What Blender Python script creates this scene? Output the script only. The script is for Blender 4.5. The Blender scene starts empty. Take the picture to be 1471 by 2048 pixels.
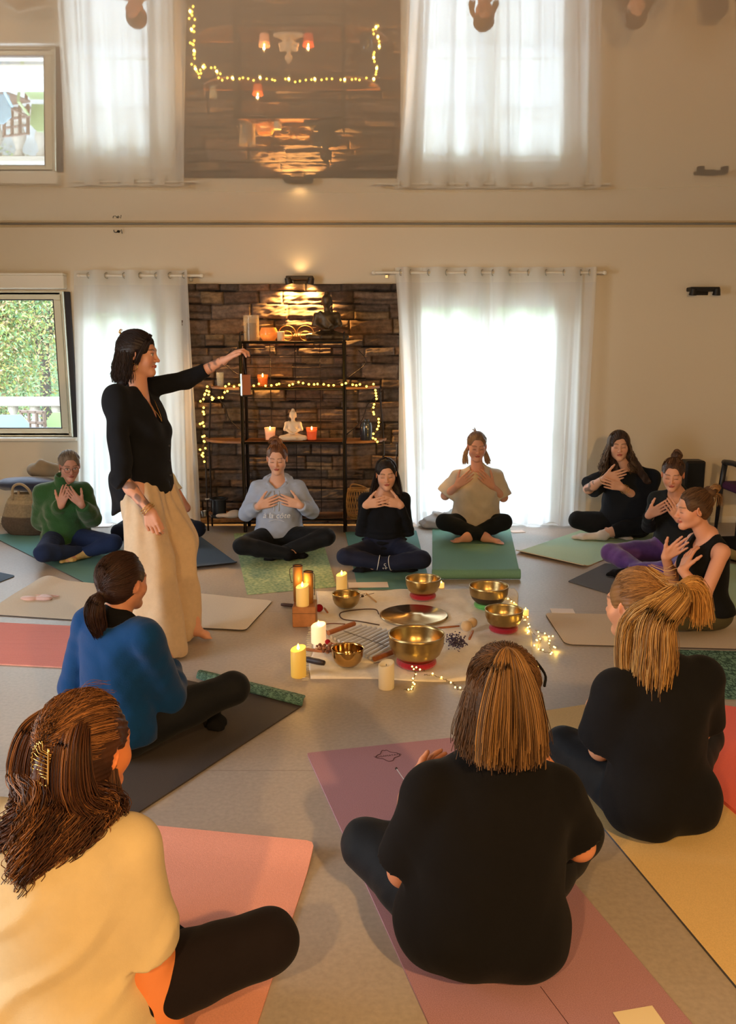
EXPO, WORLD, SHEER, CEIL0 = 0.62, 9.5, .16, .42
SCONCE, BULBE = 72, 4.0
LAMPS = [(-1.0, -1.3, 2.45, 150), (1.3, -1.0, 2.45, 265)]
import bpy, math, random
import numpy as np
from math import sin, cos, pi, radians as R
random.seed(7); rng = np.random.default_rng(7)
S = bpy.context.scene
COL = S.collection
V = lambda *a: np.array(a, float)
# ---------------------------------------------------------------- camera numbers (metres)
FPX, PITCH, HC, CX, CY = 1700.0, R(11.0), 1.60, 735.5, 1024.0
D = 7.72                                   # distance of the window wall
def ray(px, py):
    a, b = (px-CX)/FPX, (py-CY)/FPX
    return V(a, cos(PITCH)-b*sin(PITCH), -sin(PITCH)-b*cos(PITCH))
def P(px, py, Y=D):                        # point of the room at distance Y
    r = ray(px, py); return V(0, 0, HC)+r*(Y/r[1])
def F(px, py, z=0.0):                      # point at height z
    r = ray(px, py); return V(0, 0, HC)+r*((z-HC)/r[2])
# ---------------------------------------------------------------- object helpers
def tag(o, label=None, cat=None, group=None, kind=None):
    if label: o['label'] = label
    if cat: o['category'] = cat
    if group: o['group'] = group
    if kind: o['kind'] = kind
    return o
def empty(name, loc, label=None, cat=None, group=None, rz=0):
    o = bpy.data.objects.new(name, None); o.empty_display_size = .05
    o.location = tuple(float(x) for x in loc); o.rotation_euler = (0, 0, rz); COL.objects.link(o)
    return tag(o, label, cat, group)
def fast_mesh(name, v, quads=None, tris=None):
    me = bpy.data.meshes.new(name)
    v = np.asarray(v, np.float32)
    me.vertices.add(len(v)); me.vertices.foreach_set('co', v.ravel())
    idx = []; st = []; tot = []; n = 0
    if quads is not None and len(quads):
        q = np.asarray(quads, np.int32); idx.append(q.ravel()); st.append(np.arange(len(q))*4+n); n += len(q)*4
    if tris is not None and len(tris):
        t = np.asarray(tris, np.int32); idx.append(t.ravel()); st.append(np.arange(len(t))*3+n); n += len(t)*3
    idx = np.concatenate(idx).astype(np.int32); st = np.concatenate(st).astype(np.int32)
    me.loops.add(len(idx)); me.loops.foreach_set('vertex_index', idx)
    me.polygons.add(len(st)); me.polygons.foreach_set('loop_start', st)
    me.update(calc_edges=True)
    return me
def set_cols(me, cols):                    # per-vertex colour, linear rgb
    a = me.color_attributes.new('col', 'FLOAT_COLOR', 'POINT')
    c = np.ones((len(me.vertices), 4), np.float32); c[:, :3] = cols; a.data.foreach_set('color', c.ravel())
def link(name, me, mat=None, parent=None, smooth=False, loc=None):
    o = bpy.data.objects.new(name, me); COL.objects.link(o)
    if mat:
        for m in (mat if isinstance(mat, (list, tuple)) else [mat]): me.materials.append(m)
    me.polygons.foreach_set('use_smooth', [bool(smooth)]*len(me.polygons))
    if smooth and smooth != 'all': me.set_sharp_from_angle(angle=R(38))
    if parent is not None:
        o.parent = parent
    if loc is not None: o.location = tuple(float(x) for x in loc)
    return o
class MB:                                  # collects simple shapes into one mesh
    def __init__(s): s.v = []; s.q = []; s.t = []; s.n = 0
    def add(s, v, q=(), t=()):
        v = np.asarray(v, float); s.v.append(v)
        for a in q: s.q.append([i+s.n for i in a])
        for a in t: s.t.append([i+s.n for i in a])
        s.n += len(v)
    def box(s, c, d, rz=0, rot=None, bev=0):
        c = np.asarray(c, float); hx, hy, hz = [x/2 for x in d]
        if bev > 0:
            b = min(bev, hx*.9, hy*.9, hz*.9); vs = []
            for sx in (-1, 1):
                for sy in (-1, 1):
                    for sz in (-1, 1):
                        vs += [(sx*hx, sy*(hy-b), sz*(hz-b)), (sx*(hx-b), sy*hy, sz*(hz-b)), (sx*(hx-b), sy*(hy-b), sz*hz)]
            idx = lambda x, y, z, k: ((x > 0)*4+(y > 0)*2+(z > 0))*3+k
            q = []; t = []
            for sx in (-1, 1): q.append([idx(sx, -1, -1, 0), idx(sx, 1, -1, 0), idx(sx, 1, 1, 0), idx(sx, -1, 1, 0)][::sx])
            for sy in (-1, 1): q.append([idx(-1, sy, -1, 1), idx(1, sy, -1, 1), idx(1, sy, 1, 1), idx(-1, sy, 1, 1)][::-sy])
            for sz in (-1, 1): q.append([idx(-1, -1, sz, 2), idx(1, -1, sz, 2), idx(1, 1, sz, 2), idx(-1, 1, sz, 2)][::sz])
            for a in (-1, 1):
                for b2 in (-1, 1):
                    q.append([idx(-1, a, b2, 1), idx(1, a, b2, 1), idx(1, a, b2, 2), idx(-1, a, b2, 2)][::a*b2])
                    q.append([idx(a, -1, b2, 0), idx(a, 1, b2, 0), idx(a, 1, b2, 2), idx(a, -1, b2, 2)][::-a*b2])
                    q.append([idx(a, b2, -1, 0), idx(a, b2, 1, 0), idx(a, b2, 1, 1), idx(a, b2, -1, 1)][::a*b2])
            for sx in (-1, 1):
                for sy in (-1, 1):
                    for sz in (-1, 1):
                        t.append([idx(sx, sy, sz, 0), idx(sx, sy, sz, 1), idx(sx, sy, sz, 2)][::sx*sy*sz])
            v = np.array(vs)
        else:
            v = np.array([(x, y, z) for x in (-hx, hx) for y in (-hy, hy) for z in (-hz, hz)])
            q = [(0, 1, 3, 2), (4, 6, 7, 5), (0, 4, 5, 1), (2, 3, 7, 6), (0, 2, 6, 4), (1, 5, 7, 3)]; t = []
        if rot is not None: v = v @ np.asarray(rot).T
        if rz: v = v @ np.array([[cos(rz), sin(rz), 0], [-sin(rz), cos(rz), 0], [0, 0, 1]])
        s.add(v+c, q, t)
    def quad(s, *p): s.add(p, [(0, 1, 2, 3)])
    def tube(s, pts, r, n=8, cap=True, closed=False):
        pts = np.asarray(pts, float); m = len(pts); r = np.broadcast_to(np.asarray(r, float), (m,))
        T = np.roll(pts, -1, 0)-np.roll(pts, 1, 0) if closed else np.gradient(pts, axis=0)
        T /= np.linalg.norm(T, axis=1)[:, None]+1e-12
        u = np.cross(T[0], (0, 0, 1)); u = u if np.linalg.norm(u) > .1 else np.cross(T[0], (1, 0, 0)); U = []
        for k in range(m):
            u = u-T[k]*u.dot(T[k]); u /= np.linalg.norm(u); U.append(u.copy())
        U = np.array(U); W = np.cross(T, U); a = np.arange(n)*2*pi/n
        v = (pts[:, None]+r[:, None, None]*(np.cos(a)[None, :, None]*U[:, None]+np.sin(a)[None, :, None]*W[:, None])).reshape(-1, 3)
        q = []; t = []
        for k in range(m if closed else m-1):
            k2 = (k+1) % m
            for j in range(n): q.append((k*n+j, k*n+(j+1) % n, k2*n+(j+1) % n, k2*n+j))
        if cap and not closed:
            v = np.vstack([v, pts[0], pts[-1]]); b = m*n
            for j in range(n): t += [((j+1) % n, j, b), ((m-1)*n+j, (m-1)*n+(j+1) % n, b+1)]
        s.add(v, q, t)
    def bar(s, a, b, r, n=10): s.tube([a, b], r, n)
    def lathe(s, prof, c=(0, 0, 0), n=40, rot=None):
        prof = np.asarray(prof, float); m = len(prof); a = np.arange(n)*2*pi/n
        v = np.stack([prof[:, None, 0]*np.cos(a), prof[:, None, 0]*np.sin(a), np.repeat(prof[:, 1:2], n, 1)], -1).reshape(-1, 3)
        if rot is not None: v = v @ np.asarray(rot).T
        q = [(k*n+j, k*n+(j+1) % n, (k+1)*n+(j+1) % n, (k+1)*n+j) for k in range(m-1) for j in range(n)]
        s.add(v+np.asarray(c, float), q)
    def ball(s, c, r, n=12, m=8, rot=None):
        r = np.broadcast_to(np.asarray(r, float), (3,)); th = np.linspace(0.001, pi-.001, m+1)
        a = np.arange(n)*2*pi/n
        v = np.stack([np.sin(th)[:, None]*np.cos(a), np.sin(th)[:, None]*np.sin(a), np.repeat(np.cos(th)[:, None], n, 1)], -1).reshape(-1, 3)*r
        if rot is not None: v = v @ np.asarray(rot).T
        s.add(v+np.asarray(c, float), [(k*n+(j+1) % n, k*n+j, (k+1)*n+j, (k+1)*n+(j+1) % n) for k in range(m) for j in range(n)])
    def prism(s, poly, z0, z1):            # polygon (x,y) extruded in z
        n = len(poly); v = [(x, y, z0) for x, y in poly]+[(x, y, z1) for x, y in poly]
        s.add(v+[(sum(p[0] for p in poly)/n, sum(p[1] for p in poly)/n, z0), (sum(p[0] for p in poly)/n, sum(p[1] for p in poly)/n, z1)],
              [(j, (j+1) % n, n+(j+1) % n, n+j) for j in range(n)],
              [((j+1) % n, j, 2*n) for j in range(n)]+[(n+j, n+(j+1) % n, 2*n+1) for j in range(n)])
    def build(s, name, mat=None, parent=None, smooth=False, loc=None, local=True, cols=None):
        v = np.vstack(s.v)
        if parent is not None and local is False:
            v = v-np.array(parent.location)
        elif local is False and loc is not None: v = v-np.asarray(loc)
        me = fast_mesh(name, v, s.q, s.t)
        if cols is not None: set_cols(me, cols)
        return link(name, me, mat, parent, smooth, loc)
def copy_tree(o, parent=None):
    c = o.copy(); COL.objects.link(c); c.parent = parent
    for ch in [x for x in bpy.data.objects if x.parent == o]:
        copy_tree(ch, c)
    return c
# ---------------------------------------------------------------- materials
def srgb(*c):
    if len(c) == 1: c = c[0]
    c = np.asarray(c, float)/255.0
    return tuple(np.where(c <= .04045, c/12.92, ((c+.055)/1.055)**2.4))
def node(nt, t, **kw):
    n = nt.nodes.new(t)
    for k, v in kw.items():
        if k in n.inputs: n.inputs[k].default_value = v
        else: setattr(n, k, v)
    return n
def mat(name, col, rough=.6, metal=0., spec=.5, bump=0, bscale=200, var=0, vscale=5, emit=0, ecol=None, trans=0, ior=1.45, vcol=False, coat=0, sheen=0, alpha=1, aniso=None, bdist=.002):
    m = bpy.data.materials.new(name); m.use_nodes = True; nt = m.node_tree; b = nt.nodes['Principled BSDF']
    b.inputs['Base Color'].default_value = (*col, 1); b.inputs['Roughness'].default_value = rough; b.inputs['Metallic'].default_value = metal
    b.inputs['Specular IOR Level'].default_value = spec; b.inputs['IOR'].default_value = ior
    b.inputs['Coat Weight'].default_value = coat; b.inputs['Sheen Weight'].default_value = sheen
    b.inputs['Alpha'].default_value = alpha
    if trans: b.inputs['Transmission Weight'].default_value = trans
    if emit:
        b.inputs['Emission Color'].default_value = (*(ecol or col), 1); b.inputs['Emission Strength'].default_value = emit
    src = None
    tc = nt.nodes.new('ShaderNodeTexCoord')
    if vcol:
        a = node(nt, 'ShaderNodeAttribute', attribute_name='col'); src = a.outputs['Color']; nt.links.new(src, b.inputs['Base Color'])
    if var:
        nz = node(nt, 'ShaderNodeTexNoise', Scale=vscale, Detail=5.0, Roughness=.6); nt.links.new(tc.outputs['Object'], nz.inputs['Vector'])
        mr = node(nt, 'ShaderNodeMapRange'); mr.inputs[1].default_value = .3; mr.inputs[2].default_value = .7; mr.inputs[3].default_value = 1-var; mr.inputs[4].default_value = 1+var
        nt.links.new(nz.outputs['Fac'], mr.inputs[0])
        mx = node(nt, 'ShaderNodeMix', data_type='RGBA', blend_type='MULTIPLY'); mx.inputs['Factor'].default_value = 1
        if src: nt.links.new(src, mx.inputs[6])
        else: mx.inputs[6].default_value = (*col, 1)
        nt.links.new(mr.outputs[0], mx.inputs[7]); nt.links.new(mx.outputs[2], b.inputs['Base Color'])
    if bump:
        nz = node(nt, 'ShaderNodeTexNoise', Scale=bscale, Detail=3.0); nt.links.new(tc.outputs['Object'], nz.inputs['Vector'])
        if aniso:
            mp = nt.nodes.new('ShaderNodeMapping'); mp.inputs['Scale'].default_value = aniso
            nt.links.new(tc.outputs['Object'], mp.inputs['Vector']); nt.links.new(mp.outputs[0], nz.inputs['Vector'])
        bp = node(nt, 'ShaderNodeBump', Strength=bump, Distance=bdist); nt.links.new(nz.outputs['Fac'], bp.inputs['Height']); nt.links.new(bp.outputs[0], b.inputs['Normal'])
    return m
def mixn(nt, fac, a, b):
    m = node(nt, 'ShaderNodeMix', data_type='RGBA')
    for s, x in ((0, fac), (6, a), (7, b)):
        if hasattr(x, 'node'): nt.links.new(x, m.inputs[s])
        else: m.inputs[s].default_value = x if s == 0 else (*x, 1)
    return m.outputs[2]
def nsum(p, k, seed=0, dirs=7):            # smooth pseudo-noise, p (...,3), wavelength 2pi/k
    r = np.random.default_rng(seed); out = 0
    for i in range(dirs):
        d = r.normal(size=3); d /= np.linalg.norm(d); out = out+np.sin((p[..., 0]*d[0]+p[..., 1]*d[1]+p[..., 2]*d[2])*k*r.uniform(.6, 1.5)+r.uniform(0, 6.3))
    return out/dirs**.5
# ---------------------------------------------------------------- signed-distance modelling
def rotm(ax, ang):
    ax = np.asarray(ax, float)/np.linalg.norm(ax); K = np.array([[0, -ax[2], ax[1]], [ax[2], 0, -ax[0]], [-ax[1], ax[0], 0]])
    return np.eye(3)+sin(ang)*K+(1-cos(ang))*K@K
def unit(v): v = np.asarray(v, float); return v/(np.linalg.norm(v)+1e-12)
class Sdf:
    def __init__(s, h): s.h = h; s.P = []
    def cone(s, a, b, ra, rb, k=.02, op='u', clip=()):      # tapered capsule; clip = [(point, normal)] keeps the side normal points away from
        s.P.append(('c', V(*a), V(*b), ra, rb, k, op, clip)); return s
    def chain(s, pts, rs, k=.02, op='u'):
        for i in range(len(pts)-1): s.cone(pts[i], pts[i+1], rs[i], rs[i+1], k, op)
        return s
    def ell(s, c, r, rot=None, k=.02, op='u', clip=()):
        s.P.append(('e', V(*c), V(*np.broadcast_to(r, 3)), np.eye(3) if rot is None else np.asarray(rot), 0, k, op, clip)); return s
    def plane(s, p, n, k=.004):                              # cut away where (x-p).n > 0
        s.P.append(('p', V(*p), unit(n), 0, 0, k, 'i', ())); return s
    def bounds(s):
        lo = np.full(3, 9.); hi = -lo
        for t, a, b, r1, r2, k, op, cl in s.P:
            if op != 'u': continue
            if t == 'c': l = np.minimum(a-r1, b-r2); g = np.maximum(a+r1, b+r2)
            else:
                e = np.sqrt(((r1*b)**2).sum(1)); l = a-e; g = a+e
            lo = np.minimum(lo, l); hi = np.maximum(hi, g)
        return lo, hi
    def mesh(s, disp=None, band=.03, relax=1, zmin=None):
        h = s.h; lo, hi = s.bounds(); pad = .03; lo = lo-pad; hi = hi+pad
        n = np.ceil((hi-lo)/h).astype(int)+1
        ax = [(lo[i]+h*np.arange(n[i])).astype(np.float32) for i in range(3)]
        d = np.full(tuple(n), .08, np.float32)
        for t, a, b, r1, r2, k, op, cl in s.P:
            if t == 'p':
                v = (ax[0]-a[0])[:, None, None]*b[0]+(ax[1]-a[1])[None, :, None]*b[1]+(ax[2]-a[2])[None, None, :]*b[2]
                hh = np.clip(.5-.5*(v-d)/k, 0, 1); d = v*(1-hh)+d*hh+k*hh*(1-hh); d = d.astype(np.float32); continue
            m = k+3*h+(band if disp is not None else 0)
            if t == 'c': l = np.minimum(a-r1, b-r2)-m; g = np.maximum(a+r1, b+r2)+m
            else: e = np.sqrt(((r1*b)**2).sum(1)); l = a-e-m; g = a+e+m
            i0 = np.clip(np.floor((l-lo)/h).astype(int), 0, n); i1 = np.clip(np.ceil((g-lo)/h).astype(int)+1, 0, n)
            if (i1 <= i0).any(): continue
            X = ax[0][i0[0]:i1[0]][:, None, None]-np.float32(a[0]); Y = ax[1][i0[1]:i1[1]][None, :, None]-np.float32(a[1]); Z = ax[2][i0[2]:i1[2]][None, None, :]-np.float32(a[2])
            if t == 'c':
                ba = (b-a).astype(np.float32); L2 = float(ba@ba)+1e-9
                tt = np.clip((X*ba[0]+Y*ba[1]+Z*ba[2])/L2, 0, 1)
                dd = np.sqrt((X-tt*ba[0])**2+(Y-tt*ba[1])**2+(Z-tt*ba[2])**2)-(r1+(r2-r1)*tt)
            else:
                M = r1.T/b[:, None]; M2 = r1.T/(b**2)[:, None]
                M = M.astype(np.float32); M2 = M2.astype(np.float32)
                q0 = np.sqrt(sum((M[j, 0]*X+M[j, 1]*Y+M[j, 2]*Z)**2 for j in range(3))); q1 = np.sqrt(sum((M2[j, 0]*X+M2[j, 1]*Y+M2[j, 2]*Z)**2 for j in range(3)))+1e-9
                dd = q0*(q0-1)/q1
            for cp, cn in cl:
                cn = unit(cn); o = np.asarray(a)-np.asarray(cp)
                dd = np.maximum(dd, (X+np.float32(o[0]))*cn[0]+(Y+np.float32(o[1]))*cn[1]+(Z+np.float32(o[2]))*cn[2])
            dd = dd.astype(np.float32)
            sl = tuple(slice(i0[i], i1[i]) for i in range(3)); c = d[sl]
            if op == 'u':
                hh = np.clip(.5+.5*(c-dd)/k, 0, 1); d[sl] = c*(1-hh)+dd*hh-k*hh*(1-hh)
            elif op == 's':
                hh = np.clip(.5-.5*(c+dd)/k, 0, 1); d[sl] = c*(1-hh)-dd*hh+k*hh*(1-hh)
            elif op == 'i':
                big = np.full(d.shape, .08, np.float32); hh = np.clip(.5-.5*(dd-c)/k, 0, 1)
                big[sl] = dd*(1-hh)+c*hh+k*hh*(1-hh); d = big
        if zmin is not None: d = np.maximum(d, (zmin-ax[2])[None, None, :]).astype(np.float32)
        if disp is not None:
            I = np.nonzero(np.abs(d) < band); pts = np.stack([ax[0][I[0]], ax[1][I[1]], ax[2][I[2]]], -1)
            d[I] = d[I]+disp(pts).astype(np.float32)
            if zmin is not None: d = np.maximum(d, (zmin-ax[2])[None, None, :]).astype(np.float32)
        for i in range(3):
            sl = [slice(None)]*3; sl[i] = 0; d[tuple(sl)] = np.maximum(d[tuple(sl)], h); sl[i] = -1; d[tuple(sl)] = np.maximum(d[tuple(sl)], h)
        ins = d < 0
        cs = [(x, y, z) for x in (0, 1) for y in (0, 1) for z in (0, 1)]
        sub = lambda A, c: A[c[0]:A.shape[0]-1+c[0], c[1]:A.shape[1]-1+c[1], c[2]:A.shape[2]-1+c[2]]
        anyi = sub(ins, cs[0]).copy(); alli = anyi.copy()
        for c in cs[1:]: q = sub(ins, c); anyi |= q; alli &= q
        act = anyi & ~alli; I = np.nonzero(act); N = len(I[0])
        ids = np.full(act.shape, -1, np.int32); ids[I] = np.arange(N)
        vals = np.stack([d[I[0]+c[0], I[1]+c[1], I[2]+c[2]] for c in cs], 1)
        acc = np.zeros((N, 3)); cnt = np.zeros(N)
        for i, a in enumerate(cs):
            for j in range(i+1, 8):
                b = cs[j]
                if sum(abs(a[q]-b[q]) for q in range(3)) != 1: continue
                va, vb = vals[:, i], vals[:, j]; m = (va < 0) != (vb < 0); t = np.where(m, va/(va-vb+1e-20), 0)
                acc += m[:, None]*(np.array(a)+t[:, None]*(np.array(b)-np.array(a))); cnt += m
        v = (np.stack(I, 1)+acc/cnt[:, None])*h+lo
        Q = []
        for axn in range(3):
            o1, o2 = [(1, 2), (2, 0), (0, 1)][axn]
            A = [slice(None)]*3; B = [slice(None)]*3; A[axn] = slice(0, -1); B[axn] = slice(1, None)
            ia, ib = ins[tuple(A)], ins[tuple(B)]; E = np.nonzero(ia != ib); E = np.stack(E, 1)
            ok = (E[:, o1] > 0) & (E[:, o2] > 0) & (E[:, o1] < n[o1]-1) & (E[:, o2] < n[o2]-1); E = E[ok]
            fl = ia[E[:, 0], E[:, 1], E[:, 2]]
            def cid(s1, s2):
                X = E.copy(); X[:, o1] -= s1; X[:, o2] -= s2; return ids[X[:, 0], X[:, 1], X[:, 2]]
            q = np.stack([cid(1, 1), cid(0, 1), cid(0, 0), cid(1, 0)], 1); q[~fl] = q[~fl][:, ::-1]; Q.append(q)
        Q = np.concatenate(Q); Q = Q[(Q >= 0).all(1)]
        for _ in range(relax):
            s2 = np.zeros_like(v); ct = np.zeros(N)
            for a, b in ((0, 1), (1, 2), (2, 3), (3, 0)):
                for c in range(3):
                    s2[:, c] += np.bincount(Q[:, a], v[Q[:, b], c], N)+np.bincount(Q[:, b], v[Q[:, a], c], N)
                ct += np.bincount(Q[:, a], minlength=N)+np.bincount(Q[:, b], minlength=N)
            v = v*.5+.5*s2/np.maximum(ct, 1)[:, None]
        return v, Q
def strands(paths, rad, sides=3):          # paths (N,M,3), rad (N,M) or scalar -> verts, quads, strand index per vertex
    N, M, _ = paths.shape; rad = np.broadcast_to(rad, (N, M))
    T = np.gradient(paths, axis=1); T /= np.linalg.norm(T, axis=2)[..., None]+1e-9
    ref = np.where(np.abs(T[..., 2:3]) > .8, V(1, 0, 0), V(0, 0, 1)); U = np.cross(T, ref); U /= np.linalg.norm(U, axis=2)[..., None]+1e-9; W = np.cross(T, U)
    a = np.arange(sides)*2*pi/sides
    v = paths[:, :, None]+rad[:, :, None, None]*(np.cos(a)[:, None]*U[:, :, None]+np.sin(a)[:, None]*W[:, :, None])
    base = np.arange(N*M*sides).reshape(N, M, sides)
    A = base[:, :-1]; B = base[:, 1:]
    q = np.stack([A, np.roll(A, -1, 2), np.roll(B, -1, 2), B], -1).reshape(-1, 4)
    return v.reshape(-1, 3), q, np.repeat(np.arange(N), M*sides)
# ================================================================ camera
cam = bpy.data.cameras.new('camera'); co = bpy.data.objects.new('camera', cam); COL.objects.link(co); S.camera = co
co.location = (0, 0, HC); co.rotation_euler = (pi/2-PITCH, 0, 0)
cam.sensor_fit = 'VERTICAL'; cam.sensor_height = 24; cam.lens = FPX/2048*24; cam.clip_start = .05; cam.clip_end = 300
S.view_settings.view_transform = 'Standard'; S.view_settings.look = 'None'; S.view_settings.gamma = 1; S.view_settings.exposure = EXPO
S.view_settings.use_curve_mapping = False
cy = S.cycles
cy.max_bounces = 7; cy.diffuse_bounces = 4; cy.glossy_bounces = 3; cy.transmission_bounces = 4; cy.transparent_max_bounces = 10
cy.caustics_reflective = False; cy.caustics_refractive = False; cy.use_denoising = True; cy.sample_clamp_indirect = 6; cy.use_adaptive_sampling = True; cy.adaptive_threshold = .02
# ================================================================ daylight
w = bpy.data.worlds.new('overcast'); S.world = w; w.use_nodes = True; nt = w.node_tree; bg = nt.nodes['Background']
tc = nt.nodes.new('ShaderNodeTexCoord'); sp = nt.nodes.new('ShaderNodeSeparateXYZ'); nt.links.new(tc.outputs['Generated'], sp.inputs[0])
rp = nt.nodes.new('ShaderNodeValToRGB'); nt.links.new(sp.outputs[2], rp.inputs[0])
rp.color_ramp.elements[0].position = .0; rp.color_ramp.elements[0].color = (*srgb(222, 226, 224), 1)
rp.color_ramp.elements[1].position = .8; rp.color_ramp.elements[1].color = (*srgb(196, 216, 245), 1)
nt.links.new(rp.outputs[0], bg.inputs[0]); bg.inputs[1].default_value = WORLD
# ================================================================ surfaces
def floor_mat():
    m = mat('floor', (.3, .27, .24), rough=.42, spec=.4); nt = m.node_tree; b = nt.nodes['Principled BSDF']
    tc = nt.nodes.new('ShaderNodeTexCoord')
    n1 = node(nt, 'ShaderNodeTexNoise', Scale=1.6, Detail=6.0, Roughness=.6); n2 = node(nt, 'ShaderNodeTexNoise', Scale=60.0, Detail=4.0)
    mp = nt.nodes.new('ShaderNodeMapping'); mp.inputs['Scale'].default_value = (1, .35, 1); nt.links.new(tc.outputs['Object'], mp.inputs[0])
    nt.links.new(mp.outputs[0], n1.inputs['Vector']); nt.links.new(tc.outputs['Object'], n2.inputs['Vector'])
    c = mixn(nt, n1.outputs['Fac'], srgb(160, 149, 140), srgb(192, 181, 170))
    mr = node(nt, 'ShaderNodeMapRange'); mr.inputs[1].default_value = .3; mr.inputs[2].default_value = .7; mr.inputs[3].default_value = .9; mr.inputs[4].default_value = 1.07
    nt.links.new(n2.outputs['Fac'], mr.inputs[0])
    mx = node(nt, 'ShaderNodeMix', data_type='RGBA', blend_type='MULTIPLY'); mx.inputs['Factor'].default_value = 1
    nt.links.new(c, mx.inputs[6]); nt.links.new(mr.outputs[0], mx.inputs[7])
    br = node(nt, 'ShaderNodeTexBrick'); br.inputs['Scale'].default_value = 1; br.offset = 0
    br.inputs['Mortar Size'].default_value = .0025; br.inputs['Brick Width'].default_value = 12; br.inputs['Row Height'].default_value = 2.0
    br.inputs['Color1'].default_value = br.inputs['Color2'].default_value = (1, 1, 1, 1); br.inputs['Mortar'].default_value = (.72, .7, .68, 1)
    mp2 = nt.nodes.new('ShaderNodeMapping'); mp2.inputs['Location'].default_value = (6, .98, 0); nt.links.new(tc.outputs['Object'], mp2.inputs[0]); nt.links.new(mp2.outputs[0], br.inputs['Vector'])
    m2 = node(nt, 'ShaderNodeMix', data_type='RGBA', blend_type='MULTIPLY'); m2.inputs['Factor'].default_value = 1
    nt.links.new(mx.outputs[2], m2.inputs[6]); nt.links.new(br.outputs['Color'], m2.inputs[7]); nt.links.new(m2.outputs[2], b.inputs['Base Color'])
    return m
M = {}
M['floor'] = floor_mat()
M['wall'] = mat('wall_paint', srgb(226, 216, 198), rough=.85, spec=.2, bump=.12, bscale=90)
M['white'] = mat('white_paint', srgb(236, 232, 222), rough=.5)
M['frame'] = mat('window_frame', srgb(226, 226, 208), rough=.4)
M['dark'] = mat('dark_rubber', srgb(40, 38, 44), rough=.6)
M['black'] = mat('black_metal', srgb(28, 26, 26), rough=.5, spec=.4)
def ceil_mat():
    m = bpy.data.materials.new('stretch_ceiling'); m.use_nodes = True; nt = m.node_tree; nt.nodes.remove(nt.nodes['Principled BSDF']); out = nt.nodes['Material Output']
    d = node(nt, 'ShaderNodeBsdfDiffuse'); d.inputs[0].default_value = (*srgb(222, 200, 172), 1)
    g = node(nt, 'ShaderNodeBsdfGlossy'); g.inputs[0].default_value = (.96, .95, .93, 1); g.inputs[1].default_value = .02
    fr = node(nt, 'ShaderNodeFresnel'); fr.inputs[0].default_value = 1.5
    mr = node(nt, 'ShaderNodeMapRange'); mr.inputs[3].default_value = CEIL0; mr.inputs[4].default_value = 1.0; nt.links.new(fr.outputs[0], mr.inputs[0])
    mx = nt.nodes.new('ShaderNodeMixShader'); nt.links.new(mr.outputs[0], mx.inputs[0]); nt.links.new(d.outputs[0], mx.inputs[1]); nt.links.new(g.outputs[0], mx.inputs[2])
    nt.links.new(mx.outputs[0], out.inputs[0]); return m
M['ceiling'] = ceil_mat()
def struct(o): o['kind'] = 'structure'; return o
XL, XR, YB = -4.3, 4.3, -3.2
mb = MB(); mb.box(((XL+XR)/2, (YB+D)/2+.15, -.1), (XR-XL+.6, D-YB+.6, .2)); struct(mb.build('floor', M['floor']))
# ceiling: glossy stretched membrane, very slightly sagging
def zceil(Y):
    u = D-np.asarray(Y, float); c = (-.0429, .01667, -.000729); u1 = np.minimum(u, 5.2); z = 2.647+c[0]*u1+c[1]*u1**2+c[2]*u1**3
    return z+np.clip(u-5.2, 0, 9)*.03
ys = np.linspace(YB-.1, D+.02, 260); xs = np.linspace(XL-.1, XR+.1, 3)
v = [(x, y, z) for y, z in zip(ys, zceil(ys)) for x in xs]; q = [(a*3+b, (a+1)*3+b, (a+1)*3+b+1, a*3+b+1) for a in range(259) for b in range(2)]
struct(link('ceiling', fast_mesh('ceiling', v, q), M['ceiling'], smooth='all'))
HT = 3.2
X = lambda px, py=720: P(px, py)[0]
Z = lambda py: P(735, py)[2]
wx1 = X(139, 720); wz0, wz1 = Z(870), Z(585)
lx0, lx1, lz1 = X(160, 700), X(338, 700), Z(600)
rx0, rx1, rz1 = X(818, 700), X(1132, 700), Z(588)
mb = MB(); T = .24
def wb(x0, x1, z0, z1): mb.box(((x0+x1)/2, D+T/2, (z0+z1)/2), (x1-x0, T, z1-z0))
wx0 = -4.05
wb(XL-.2, wx0, 0, HT); wb(wx0, wx1, 0, wz0); wb(wx0, wx1, wz1, HT); wb(wx1, lx0, 0, HT); wb(lx0, lx1, lz1, HT); wb(lx1, rx0, 0, HT); wb(rx0, rx1, rz1, HT); wb(rx1, XR+.2, 0, HT)
struct(mb.build('wall_back', M['wall']))
LY0, LY1, LZ0, LZ1 = .6, 3.0, .1, 2.25             # glazed opening in the left wall, outside the picture
mb = MB(); x = XL-.1
mb.box((x, (YB-.2+LY0)/2, HT/2), (.2, LY0-YB+.2, HT)); mb.box((x, (LY1+D+.2)/2, HT/2), (.2, D+.2-LY1, HT)); mb.box((x, (LY0+LY1)/2, LZ0/2), (.2, LY1-LY0, LZ0)); mb.box((x, (LY0+LY1)/2, (LZ1+HT)/2), (.2, LY1-LY0, HT-LZ1))
struct(mb.build('wall_left', M['wall']))
mb = MB(); mb.box((XR+.1, (YB+D)/2, HT/2), (.2, D-YB+.4, HT)); struct(mb.build('wall_right', M['wall']))
mb = MB(); mb.box((0, YB-.1, HT/2), (XR-XL+.4, .2, HT)); struct(mb.build('wall_front', M['wall']))
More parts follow.
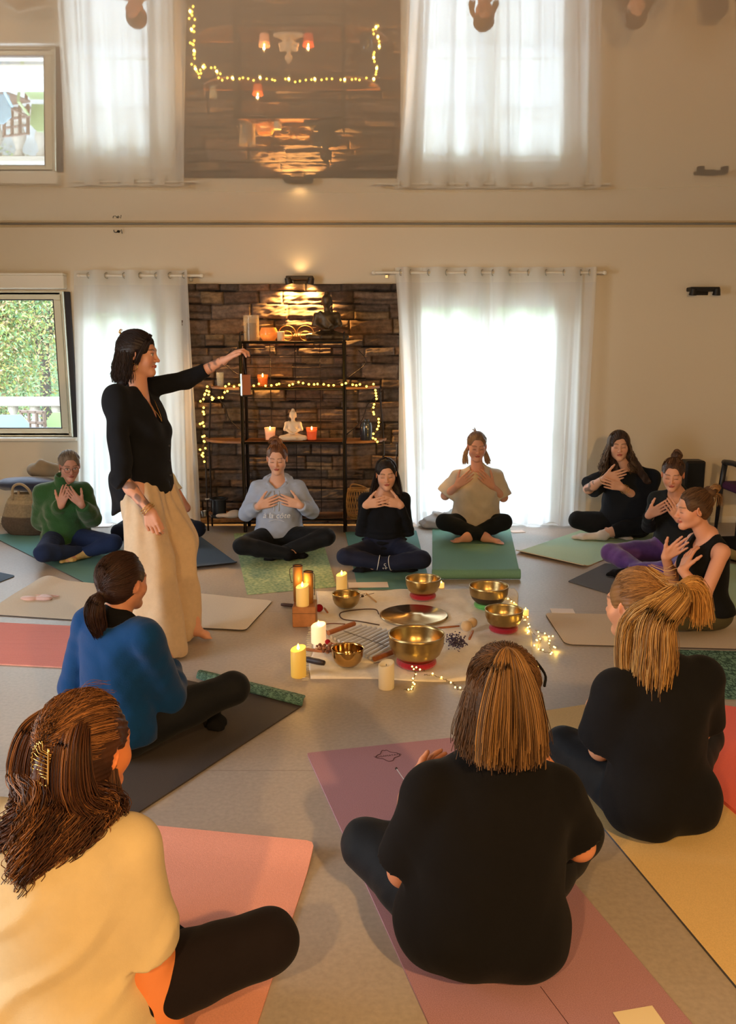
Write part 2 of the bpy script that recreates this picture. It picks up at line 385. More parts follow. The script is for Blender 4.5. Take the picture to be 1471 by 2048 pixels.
# cornice strip where membrane meets wall
mb = MB(); mb.box((0, D-.012, 2.628), (XR-XL, .024, .02), bev=.004); struct(mb.build('trim_1', mat('cornice', srgb(196, 176, 140), rough=.5)))
mb = MB(); zz = Z(1042)
for a, b in ((XL, lx0-.05), (X(1140), XR)): mb.box(((a+b)/2, D-.008, .03), (b-a, .016, .06), bev=.003)
struct(mb.build('baseboard_back', M['white']))
# ---- windows and glazed doors
GL = bpy.data.materials.new('glass_pane'); GL.use_nodes = True; nt = GL.node_tree; nt.nodes.remove(nt.nodes['Principled BSDF'])
tr = nt.nodes.new('ShaderNodeBsdfTransparent'); tr.inputs[0].default_value = (.95, .98, .97, 1); gg = nt.nodes.new('ShaderNodeBsdfGlossy'); gg.inputs[1].default_value = .01
mx = nt.nodes.new('ShaderNodeMixShader'); mx.inputs[0].default_value = .06; nt.links.new(tr.outputs[0], mx.inputs[1]); nt.links.new(gg.outputs[0], mx.inputs[2]); nt.links.new(mx.outputs[0], nt.nodes['Material Output'].inputs[0])
M['glass'] = GL
def frame_rect(mb, x0, x1, z0, z1, y, wd, dp, bev=.006):
    mb.box(((x0+x1)/2, y, z1-wd/2), (x1-x0, dp, wd), bev=bev*.3); mb.box(((x0+x1)/2, y, z0+wd/2), (x1-x0, dp, wd), bev=bev*.3)
    mb.box((x0+wd/2, y, (z0+z1)/2), (wd, dp, z1-z0-2*wd-.001), bev=bev*.3); mb.box((x1-wd/2, y, (z0+z1)/2), (wd, dp, z1-z0-2*wd-.001), bev=bev*.3)
e = struct(empty('window_1', ((wx0+wx1)/2, D, wz0)))
mb = MB(); frame_rect(mb, wx0, wx1, wz0-.01, wz1+.01, D+.02, .03, .1); mb.build('frame', M['frame'], e, local=False)
sx = X(131, 720)
mb = MB(); frame_rect(mb, wx0+.03, sx, wz0+.0, wz1-.0, D-.005, .066, .05, .01); sash = mb.build('sash', M['frame'], e, local=False)
mb = MB(); frame_rect(mb, wx0+.09, sx-.06, wz0+.06, wz1-.06, D-.008, .008, .046, .001)
g = mb.build('gasket', M['dark'], e, local=False)
mb = MB(); mb.box(((wx0+.09+sx-.066)/2, D, (wz0+wz1)/2), (sx-.066-wx0-.09, .006, wz1-wz0-.1)); mb.build('pane', M['glass'], e, local=False)
mb = MB(); mb.box((X(144, 720), D-.02, (wz0+wz1)/2-.005), (.055, .03, wz1-wz0+.02), bev=.004); mb.build('jamb_seal', M['dark'], e, local=False)
mb = MB(); mb.box((X(138.5, 720), D-.04, (wz0+wz1)/2-.005), (.014, .02, wz1-wz0+.02), bev=.003); mb.build('rail', mat('alu', srgb(190, 200, 190), rough=.3, metal=.6), e, local=False)
mb = MB(); mb.box(((XL+wx1)/2, D-.05, wz1+.085), (wx1-XL+.05, .1, .115), bev=.006); mb.box(((XL+wx1)/2, D-.055, wz1+.15), (wx1-XL+.06, .12, .018), bev=.004); struct(mb.build('trim_2', M['white']))
mb = MB(); mb.box(((XL+wx1)/2+.02, D-.05, wz0-.03), (wx1-XL+.06, .12, .03), bev=.006); struct(mb.build('trim_3', M['white']))
def door(nm, x0, x1, z1, leaves):
    e = struct(empty(nm, ((x0+x1)/2, D, 0))); mb = MB(); frame_rect(mb, x0, x1, 0.0, z1, D+.06, .04, .1); mb.build('door_frame', M['frame'], e, local=False)
    n = leaves; w_ = (x1-x0-.08)/n
    for k in range(n):
        a = x0+.04+k*w_; b = a+w_; lf = empty('leaf', ((a+b)/2, D+.05, 0)); lf.parent = e; lf.location = ((a+b)/2-e.location[0], .05, 0)
        base = np.array(e.location)+np.array(lf.location)
        mb = MB(); frame_rect(mb, a-base[0], b-base[0], .03, z1-.04, 0, .07, .05); mb.box((0, 0, .88), (b-a-.1, .035, .03), bev=.004)
        mb.build('leaf_frame', M['frame'], lf)
        mb = MB(); mb.box((0, 0, z1/2), (b-a-.1, .006, z1-.16)); mb.build('pane', M['glass'], lf)
    return e
door('door_1', lx0, lx1, lz1, 1); door('door_2', rx0, rx1, rz1, 2)
# ---- stone cladding between the curtains
sx0, sx1, sz1 = X(368, 700), X(800, 700), P(735, 566)[2]
hh = .008; nx = int((sx1-sx0)/hh); nz = int(sz1/hh); H_ = np.zeros((nx, nz)); C_ = np.zeros((nx, nz, 3))
zc = 0.; rows = []
r = random.Random(3)
while zc < sz1-.03:
    h_ = r.choice([.06, .075, .09, .11, .13]); rows.append((zc, min(zc+h_, sz1))); zc += h_
gx = sx0+hh*(np.arange(nx)+.5); gz = hh*(np.arange(nz)+.5); GX, GZ = np.meshgrid(gx, gz, indexing='ij')
pal = [srgb(c) for c in ((150, 118, 92), (132, 108, 92), (120, 104, 96), (158, 132, 104), (112, 92, 80), (140, 120, 108), (100, 88, 82))]
gap = np.ones((nx, nz))
for z0, z1 in rows:
    x = sx0-r.uniform(0, .2)
    while x < sx1:
        L = r.uniform(.16, .46); sl = r.uniform(-.15, .15)
        edge0, edge1 = x+sl*(GZ-z0), x+L
        wz = .006*np.sin(GX*9+z0*40)
        zt0, zt1 = z0+wz, z1+wz; m = (GX >= x) & (GX < x+L) & (GZ >= zt0) & (GZ < zt1)
        if r.random() < .35 and z1-z0 > .08:             # split stone into two thin slabs
            zm = z0+(z1-z0)*r.uniform(.35, .65)+wz
            subs = [(m & (GZ < zm), zt0, zm), (m & (GZ >= zm), zm, zt1)]
        else: subs = [(m, zt0, zt1)]
        for mm, a, b in subs:
            dp = r.uniform(.0, .034); tx, tz = r.uniform(-.03, .03), r.uniform(-.05, .05); c = np.array(r.choice(pal))*r.uniform(.7, 1.15)*.62
            ed = np.minimum(np.minimum(GX-x, x+L-GX), np.minimum(GZ-a, b-GZ)); ed = np.clip(ed/.011, 0, 1)
            hgt = dp+tx*(GX-x)+tz*(GZ-z0)+.03
            H_ = np.where(mm, hgt*(.25+.75*ed**.5), H_)
            C_ = np.where(mm[..., None], c*(.45+.55*ed[..., None]), C_)
        x += L
pp = np.stack([GX*1.0, GZ*4.5, GX*0], -1)
lay = nsum(pp, 14, 1)*.006+nsum(np.stack([GX*.8, GZ*6, GX*0], -1), 45, 2)*.0035+nsum(np.stack([GX, GZ*2, GX*0], -1), 130, 3)*.0018
H_ = np.clip(H_+lay, .001, .08); C_ *= (1+.14*nsum(pp, 30, 5))[..., None]
v = np.stack([GX, D-.004-H_, GZ], -1).reshape(-1, 3); ii = np.arange(nx*nz).reshape(nx, nz)
q = np.stack([ii[:-1, :-1], ii[1:, :-1], ii[1:, 1:], ii[:-1, 1:]], -1).reshape(-1, 4)
# side/top closing strips
bk = v.copy(); bk[:, 1] = D; nn = len(v)
ring = []
for arr in (ii[:, -1], ii[0, :], ii[-1, :]):
    ring += [(arr[k], arr[k+1], arr[k+1]+nn, arr[k]+nn) for k in range(len(arr)-1)]
me = fast_mesh('trim_4', np.vstack([v, bk]), np.vstack([q, ring])); set_cols(me, np.clip(np.vstack([C_.reshape(-1, 3)]*2), 0, 1))
struct(link('trim_4', me, mat('stone', (.2, .15, .1), rough=.7, vcol=True, var=.35, vscale=26, bump=.5, bscale=120, spec=.35), smooth='all'))
# ================================================================ curtains
def sheer_mat(name, tfac, col=(.93, .93, .93)):
    m = bpy.data.materials.new(name); m.use_nodes = True; nt = m.node_tree; nt.nodes.remove(nt.nodes['Principled BSDF'])
    d = nt.nodes.new('ShaderNodeBsdfDiffuse'); d.inputs[0].default_value = (*col, 1); t = nt.nodes.new('ShaderNodeBsdfTranslucent'); t.inputs[0].default_value = (*col, 1)
    m1 = nt.nodes.new('ShaderNodeMixShader'); m1.inputs[0].default_value = .52; nt.links.new(d.outputs[0], m1.inputs[1]); nt.links.new(t.outputs[0], m1.inputs[2])
    tr = nt.nodes.new('ShaderNodeBsdfTransparent'); m2 = nt.nodes.new('ShaderNodeMixShader')
    lw = nt.nodes.new('ShaderNodeLayerWeight'); lw.inputs[0].default_value = .35; mr = nt.nodes.new('ShaderNodeMapRange'); mr.inputs[3].default_value = tfac; mr.inputs[4].default_value = 0.0
    nt.links.new(lw.outputs['Facing'], mr.inputs[0]); nt.links.new(mr.outputs[0], m2.inputs[0]); nt.links.new(m1.outputs[0], m2.inputs[1]); nt.links.new(tr.outputs[0], m2.inputs[2]); nt.links.new(m2.outputs[0], nt.nodes['Material Output'].inputs[0]); return m
M['sheer'] = sheer_mat('sheer_curtain', SHEER); M['header'] = sheer_mat('curtain_header', SHEER*.35, (.9, .89, .86))
M['steel'] = mat('brushed_steel', srgb(190, 188, 180), rough=.3, metal=.9)
YR = D-.11
def curtain(eyelets, xtop0, xtop1, xbot0, xbot1, zr, label, seed, zb=.015):
    ze = zr+.045; z0 = ze
    e = empty('curtain', ((xtop0+xtop1)/2, YR, 0), label, 'curtain', 'white sheer curtains')
    n = 260; mz = 90; u = np.linspace(0, 1, n); ks = np.interp(xtop0+(xtop1-xtop0)*u, [xtop0]+list(eyelets)+[xtop1], [-.6]+list(range(len(eyelets)))+[len(eyelets)-.4])
    r_ = np.random.default_rng(seed); ph = r_.uniform(0, 6, 4); vs = []
    for k, t in enumerate(np.linspace(0, 1, mz)):
        z = ze*(1-t)+zb*t; s = t**.8
        x = (xtop0+(xtop1-xtop0)*u)*(1-s)+(xbot0+(xbot1-xbot0)*u)*s
        amp = .042*(1-.25*t); y = YR-amp*np.sin(pi*ks)*(1-.0*t)-.02*t*np.sin(u*23+ph[0]+t*2)-.012*t*np.sin(u*61+ph[1])-.006*np.sin(u*120+ph[2]+3*t)*t
        x = x+.012*t*np.sin(u*37+ph[3]+t*4)
        y = y-.03*t
        vs.append(np.stack([x, y, np.full(n, z)+(t > .97)*.01*np.sin(u*30)], -1))
    vs = np.array(vs); I = np.arange(n*mz).reshape(mz, n); q = np.stack([I[:-1, :-1], I[:-1, 1:], I[1:, 1:], I[1:, :-1]], -1)
    hb = int(mz*.055)+1; off = np.array(e.location)
    me = fast_mesh('cloth', vs.reshape(-1, 3)-off, q[hb:].reshape(-1, 4)); link('cloth', me, M['sheer'], e, smooth='all')
    me = fast_mesh('header_band', vs[:hb+1].reshape(-1, 3)-off, q[:hb].reshape(-1, 4)); link('header_band', me, M['header'], e, smooth='all')
    for x in eyelets:
        mb = MB(); a = np.linspace(0, 2*pi, 17)[:-1]; mb.tube(np.stack([x+0*a+.012*np.cos(a), YR+.024*np.cos(a), zr+.024*np.sin(a)], -1), .0042, 6, closed=True); mb.build('eyelet', M['steel'], e, smooth='all', local=False)
    return e
def rod(px0, px1, py, label):
    a, b = P(px0, py, YR), P(px1, py, YR); zr = (a[2]+b[2])/2
    e = empty('curtain_rod', ((a[0]+b[0])/2, YR, zr), label, 'curtain rod')
    mb = MB(); mb.bar((a[0], YR, zr), (b[0], YR, zr), .011, 12); mb.build('pole', M['white'], e, smooth=True, local=False)
    for x, s in ((a[0], -1), (b[0], 1)):
        mb = MB(); mb.lathe([(.0, 0), (.015, 0), (.018, .006), (.018, .02), (.012, .028), (0, .028)], (x, YR, zr), 14, rot=rotm((0, 1, 0), s*pi/2)); mb.build('finial', M['white'], e, smooth=True, local=False)
        mb = MB(); mb.bar((x-s*.1, YR, zr), (x-s*.1, D, zr), .008, 8); mb.box((x-s*.1, D-.006, zr-.01), (.03, .012, .06), bev=.003); mb.build('bracket', M['steel'], e, smooth=True, local=False)
    return zr
zr = rod(160, 400, 551, 'white curtain rod over the left glazed door, beside the window')
ex = [P(p, 551, YR)[0] for p in (178, 213, 249, 281, 313, 340, 368)]
curtain(ex, P(146, 551, YR)[0], P(376, 551, YR)[0], P(150, 900, YR)[0]-.02, P(392, 900, YR)[0]+.02, zr, 'white sheer curtain left of the stone wall, behind the standing woman', 1)
zr = rod(750, 1206, 545, 'white curtain rod over the wide glazed door right of the stone wall')
pr = [801, 821, 857, 893, 930, 964]; ex = [P(p, 545, YR)[0] for p in pr]
curtain(ex, P(789, 545, YR)[0], P(982, 545, YR)[0], P(815, 900, YR)[0], P(978, 900, YR)[0], zr, 'white sheer curtain panel nearest the stone wall, right side door', 2)
pr = [985, 1019, 1056, 1092, 1127, 1161, 1178]; ex = [P(p, 545, YR)[0] for p in pr]
curtain(ex, P(978, 545, YR)[0], P(1190, 545, YR)[0], P(976, 900, YR)[0], P(1172, 900, YR)[0], zr, 'white sheer curtain panel at the right, next to the bare wall', 3)
# ================================================================ outside
M['terrace'] = mat('terrace', srgb(150, 148, 142), rough=.8, var=.1)
mb = MB(); mb.box((0, D+14, -.12), (40, 28, .1)); mb.build('terrace_ground', M['terrace'])['kind'] = 'structure'
bal = empty('balustrade', (-3.5, 11.8, 0), 'pale stone balustrade with turned balusters beyond the window', 'balustrade')
mst = mat('pale_stone', srgb(150, 142, 130), rough=.8)
mb = MB(); mb.box((0, 0, .86), (14, .22, .12), bev=.01); mb.build('handrail', mst, bal); mb = MB(); mb.box((0, 0, .06), (14, .26, .2), bev=.01); mb.build('plinth', mst, bal)
pf = [(.05, .16), (.06, .2), (.05, .24), (.085, .36), (.09, .45), (.045, .6), (.04, .68), (.07, .74), (.07, .8)]
mb = MB(); mb.lathe(pf, (0, 0, 0), 16); b0 = mb.build('baluster', mst, bal, smooth=True)
b0.location = (-2.6, 0, 0)
for i in range(1, 26): c = b0.copy(); COL.objects.link(c); c.location = (-2.6+i*.3, 0, 0)
def tree(x, y, h, rad, cols, label, seed, n=3800):
    n = n*6
    e = empty('tree', (x, y, 0), label, 'tree', None); r_ = np.random.default_rng(seed); mb = MB()
    mb.tube([(0, 0, -.2), (.05, .02, h*.3), (-.05, 0, h*.6)], [.14, .1, .06], 8)
    ct = []
    for k in range(24):
        a = r_.uniform(0, 2*pi); el = r_.uniform(-.55, 1); c = V(cos(a)*rad*.6*r_.uniform(.4, 1), sin(a)*rad*.45*r_.uniform(.4, 1), h*.42+el*h*.46); ct.append(c); mb.tube([(0, 0, h*.3), (c*.5+V(0, 0, h*.28)), c], [.06, .04, .02], 6)
    mb.build('trunk', mat('bark_%d' % seed, srgb(74, 66, 60), rough=.9), e, smooth=True)
    ct = np.array(ct); c = ct[r_.integers(0, 24, n)]+r_.normal(size=(n, 3))*rad*.28
    d1 = r_.normal(size=(n, 3)); d1 /= np.linalg.norm(d1, axis=1)[:, None]; d2 = np.cross(d1, r_.normal(size=(n, 3))); d2 /= np.linalg.norm(d2, axis=1)[:, None]
    L, W_ = r_.uniform(.022, .055, (n, 1)), r_.uniform(.009, .02, (n, 1))
    v = np.stack([c-d1*L, c-d2*W_, c+d1*L, c+d2*W_], 1).reshape(-1, 3); me = fast_mesh('foliage', v, np.arange(n*4).reshape(-1, 4))
    cc = np.array([srgb(x) for x in cols])[r_.integers(0, len(cols), n)]*r_.uniform(.7, 1.2, (n, 1)); set_cols(me, np.clip(np.repeat(cc, 4, 0), 0, 1))
    mt = bpy.data.materials.new('leaves'); mt.use_nodes = True; nt = mt.node_tree; b = nt.nodes['Principled BSDF']; a = node(nt, 'ShaderNodeAttribute', attribute_name='col'); nt.links.new(a.outputs['Color'], b.inputs['Base Color']); b.inputs['Roughness'].default_value = .6
    link('foliage', me, mt, e)
g1 = [(112, 138, 76), (140, 150, 74), (160, 146, 86), (96, 128, 84), (150, 126, 90)]; g2 = [(100, 132, 102), (90, 122, 92), (122, 146, 88), (130, 142, 126)]
tree(-6.3, 14.0, 3.8, 1.6, g1, 'yellow-green leafy tree beyond the balustrade, seen through the window', 1, 5200)
tree(-3.1, 15.4, 4.2, 1.6, g2, 'bluish green tree beyond the balustrade, right of the yellow-green one', 2, 5200)
tree(-11.4, 18.4, 5.4, 2.2, g2, 'far pale green tree at the left edge of the window view', 3, 4200)
tree(-6.9, 18.3, 4.8, 2.2, g1, 'yellowish tree behind the sheer curtain of the left door', 4, 3200)
mb = MB(); mb.box((-4, 22, 1.6), (44, 1, 4.2)); o = mb.build('hedge', mat('hedge', srgb(124, 142, 104), rough=.9, var=.45, vscale=4)); tag(o, 'distant hazy hedge closing off the garden outside', 'hedge')
def pchair(x, y, rz, m, label, lattice=False):
    e = empty('garden_chair', (x, y, -.07), label, 'chair', rz=rz)
    mb = MB(); mb.box((0, 0, .42), (.46, .46, .035), bev=.012); mb.build('seat', m, e)
    mb = MB()
    if lattice:
        for i in range(4): mb.box((-.18+.12*i, .23, .68), (.035, .03, .46), bev=.005)
        for i in range(4): mb.box((0, .23, .5+.13*i), (.4, .03, .035), bev=.005)
    else:
        pts = [(-.21, .5), (-.23, .8), (-.15, .9), (.15, .9), (.23, .8), (.21, .5)]; vs = [(a, .22, b) for a, b in pts]+[(a, .25, b) for a, b in pts]
        mb.add(vs, [(i, (i+1) % 6, 6+(i+1) % 6, 6+i) for i in range(6)]+[(0, 1, 4, 5), (1, 2, 3, 4), (6, 11, 10, 7), (7, 10, 9, 8)])
    mb.build('backrest', m, e)
    for a in (-1, 1):
        for b in (-1, 1): mb = MB(); mb.bar((a*.2, b*.2, 0), (a*.19, b*.19, .42), .018, 8); mb.build('leg', m, e)
        mb = MB(); mb.tube([(a*.23, -.18, .42), (a*.24, -.2, .62), (a*.24, .22, .66)], .016, 8); mb.build('armrest', m, e)
p = P(4, 810, 9.6); pchair(p[0], 9.6, .2, mat('plastic_blue', srgb(120, 142, 152), rough=.5), 'pale blue plastic garden chair at the left edge outside the window')
p = P(36, 825, 10.2); pchair(p[0], 10.2, -.4, mat('plastic_brown', srgb(98, 76, 62), rough=.5), 'brown lattice-backed garden chair outside the window', True)
p = P(122, 830, 10.0); pchair(p[0], 10.0, .1, mat('plastic_green', srgb(128, 142, 98), rough=.5), 'light green garden chair outside the window, by the frame')
p = P(70, 846, 8.85); e = empty('garden_table', (p[0], 8.85, -.07), 'white garden table standing outside the window', 'table')
mb = MB(); mb.box((0, 0, .70), (1.1, .7, .04), bev=.015); mb.build('table_top', M['white'], e)
for a in (-1, 1):
    for b in (-1, 1): mb = MB(); mb.bar((a*.45, b*.28, 0), (a*.45, b*.28, .69), .02, 8); mb.build('leg', M['white'], e)
# ================================================================ lights
def light(kind, name, loc, power, col, **kw):
    l = bpy.data.lights.new(name, kind); l.energy = power; l.color = col
    o = bpy.data.objects.new(name, l); COL.objects.link(o); o.location = tuple(float(x) for x in loc)
    for k, v in kw.items():
        if k == 'rot': o.rotation_euler = v
        elif k == 'target':
            from mathutils import Vector
            o.rotation_euler = (Vector(tuple(float(x) for x in v))-o.location).to_track_quat('-Z', 'Y').to_euler()
        else: setattr(l, k, v)
    return o
for nm, x0, x1, z0, z1 in (('portal_window', wx0, wx1, wz0, wz1), ('portal_left', lx0, lx1, 0, lz1), ('portal_right', rx0, rx1, 0, rz1)):
    o = light('AREA', nm, ((x0+x1)/2, D+.3, (z0+z1)/2), 0, (1, 1, 1), shape='RECTANGLE', size=x1-x0, size_y=z1-z0, rot=(-pi/2, 0, 0)); o.data.cycles.is_portal = True
WARM = (1, .575, .21); WARM2 = (1, .55, .2)
light('AREA', 'portal_side', (XL-.3, (LY0+LY1)/2, (LZ0+LZ1)/2), 0, (1, 1, 1), shape='RECTANGLE', size=LZ1-LZ0, size_y=LY1-LY0, rot=(0, -pi/2, 0)).data.cycles.is_portal = True
for x, y, z, pw in LAMPS:
    light('SPOT', 'lamp_glow', (x, y, z), pw, WARM, spot_size=R(132), spot_blend=.7, shadow_soft_size=.06, target=(x*.3, y+3.2, 0.0))
# ================================================================ people
SKIN = bpy.data.materials.new('skin'); SKIN.use_nodes = True; nt = SKIN.node_tree; b = nt.nodes['Principled BSDF']; a = node(nt, 'ShaderNodeAttribute', attribute_name='col'); nt.links.new(a.outputs['Color'], b.inputs['Base Color']); b.inputs['Roughness'].default_value = .5; b.inputs['Specular IOR Level'].default_value = .35
def hairmat(name): return mat(name, (.1, .07, .05), rough=.5, spec=.3, vcol=True)
HAIRM = hairmat('hair'); 
def fabric(name, c, rough=.9, **k):
    kk = dict(bump=.25, bscale=260, sheen=.03, spec=.15, var=.06, vscale=14); kk.update(k); return mat(name, c, rough=rough, **kk)
def smoothstep(a, b, x): t = np.clip((x-a)/(b-a), 0, 1); return t*t*(3-2*t)
def put(name, v, q, mt, e, cols=None):
    me = fast_mesh(name, v-np.array(e.location), q)
    if cols is not None: set_cols(me, np.clip(cols, 0, 1))
    return link(name, me, mt, e, smooth='all')
def bez(pts, n):                            # Catmull-Rom through pts
    p = np.asarray(pts, float); p = np.vstack([2*p[0]-p[1], p, 2*p[-1]-p[-2]]); out = []
    m = len(p)-3
    for t in np.linspace(0, m-1e-6, n):
        i = int(t); u = t-i; a, b, c, d = p[i:i+4]
        out.append(.5*((2*b)+(-a+c)*u+(2*a-5*b+4*c-d)*u*u+(-a+3*b-3*c+d)*u**3))
    return np.array(out)
class Person:
    def __init__(s, label, O, yaw, sc=1.0, g=1.0, lean=0, side=0, skin=(222, 172, 148), h=.004, stand=False):
        s.O = V(*O); s.sc = sc; s.g = g; s.yaw = R(yaw); s.h = h; s.shz = .500
        s.e = empty('person', s.O, label, 'person'); s.skin = np.array(srgb(skin))
        Rz = rotm((0, 0, 1), s.yaw); s.Rz = Rz; s.Rt = Rz@rotm((0, 1, 0), R(side))@rotm((1, 0, 0), -R(lean))
        s.B = Sdf(h); s.j = {}; s.paint = []
    def L(s, x, y, z): return s.O+s.Rz@V(x, y, z)*s.sc
    def T(s, x, y, z):
        return s.O+V(0, 0, .1*s.sc)+s.Rt@V(x, y, z-.1)*s.sc
    def sh(s, d): return s.T(d*.158*s.g**.5, -.012, s.shz)
    def torso(s, B, o=0., k=.05, bust=1., belly=0., kz=1., tank=False):
        g, S_ = s.g, s.sc; rt = s.Rt; E = lambda c, r, kk=k: B.ell(s.T(*c), [(r[0]*g)*S_+o, (r[1]*g)*S_+o, r[2]*S_+o], rt, kk)
        E((0, -.015, .12), (.165, .125, .11)); E((-.085*g, -.05, .10), (.09, .10, .095)); E((.085*g, -.05, .10), (.09, .10, .095))
        E((0, .005+belly*.02, .25), (.122+belly*.02, .10+belly*.03, .14)); E((0, -.005, .38), (.130, .10, .15))
        B.cone(s.T(-.095*g**.5, -.012, s.shz-.028), s.T(.095*g**.5, -.012, s.shz-.028), .062*S_*g**.5+o, .062*S_*g**.5+o, k)
        for d in (-1, 1):
            B.ell(s.T(d*.066*g**.5, .072+.02*(g-1), .375), np.array([.06, .052, .058])*S_*bust*g**.5+o, rt, .035)
            B.cone(s.T(0, -.022, s.shz+.076), s.T(d*.115*g**.5, -.015, s.shz+.006), .037*S_+o*.5, .040*S_+o*.6, .03)
            if not tank: B.ell(s.sh(d)-V(0, 0, .008), .042*S_*g**.5+o*.7, None, .03)
    def neck(s, B, Hc, Rh, o=0.):
        B.cone(s.T(0, -.012, s.shz+.02), Hc+Rh@V(0, -.014, -.05)*s.sc, .052*s.sc+o, .047*s.sc+o, .025)
    def head(s, Hc, yaw=0, pitch=0, roll=0, open_eyes=False, hs=1.0, mouth=1):
        s.Hc = V(*Hc); s.Rh = rotm((0, 0, 1), s.yaw+R(yaw))@rotm((0, 1, 0), R(roll))@rotm((1, 0, 0), -R(pitch)); s.hs = hs*s.sc
        B = s.B; H = s.hs; c = lambda *p: s.Hc+s.Rh@V(*p)*H; rt = s.Rh
        s.neck(B, s.Hc, rt)
        B.ell(c(0, -.012, .028), V(.072, .090, .082)*H, rt, .02); B.ell(c(0, .028, -.026), V(.057, .056, .078)*H, rt, .03)
        for d in (-1, 1):
            B.cone(c(d*.042, .0, -.058), c(d*.008, .066, -.093), .017*H, .015*H, .03); B.ell(c(d*.034, .052, -.026), .027*H, rt, .03)
            B.ell(c(d*.030, .097, .004), V(.017, .013, .0105)*H, rt, .012, 's')
        B.ell(c(0, .072, -.094), V(.017, .015, .014)*H, rt, .02)
        B.cone(c(-.032, .072, .024), c(.032, .072, .024), .0125*H, .0125*H, .018)
        for d in (-1, 1): B.ell(c(d*.030, .0725, .002), .0135*H, rt, .005)
        B.cone(c(0, .083, .014), c(0, .103, -.026), .0065*H, .0085*H, .011); B.ell(c(0, .105, -.029), .0095*H, rt, .007)
        for d in (-1, 1): B.ell(c(d*.0115, .095, -.032), .0075*H, rt, .006)
        B.ell(c(0, .0875, -.0555), V(.020, .009, .0048)*H, rt, .005); B.ell(c(0, .0865, -.0645), V(.017, .009, .0055)*H, rt, .005)
        for d in (-1, 1):
            re = rt@rotm((0, 0, 1), R(-d*22))@rotm((1, 0, 0), R(-8)); B.ell(c(d*.0745, -.006, -.004), V(.0075, .019, .031)*H, re, .006)
            B.ell(c(d*.081, -.003, .0), V(.005, .010, .017)*H, re, .004, 's')
        s.open = open_eyes
    def hand(s, w, fd, palm, tdir, hs=1., curl=.25, thumb=(.55, .85), spread=.04, tcurl=.25, curls=None):
        B = s.B; H = s.sc*hs; fd = unit(fd); W = unit(np.asarray(tdir)-fd*np.dot(tdir, fd)); N = np.cross(fd, W); N = N if N@np.asarray(palm) > 0 else -N; w = V(*w)
        c = lambda a, b_, n=0.: w+(fd*a+W*b_+N*n)*H
        for b_, a1 in ((.028, .088), (.009, .092), (-.010, .088), (-.028, .080)):
            B.cone(c(.006, b_*.55), c(a1-.006, b_), .0125*H, .0105*H, .012)
        B.cone(c(.02, .022, .004), c(.055, .027, .004), .014*H, .012*H, .014)
        for i, (b_, a1, Ls, r) in enumerate(((.030, .088, (.040, .024, .018), .0092), (.0100, .093, (.044, .028, .019), .0094), (-.0110, .088, (.040, .026, .018), .009), (-.0315, .079, (.031, .019, .016), .008))):
            sp = spread*(1.1-.75*i); d = unit(fd*cos(sp)+W*sin(sp)); p = c(a1, b_); cu = (curls[i] if curls else curl)
            for j, l in enumerate(Ls):
                d = rotm(np.cross(d, N), cu*(.5 if j == 0 else 1))@d
                q = p+d*l*H; r2 = r*(1-.1*(j+1)); B.cone(p, q, r*(1-.1*j)*H, r2*H, .005 if j == 0 else .004); p = q
        d = unit(fd*thumb[0]+W*thumb[1]+N*.12); p = c(.022, .026, .004)
        for l, r, r2 in ((.042, .013, .0105), (.032, .0098, .009), (.026, .009, .0075)):
            q = p+d*l*H; B.cone(p, q, r*H, r2*H, .008); p = q; d = unit(d+fd*tcurl*.5+N*.1)
    def arm(s, d, el, wr, B=None, o=0., r=(.044, .036, .026), k=.02, upto=1.0, clip=None):
        B = B or s.B; g = s.g**.6; S_ = s.sc; sh = s.sh(d); el = V(*el); wr = V(*wr)
        B.cone(sh, el, r[0]*S_*g+o, r[1]*S_*g+o, k); m = el*.65+wr*.35
        B.cone(el, m, (r[1]-.001)*S_*g+o, (r[1]-.001)*S_*g+o, k); B.cone(m, wr, (r[1]-.002)*S_*g+o, r[2]*S_+o, k)
    def leg(s, hip, kn, an, B=None, o=0., r=(.088, .058, .036), k=.03):
        B = B or s.B; g = s.g**.7; S_ = s.sc; hip, kn, an = V(*hip), V(*kn), V(*an)
        B.cone(hip, kn, r[0]*S_*g+o, r[1]*S_*g+o, k); m = kn*.68+an*.32; B.cone(kn, m, r[1]*S_*g+o, r[1]*.94*S_*g+o, k); B.cone(m, an, r[1]*.94*S_*g+o, r[2]*S_+o, k)
    def foot(s, an, toe, up=(0, 0, 1), B=None, o=0., toes=True):
        B = B or s.B; an, toe = V(*an), V(*toe); S_ = s.sc; f = unit(toe-an); up = unit(np.asarray(up)-f*np.dot(up, f)); wv = np.cross(f, up); L_ = np.linalg.norm(toe-an)
        B.ell(an-f*.02-up*.012, .031*S_+o, None, .02); B.cone(an-f*.01-up*.012, an+f*L_*.7-up*.018, .029*S_+o, .020*S_+o, .025)
        B.cone(an+f*L_*.62-up*.02+wv*.022, an+f*L_*.62-up*.02-wv*.022, .0175*S_+o, .0175*S_+o, .02)
        if toes:
            for i, (b_, l) in enumerate(((.030, 1.0), (.013, 1.0), (0, .97), (-.013, .93), (-.026, .88))): B.cone(an+f*L_*.7+wv*b_-up*.022, an+f*L_*l+wv*b_*1.1-up*.026, .0105*S_, .0095*S_ if i else .012*S_, .006)
        else: B.cone(an+f*L_*.72+wv*.016-up*.02, an+f*L_*.92-up*.024, .017*S_+o, .014*S_+o, .02)
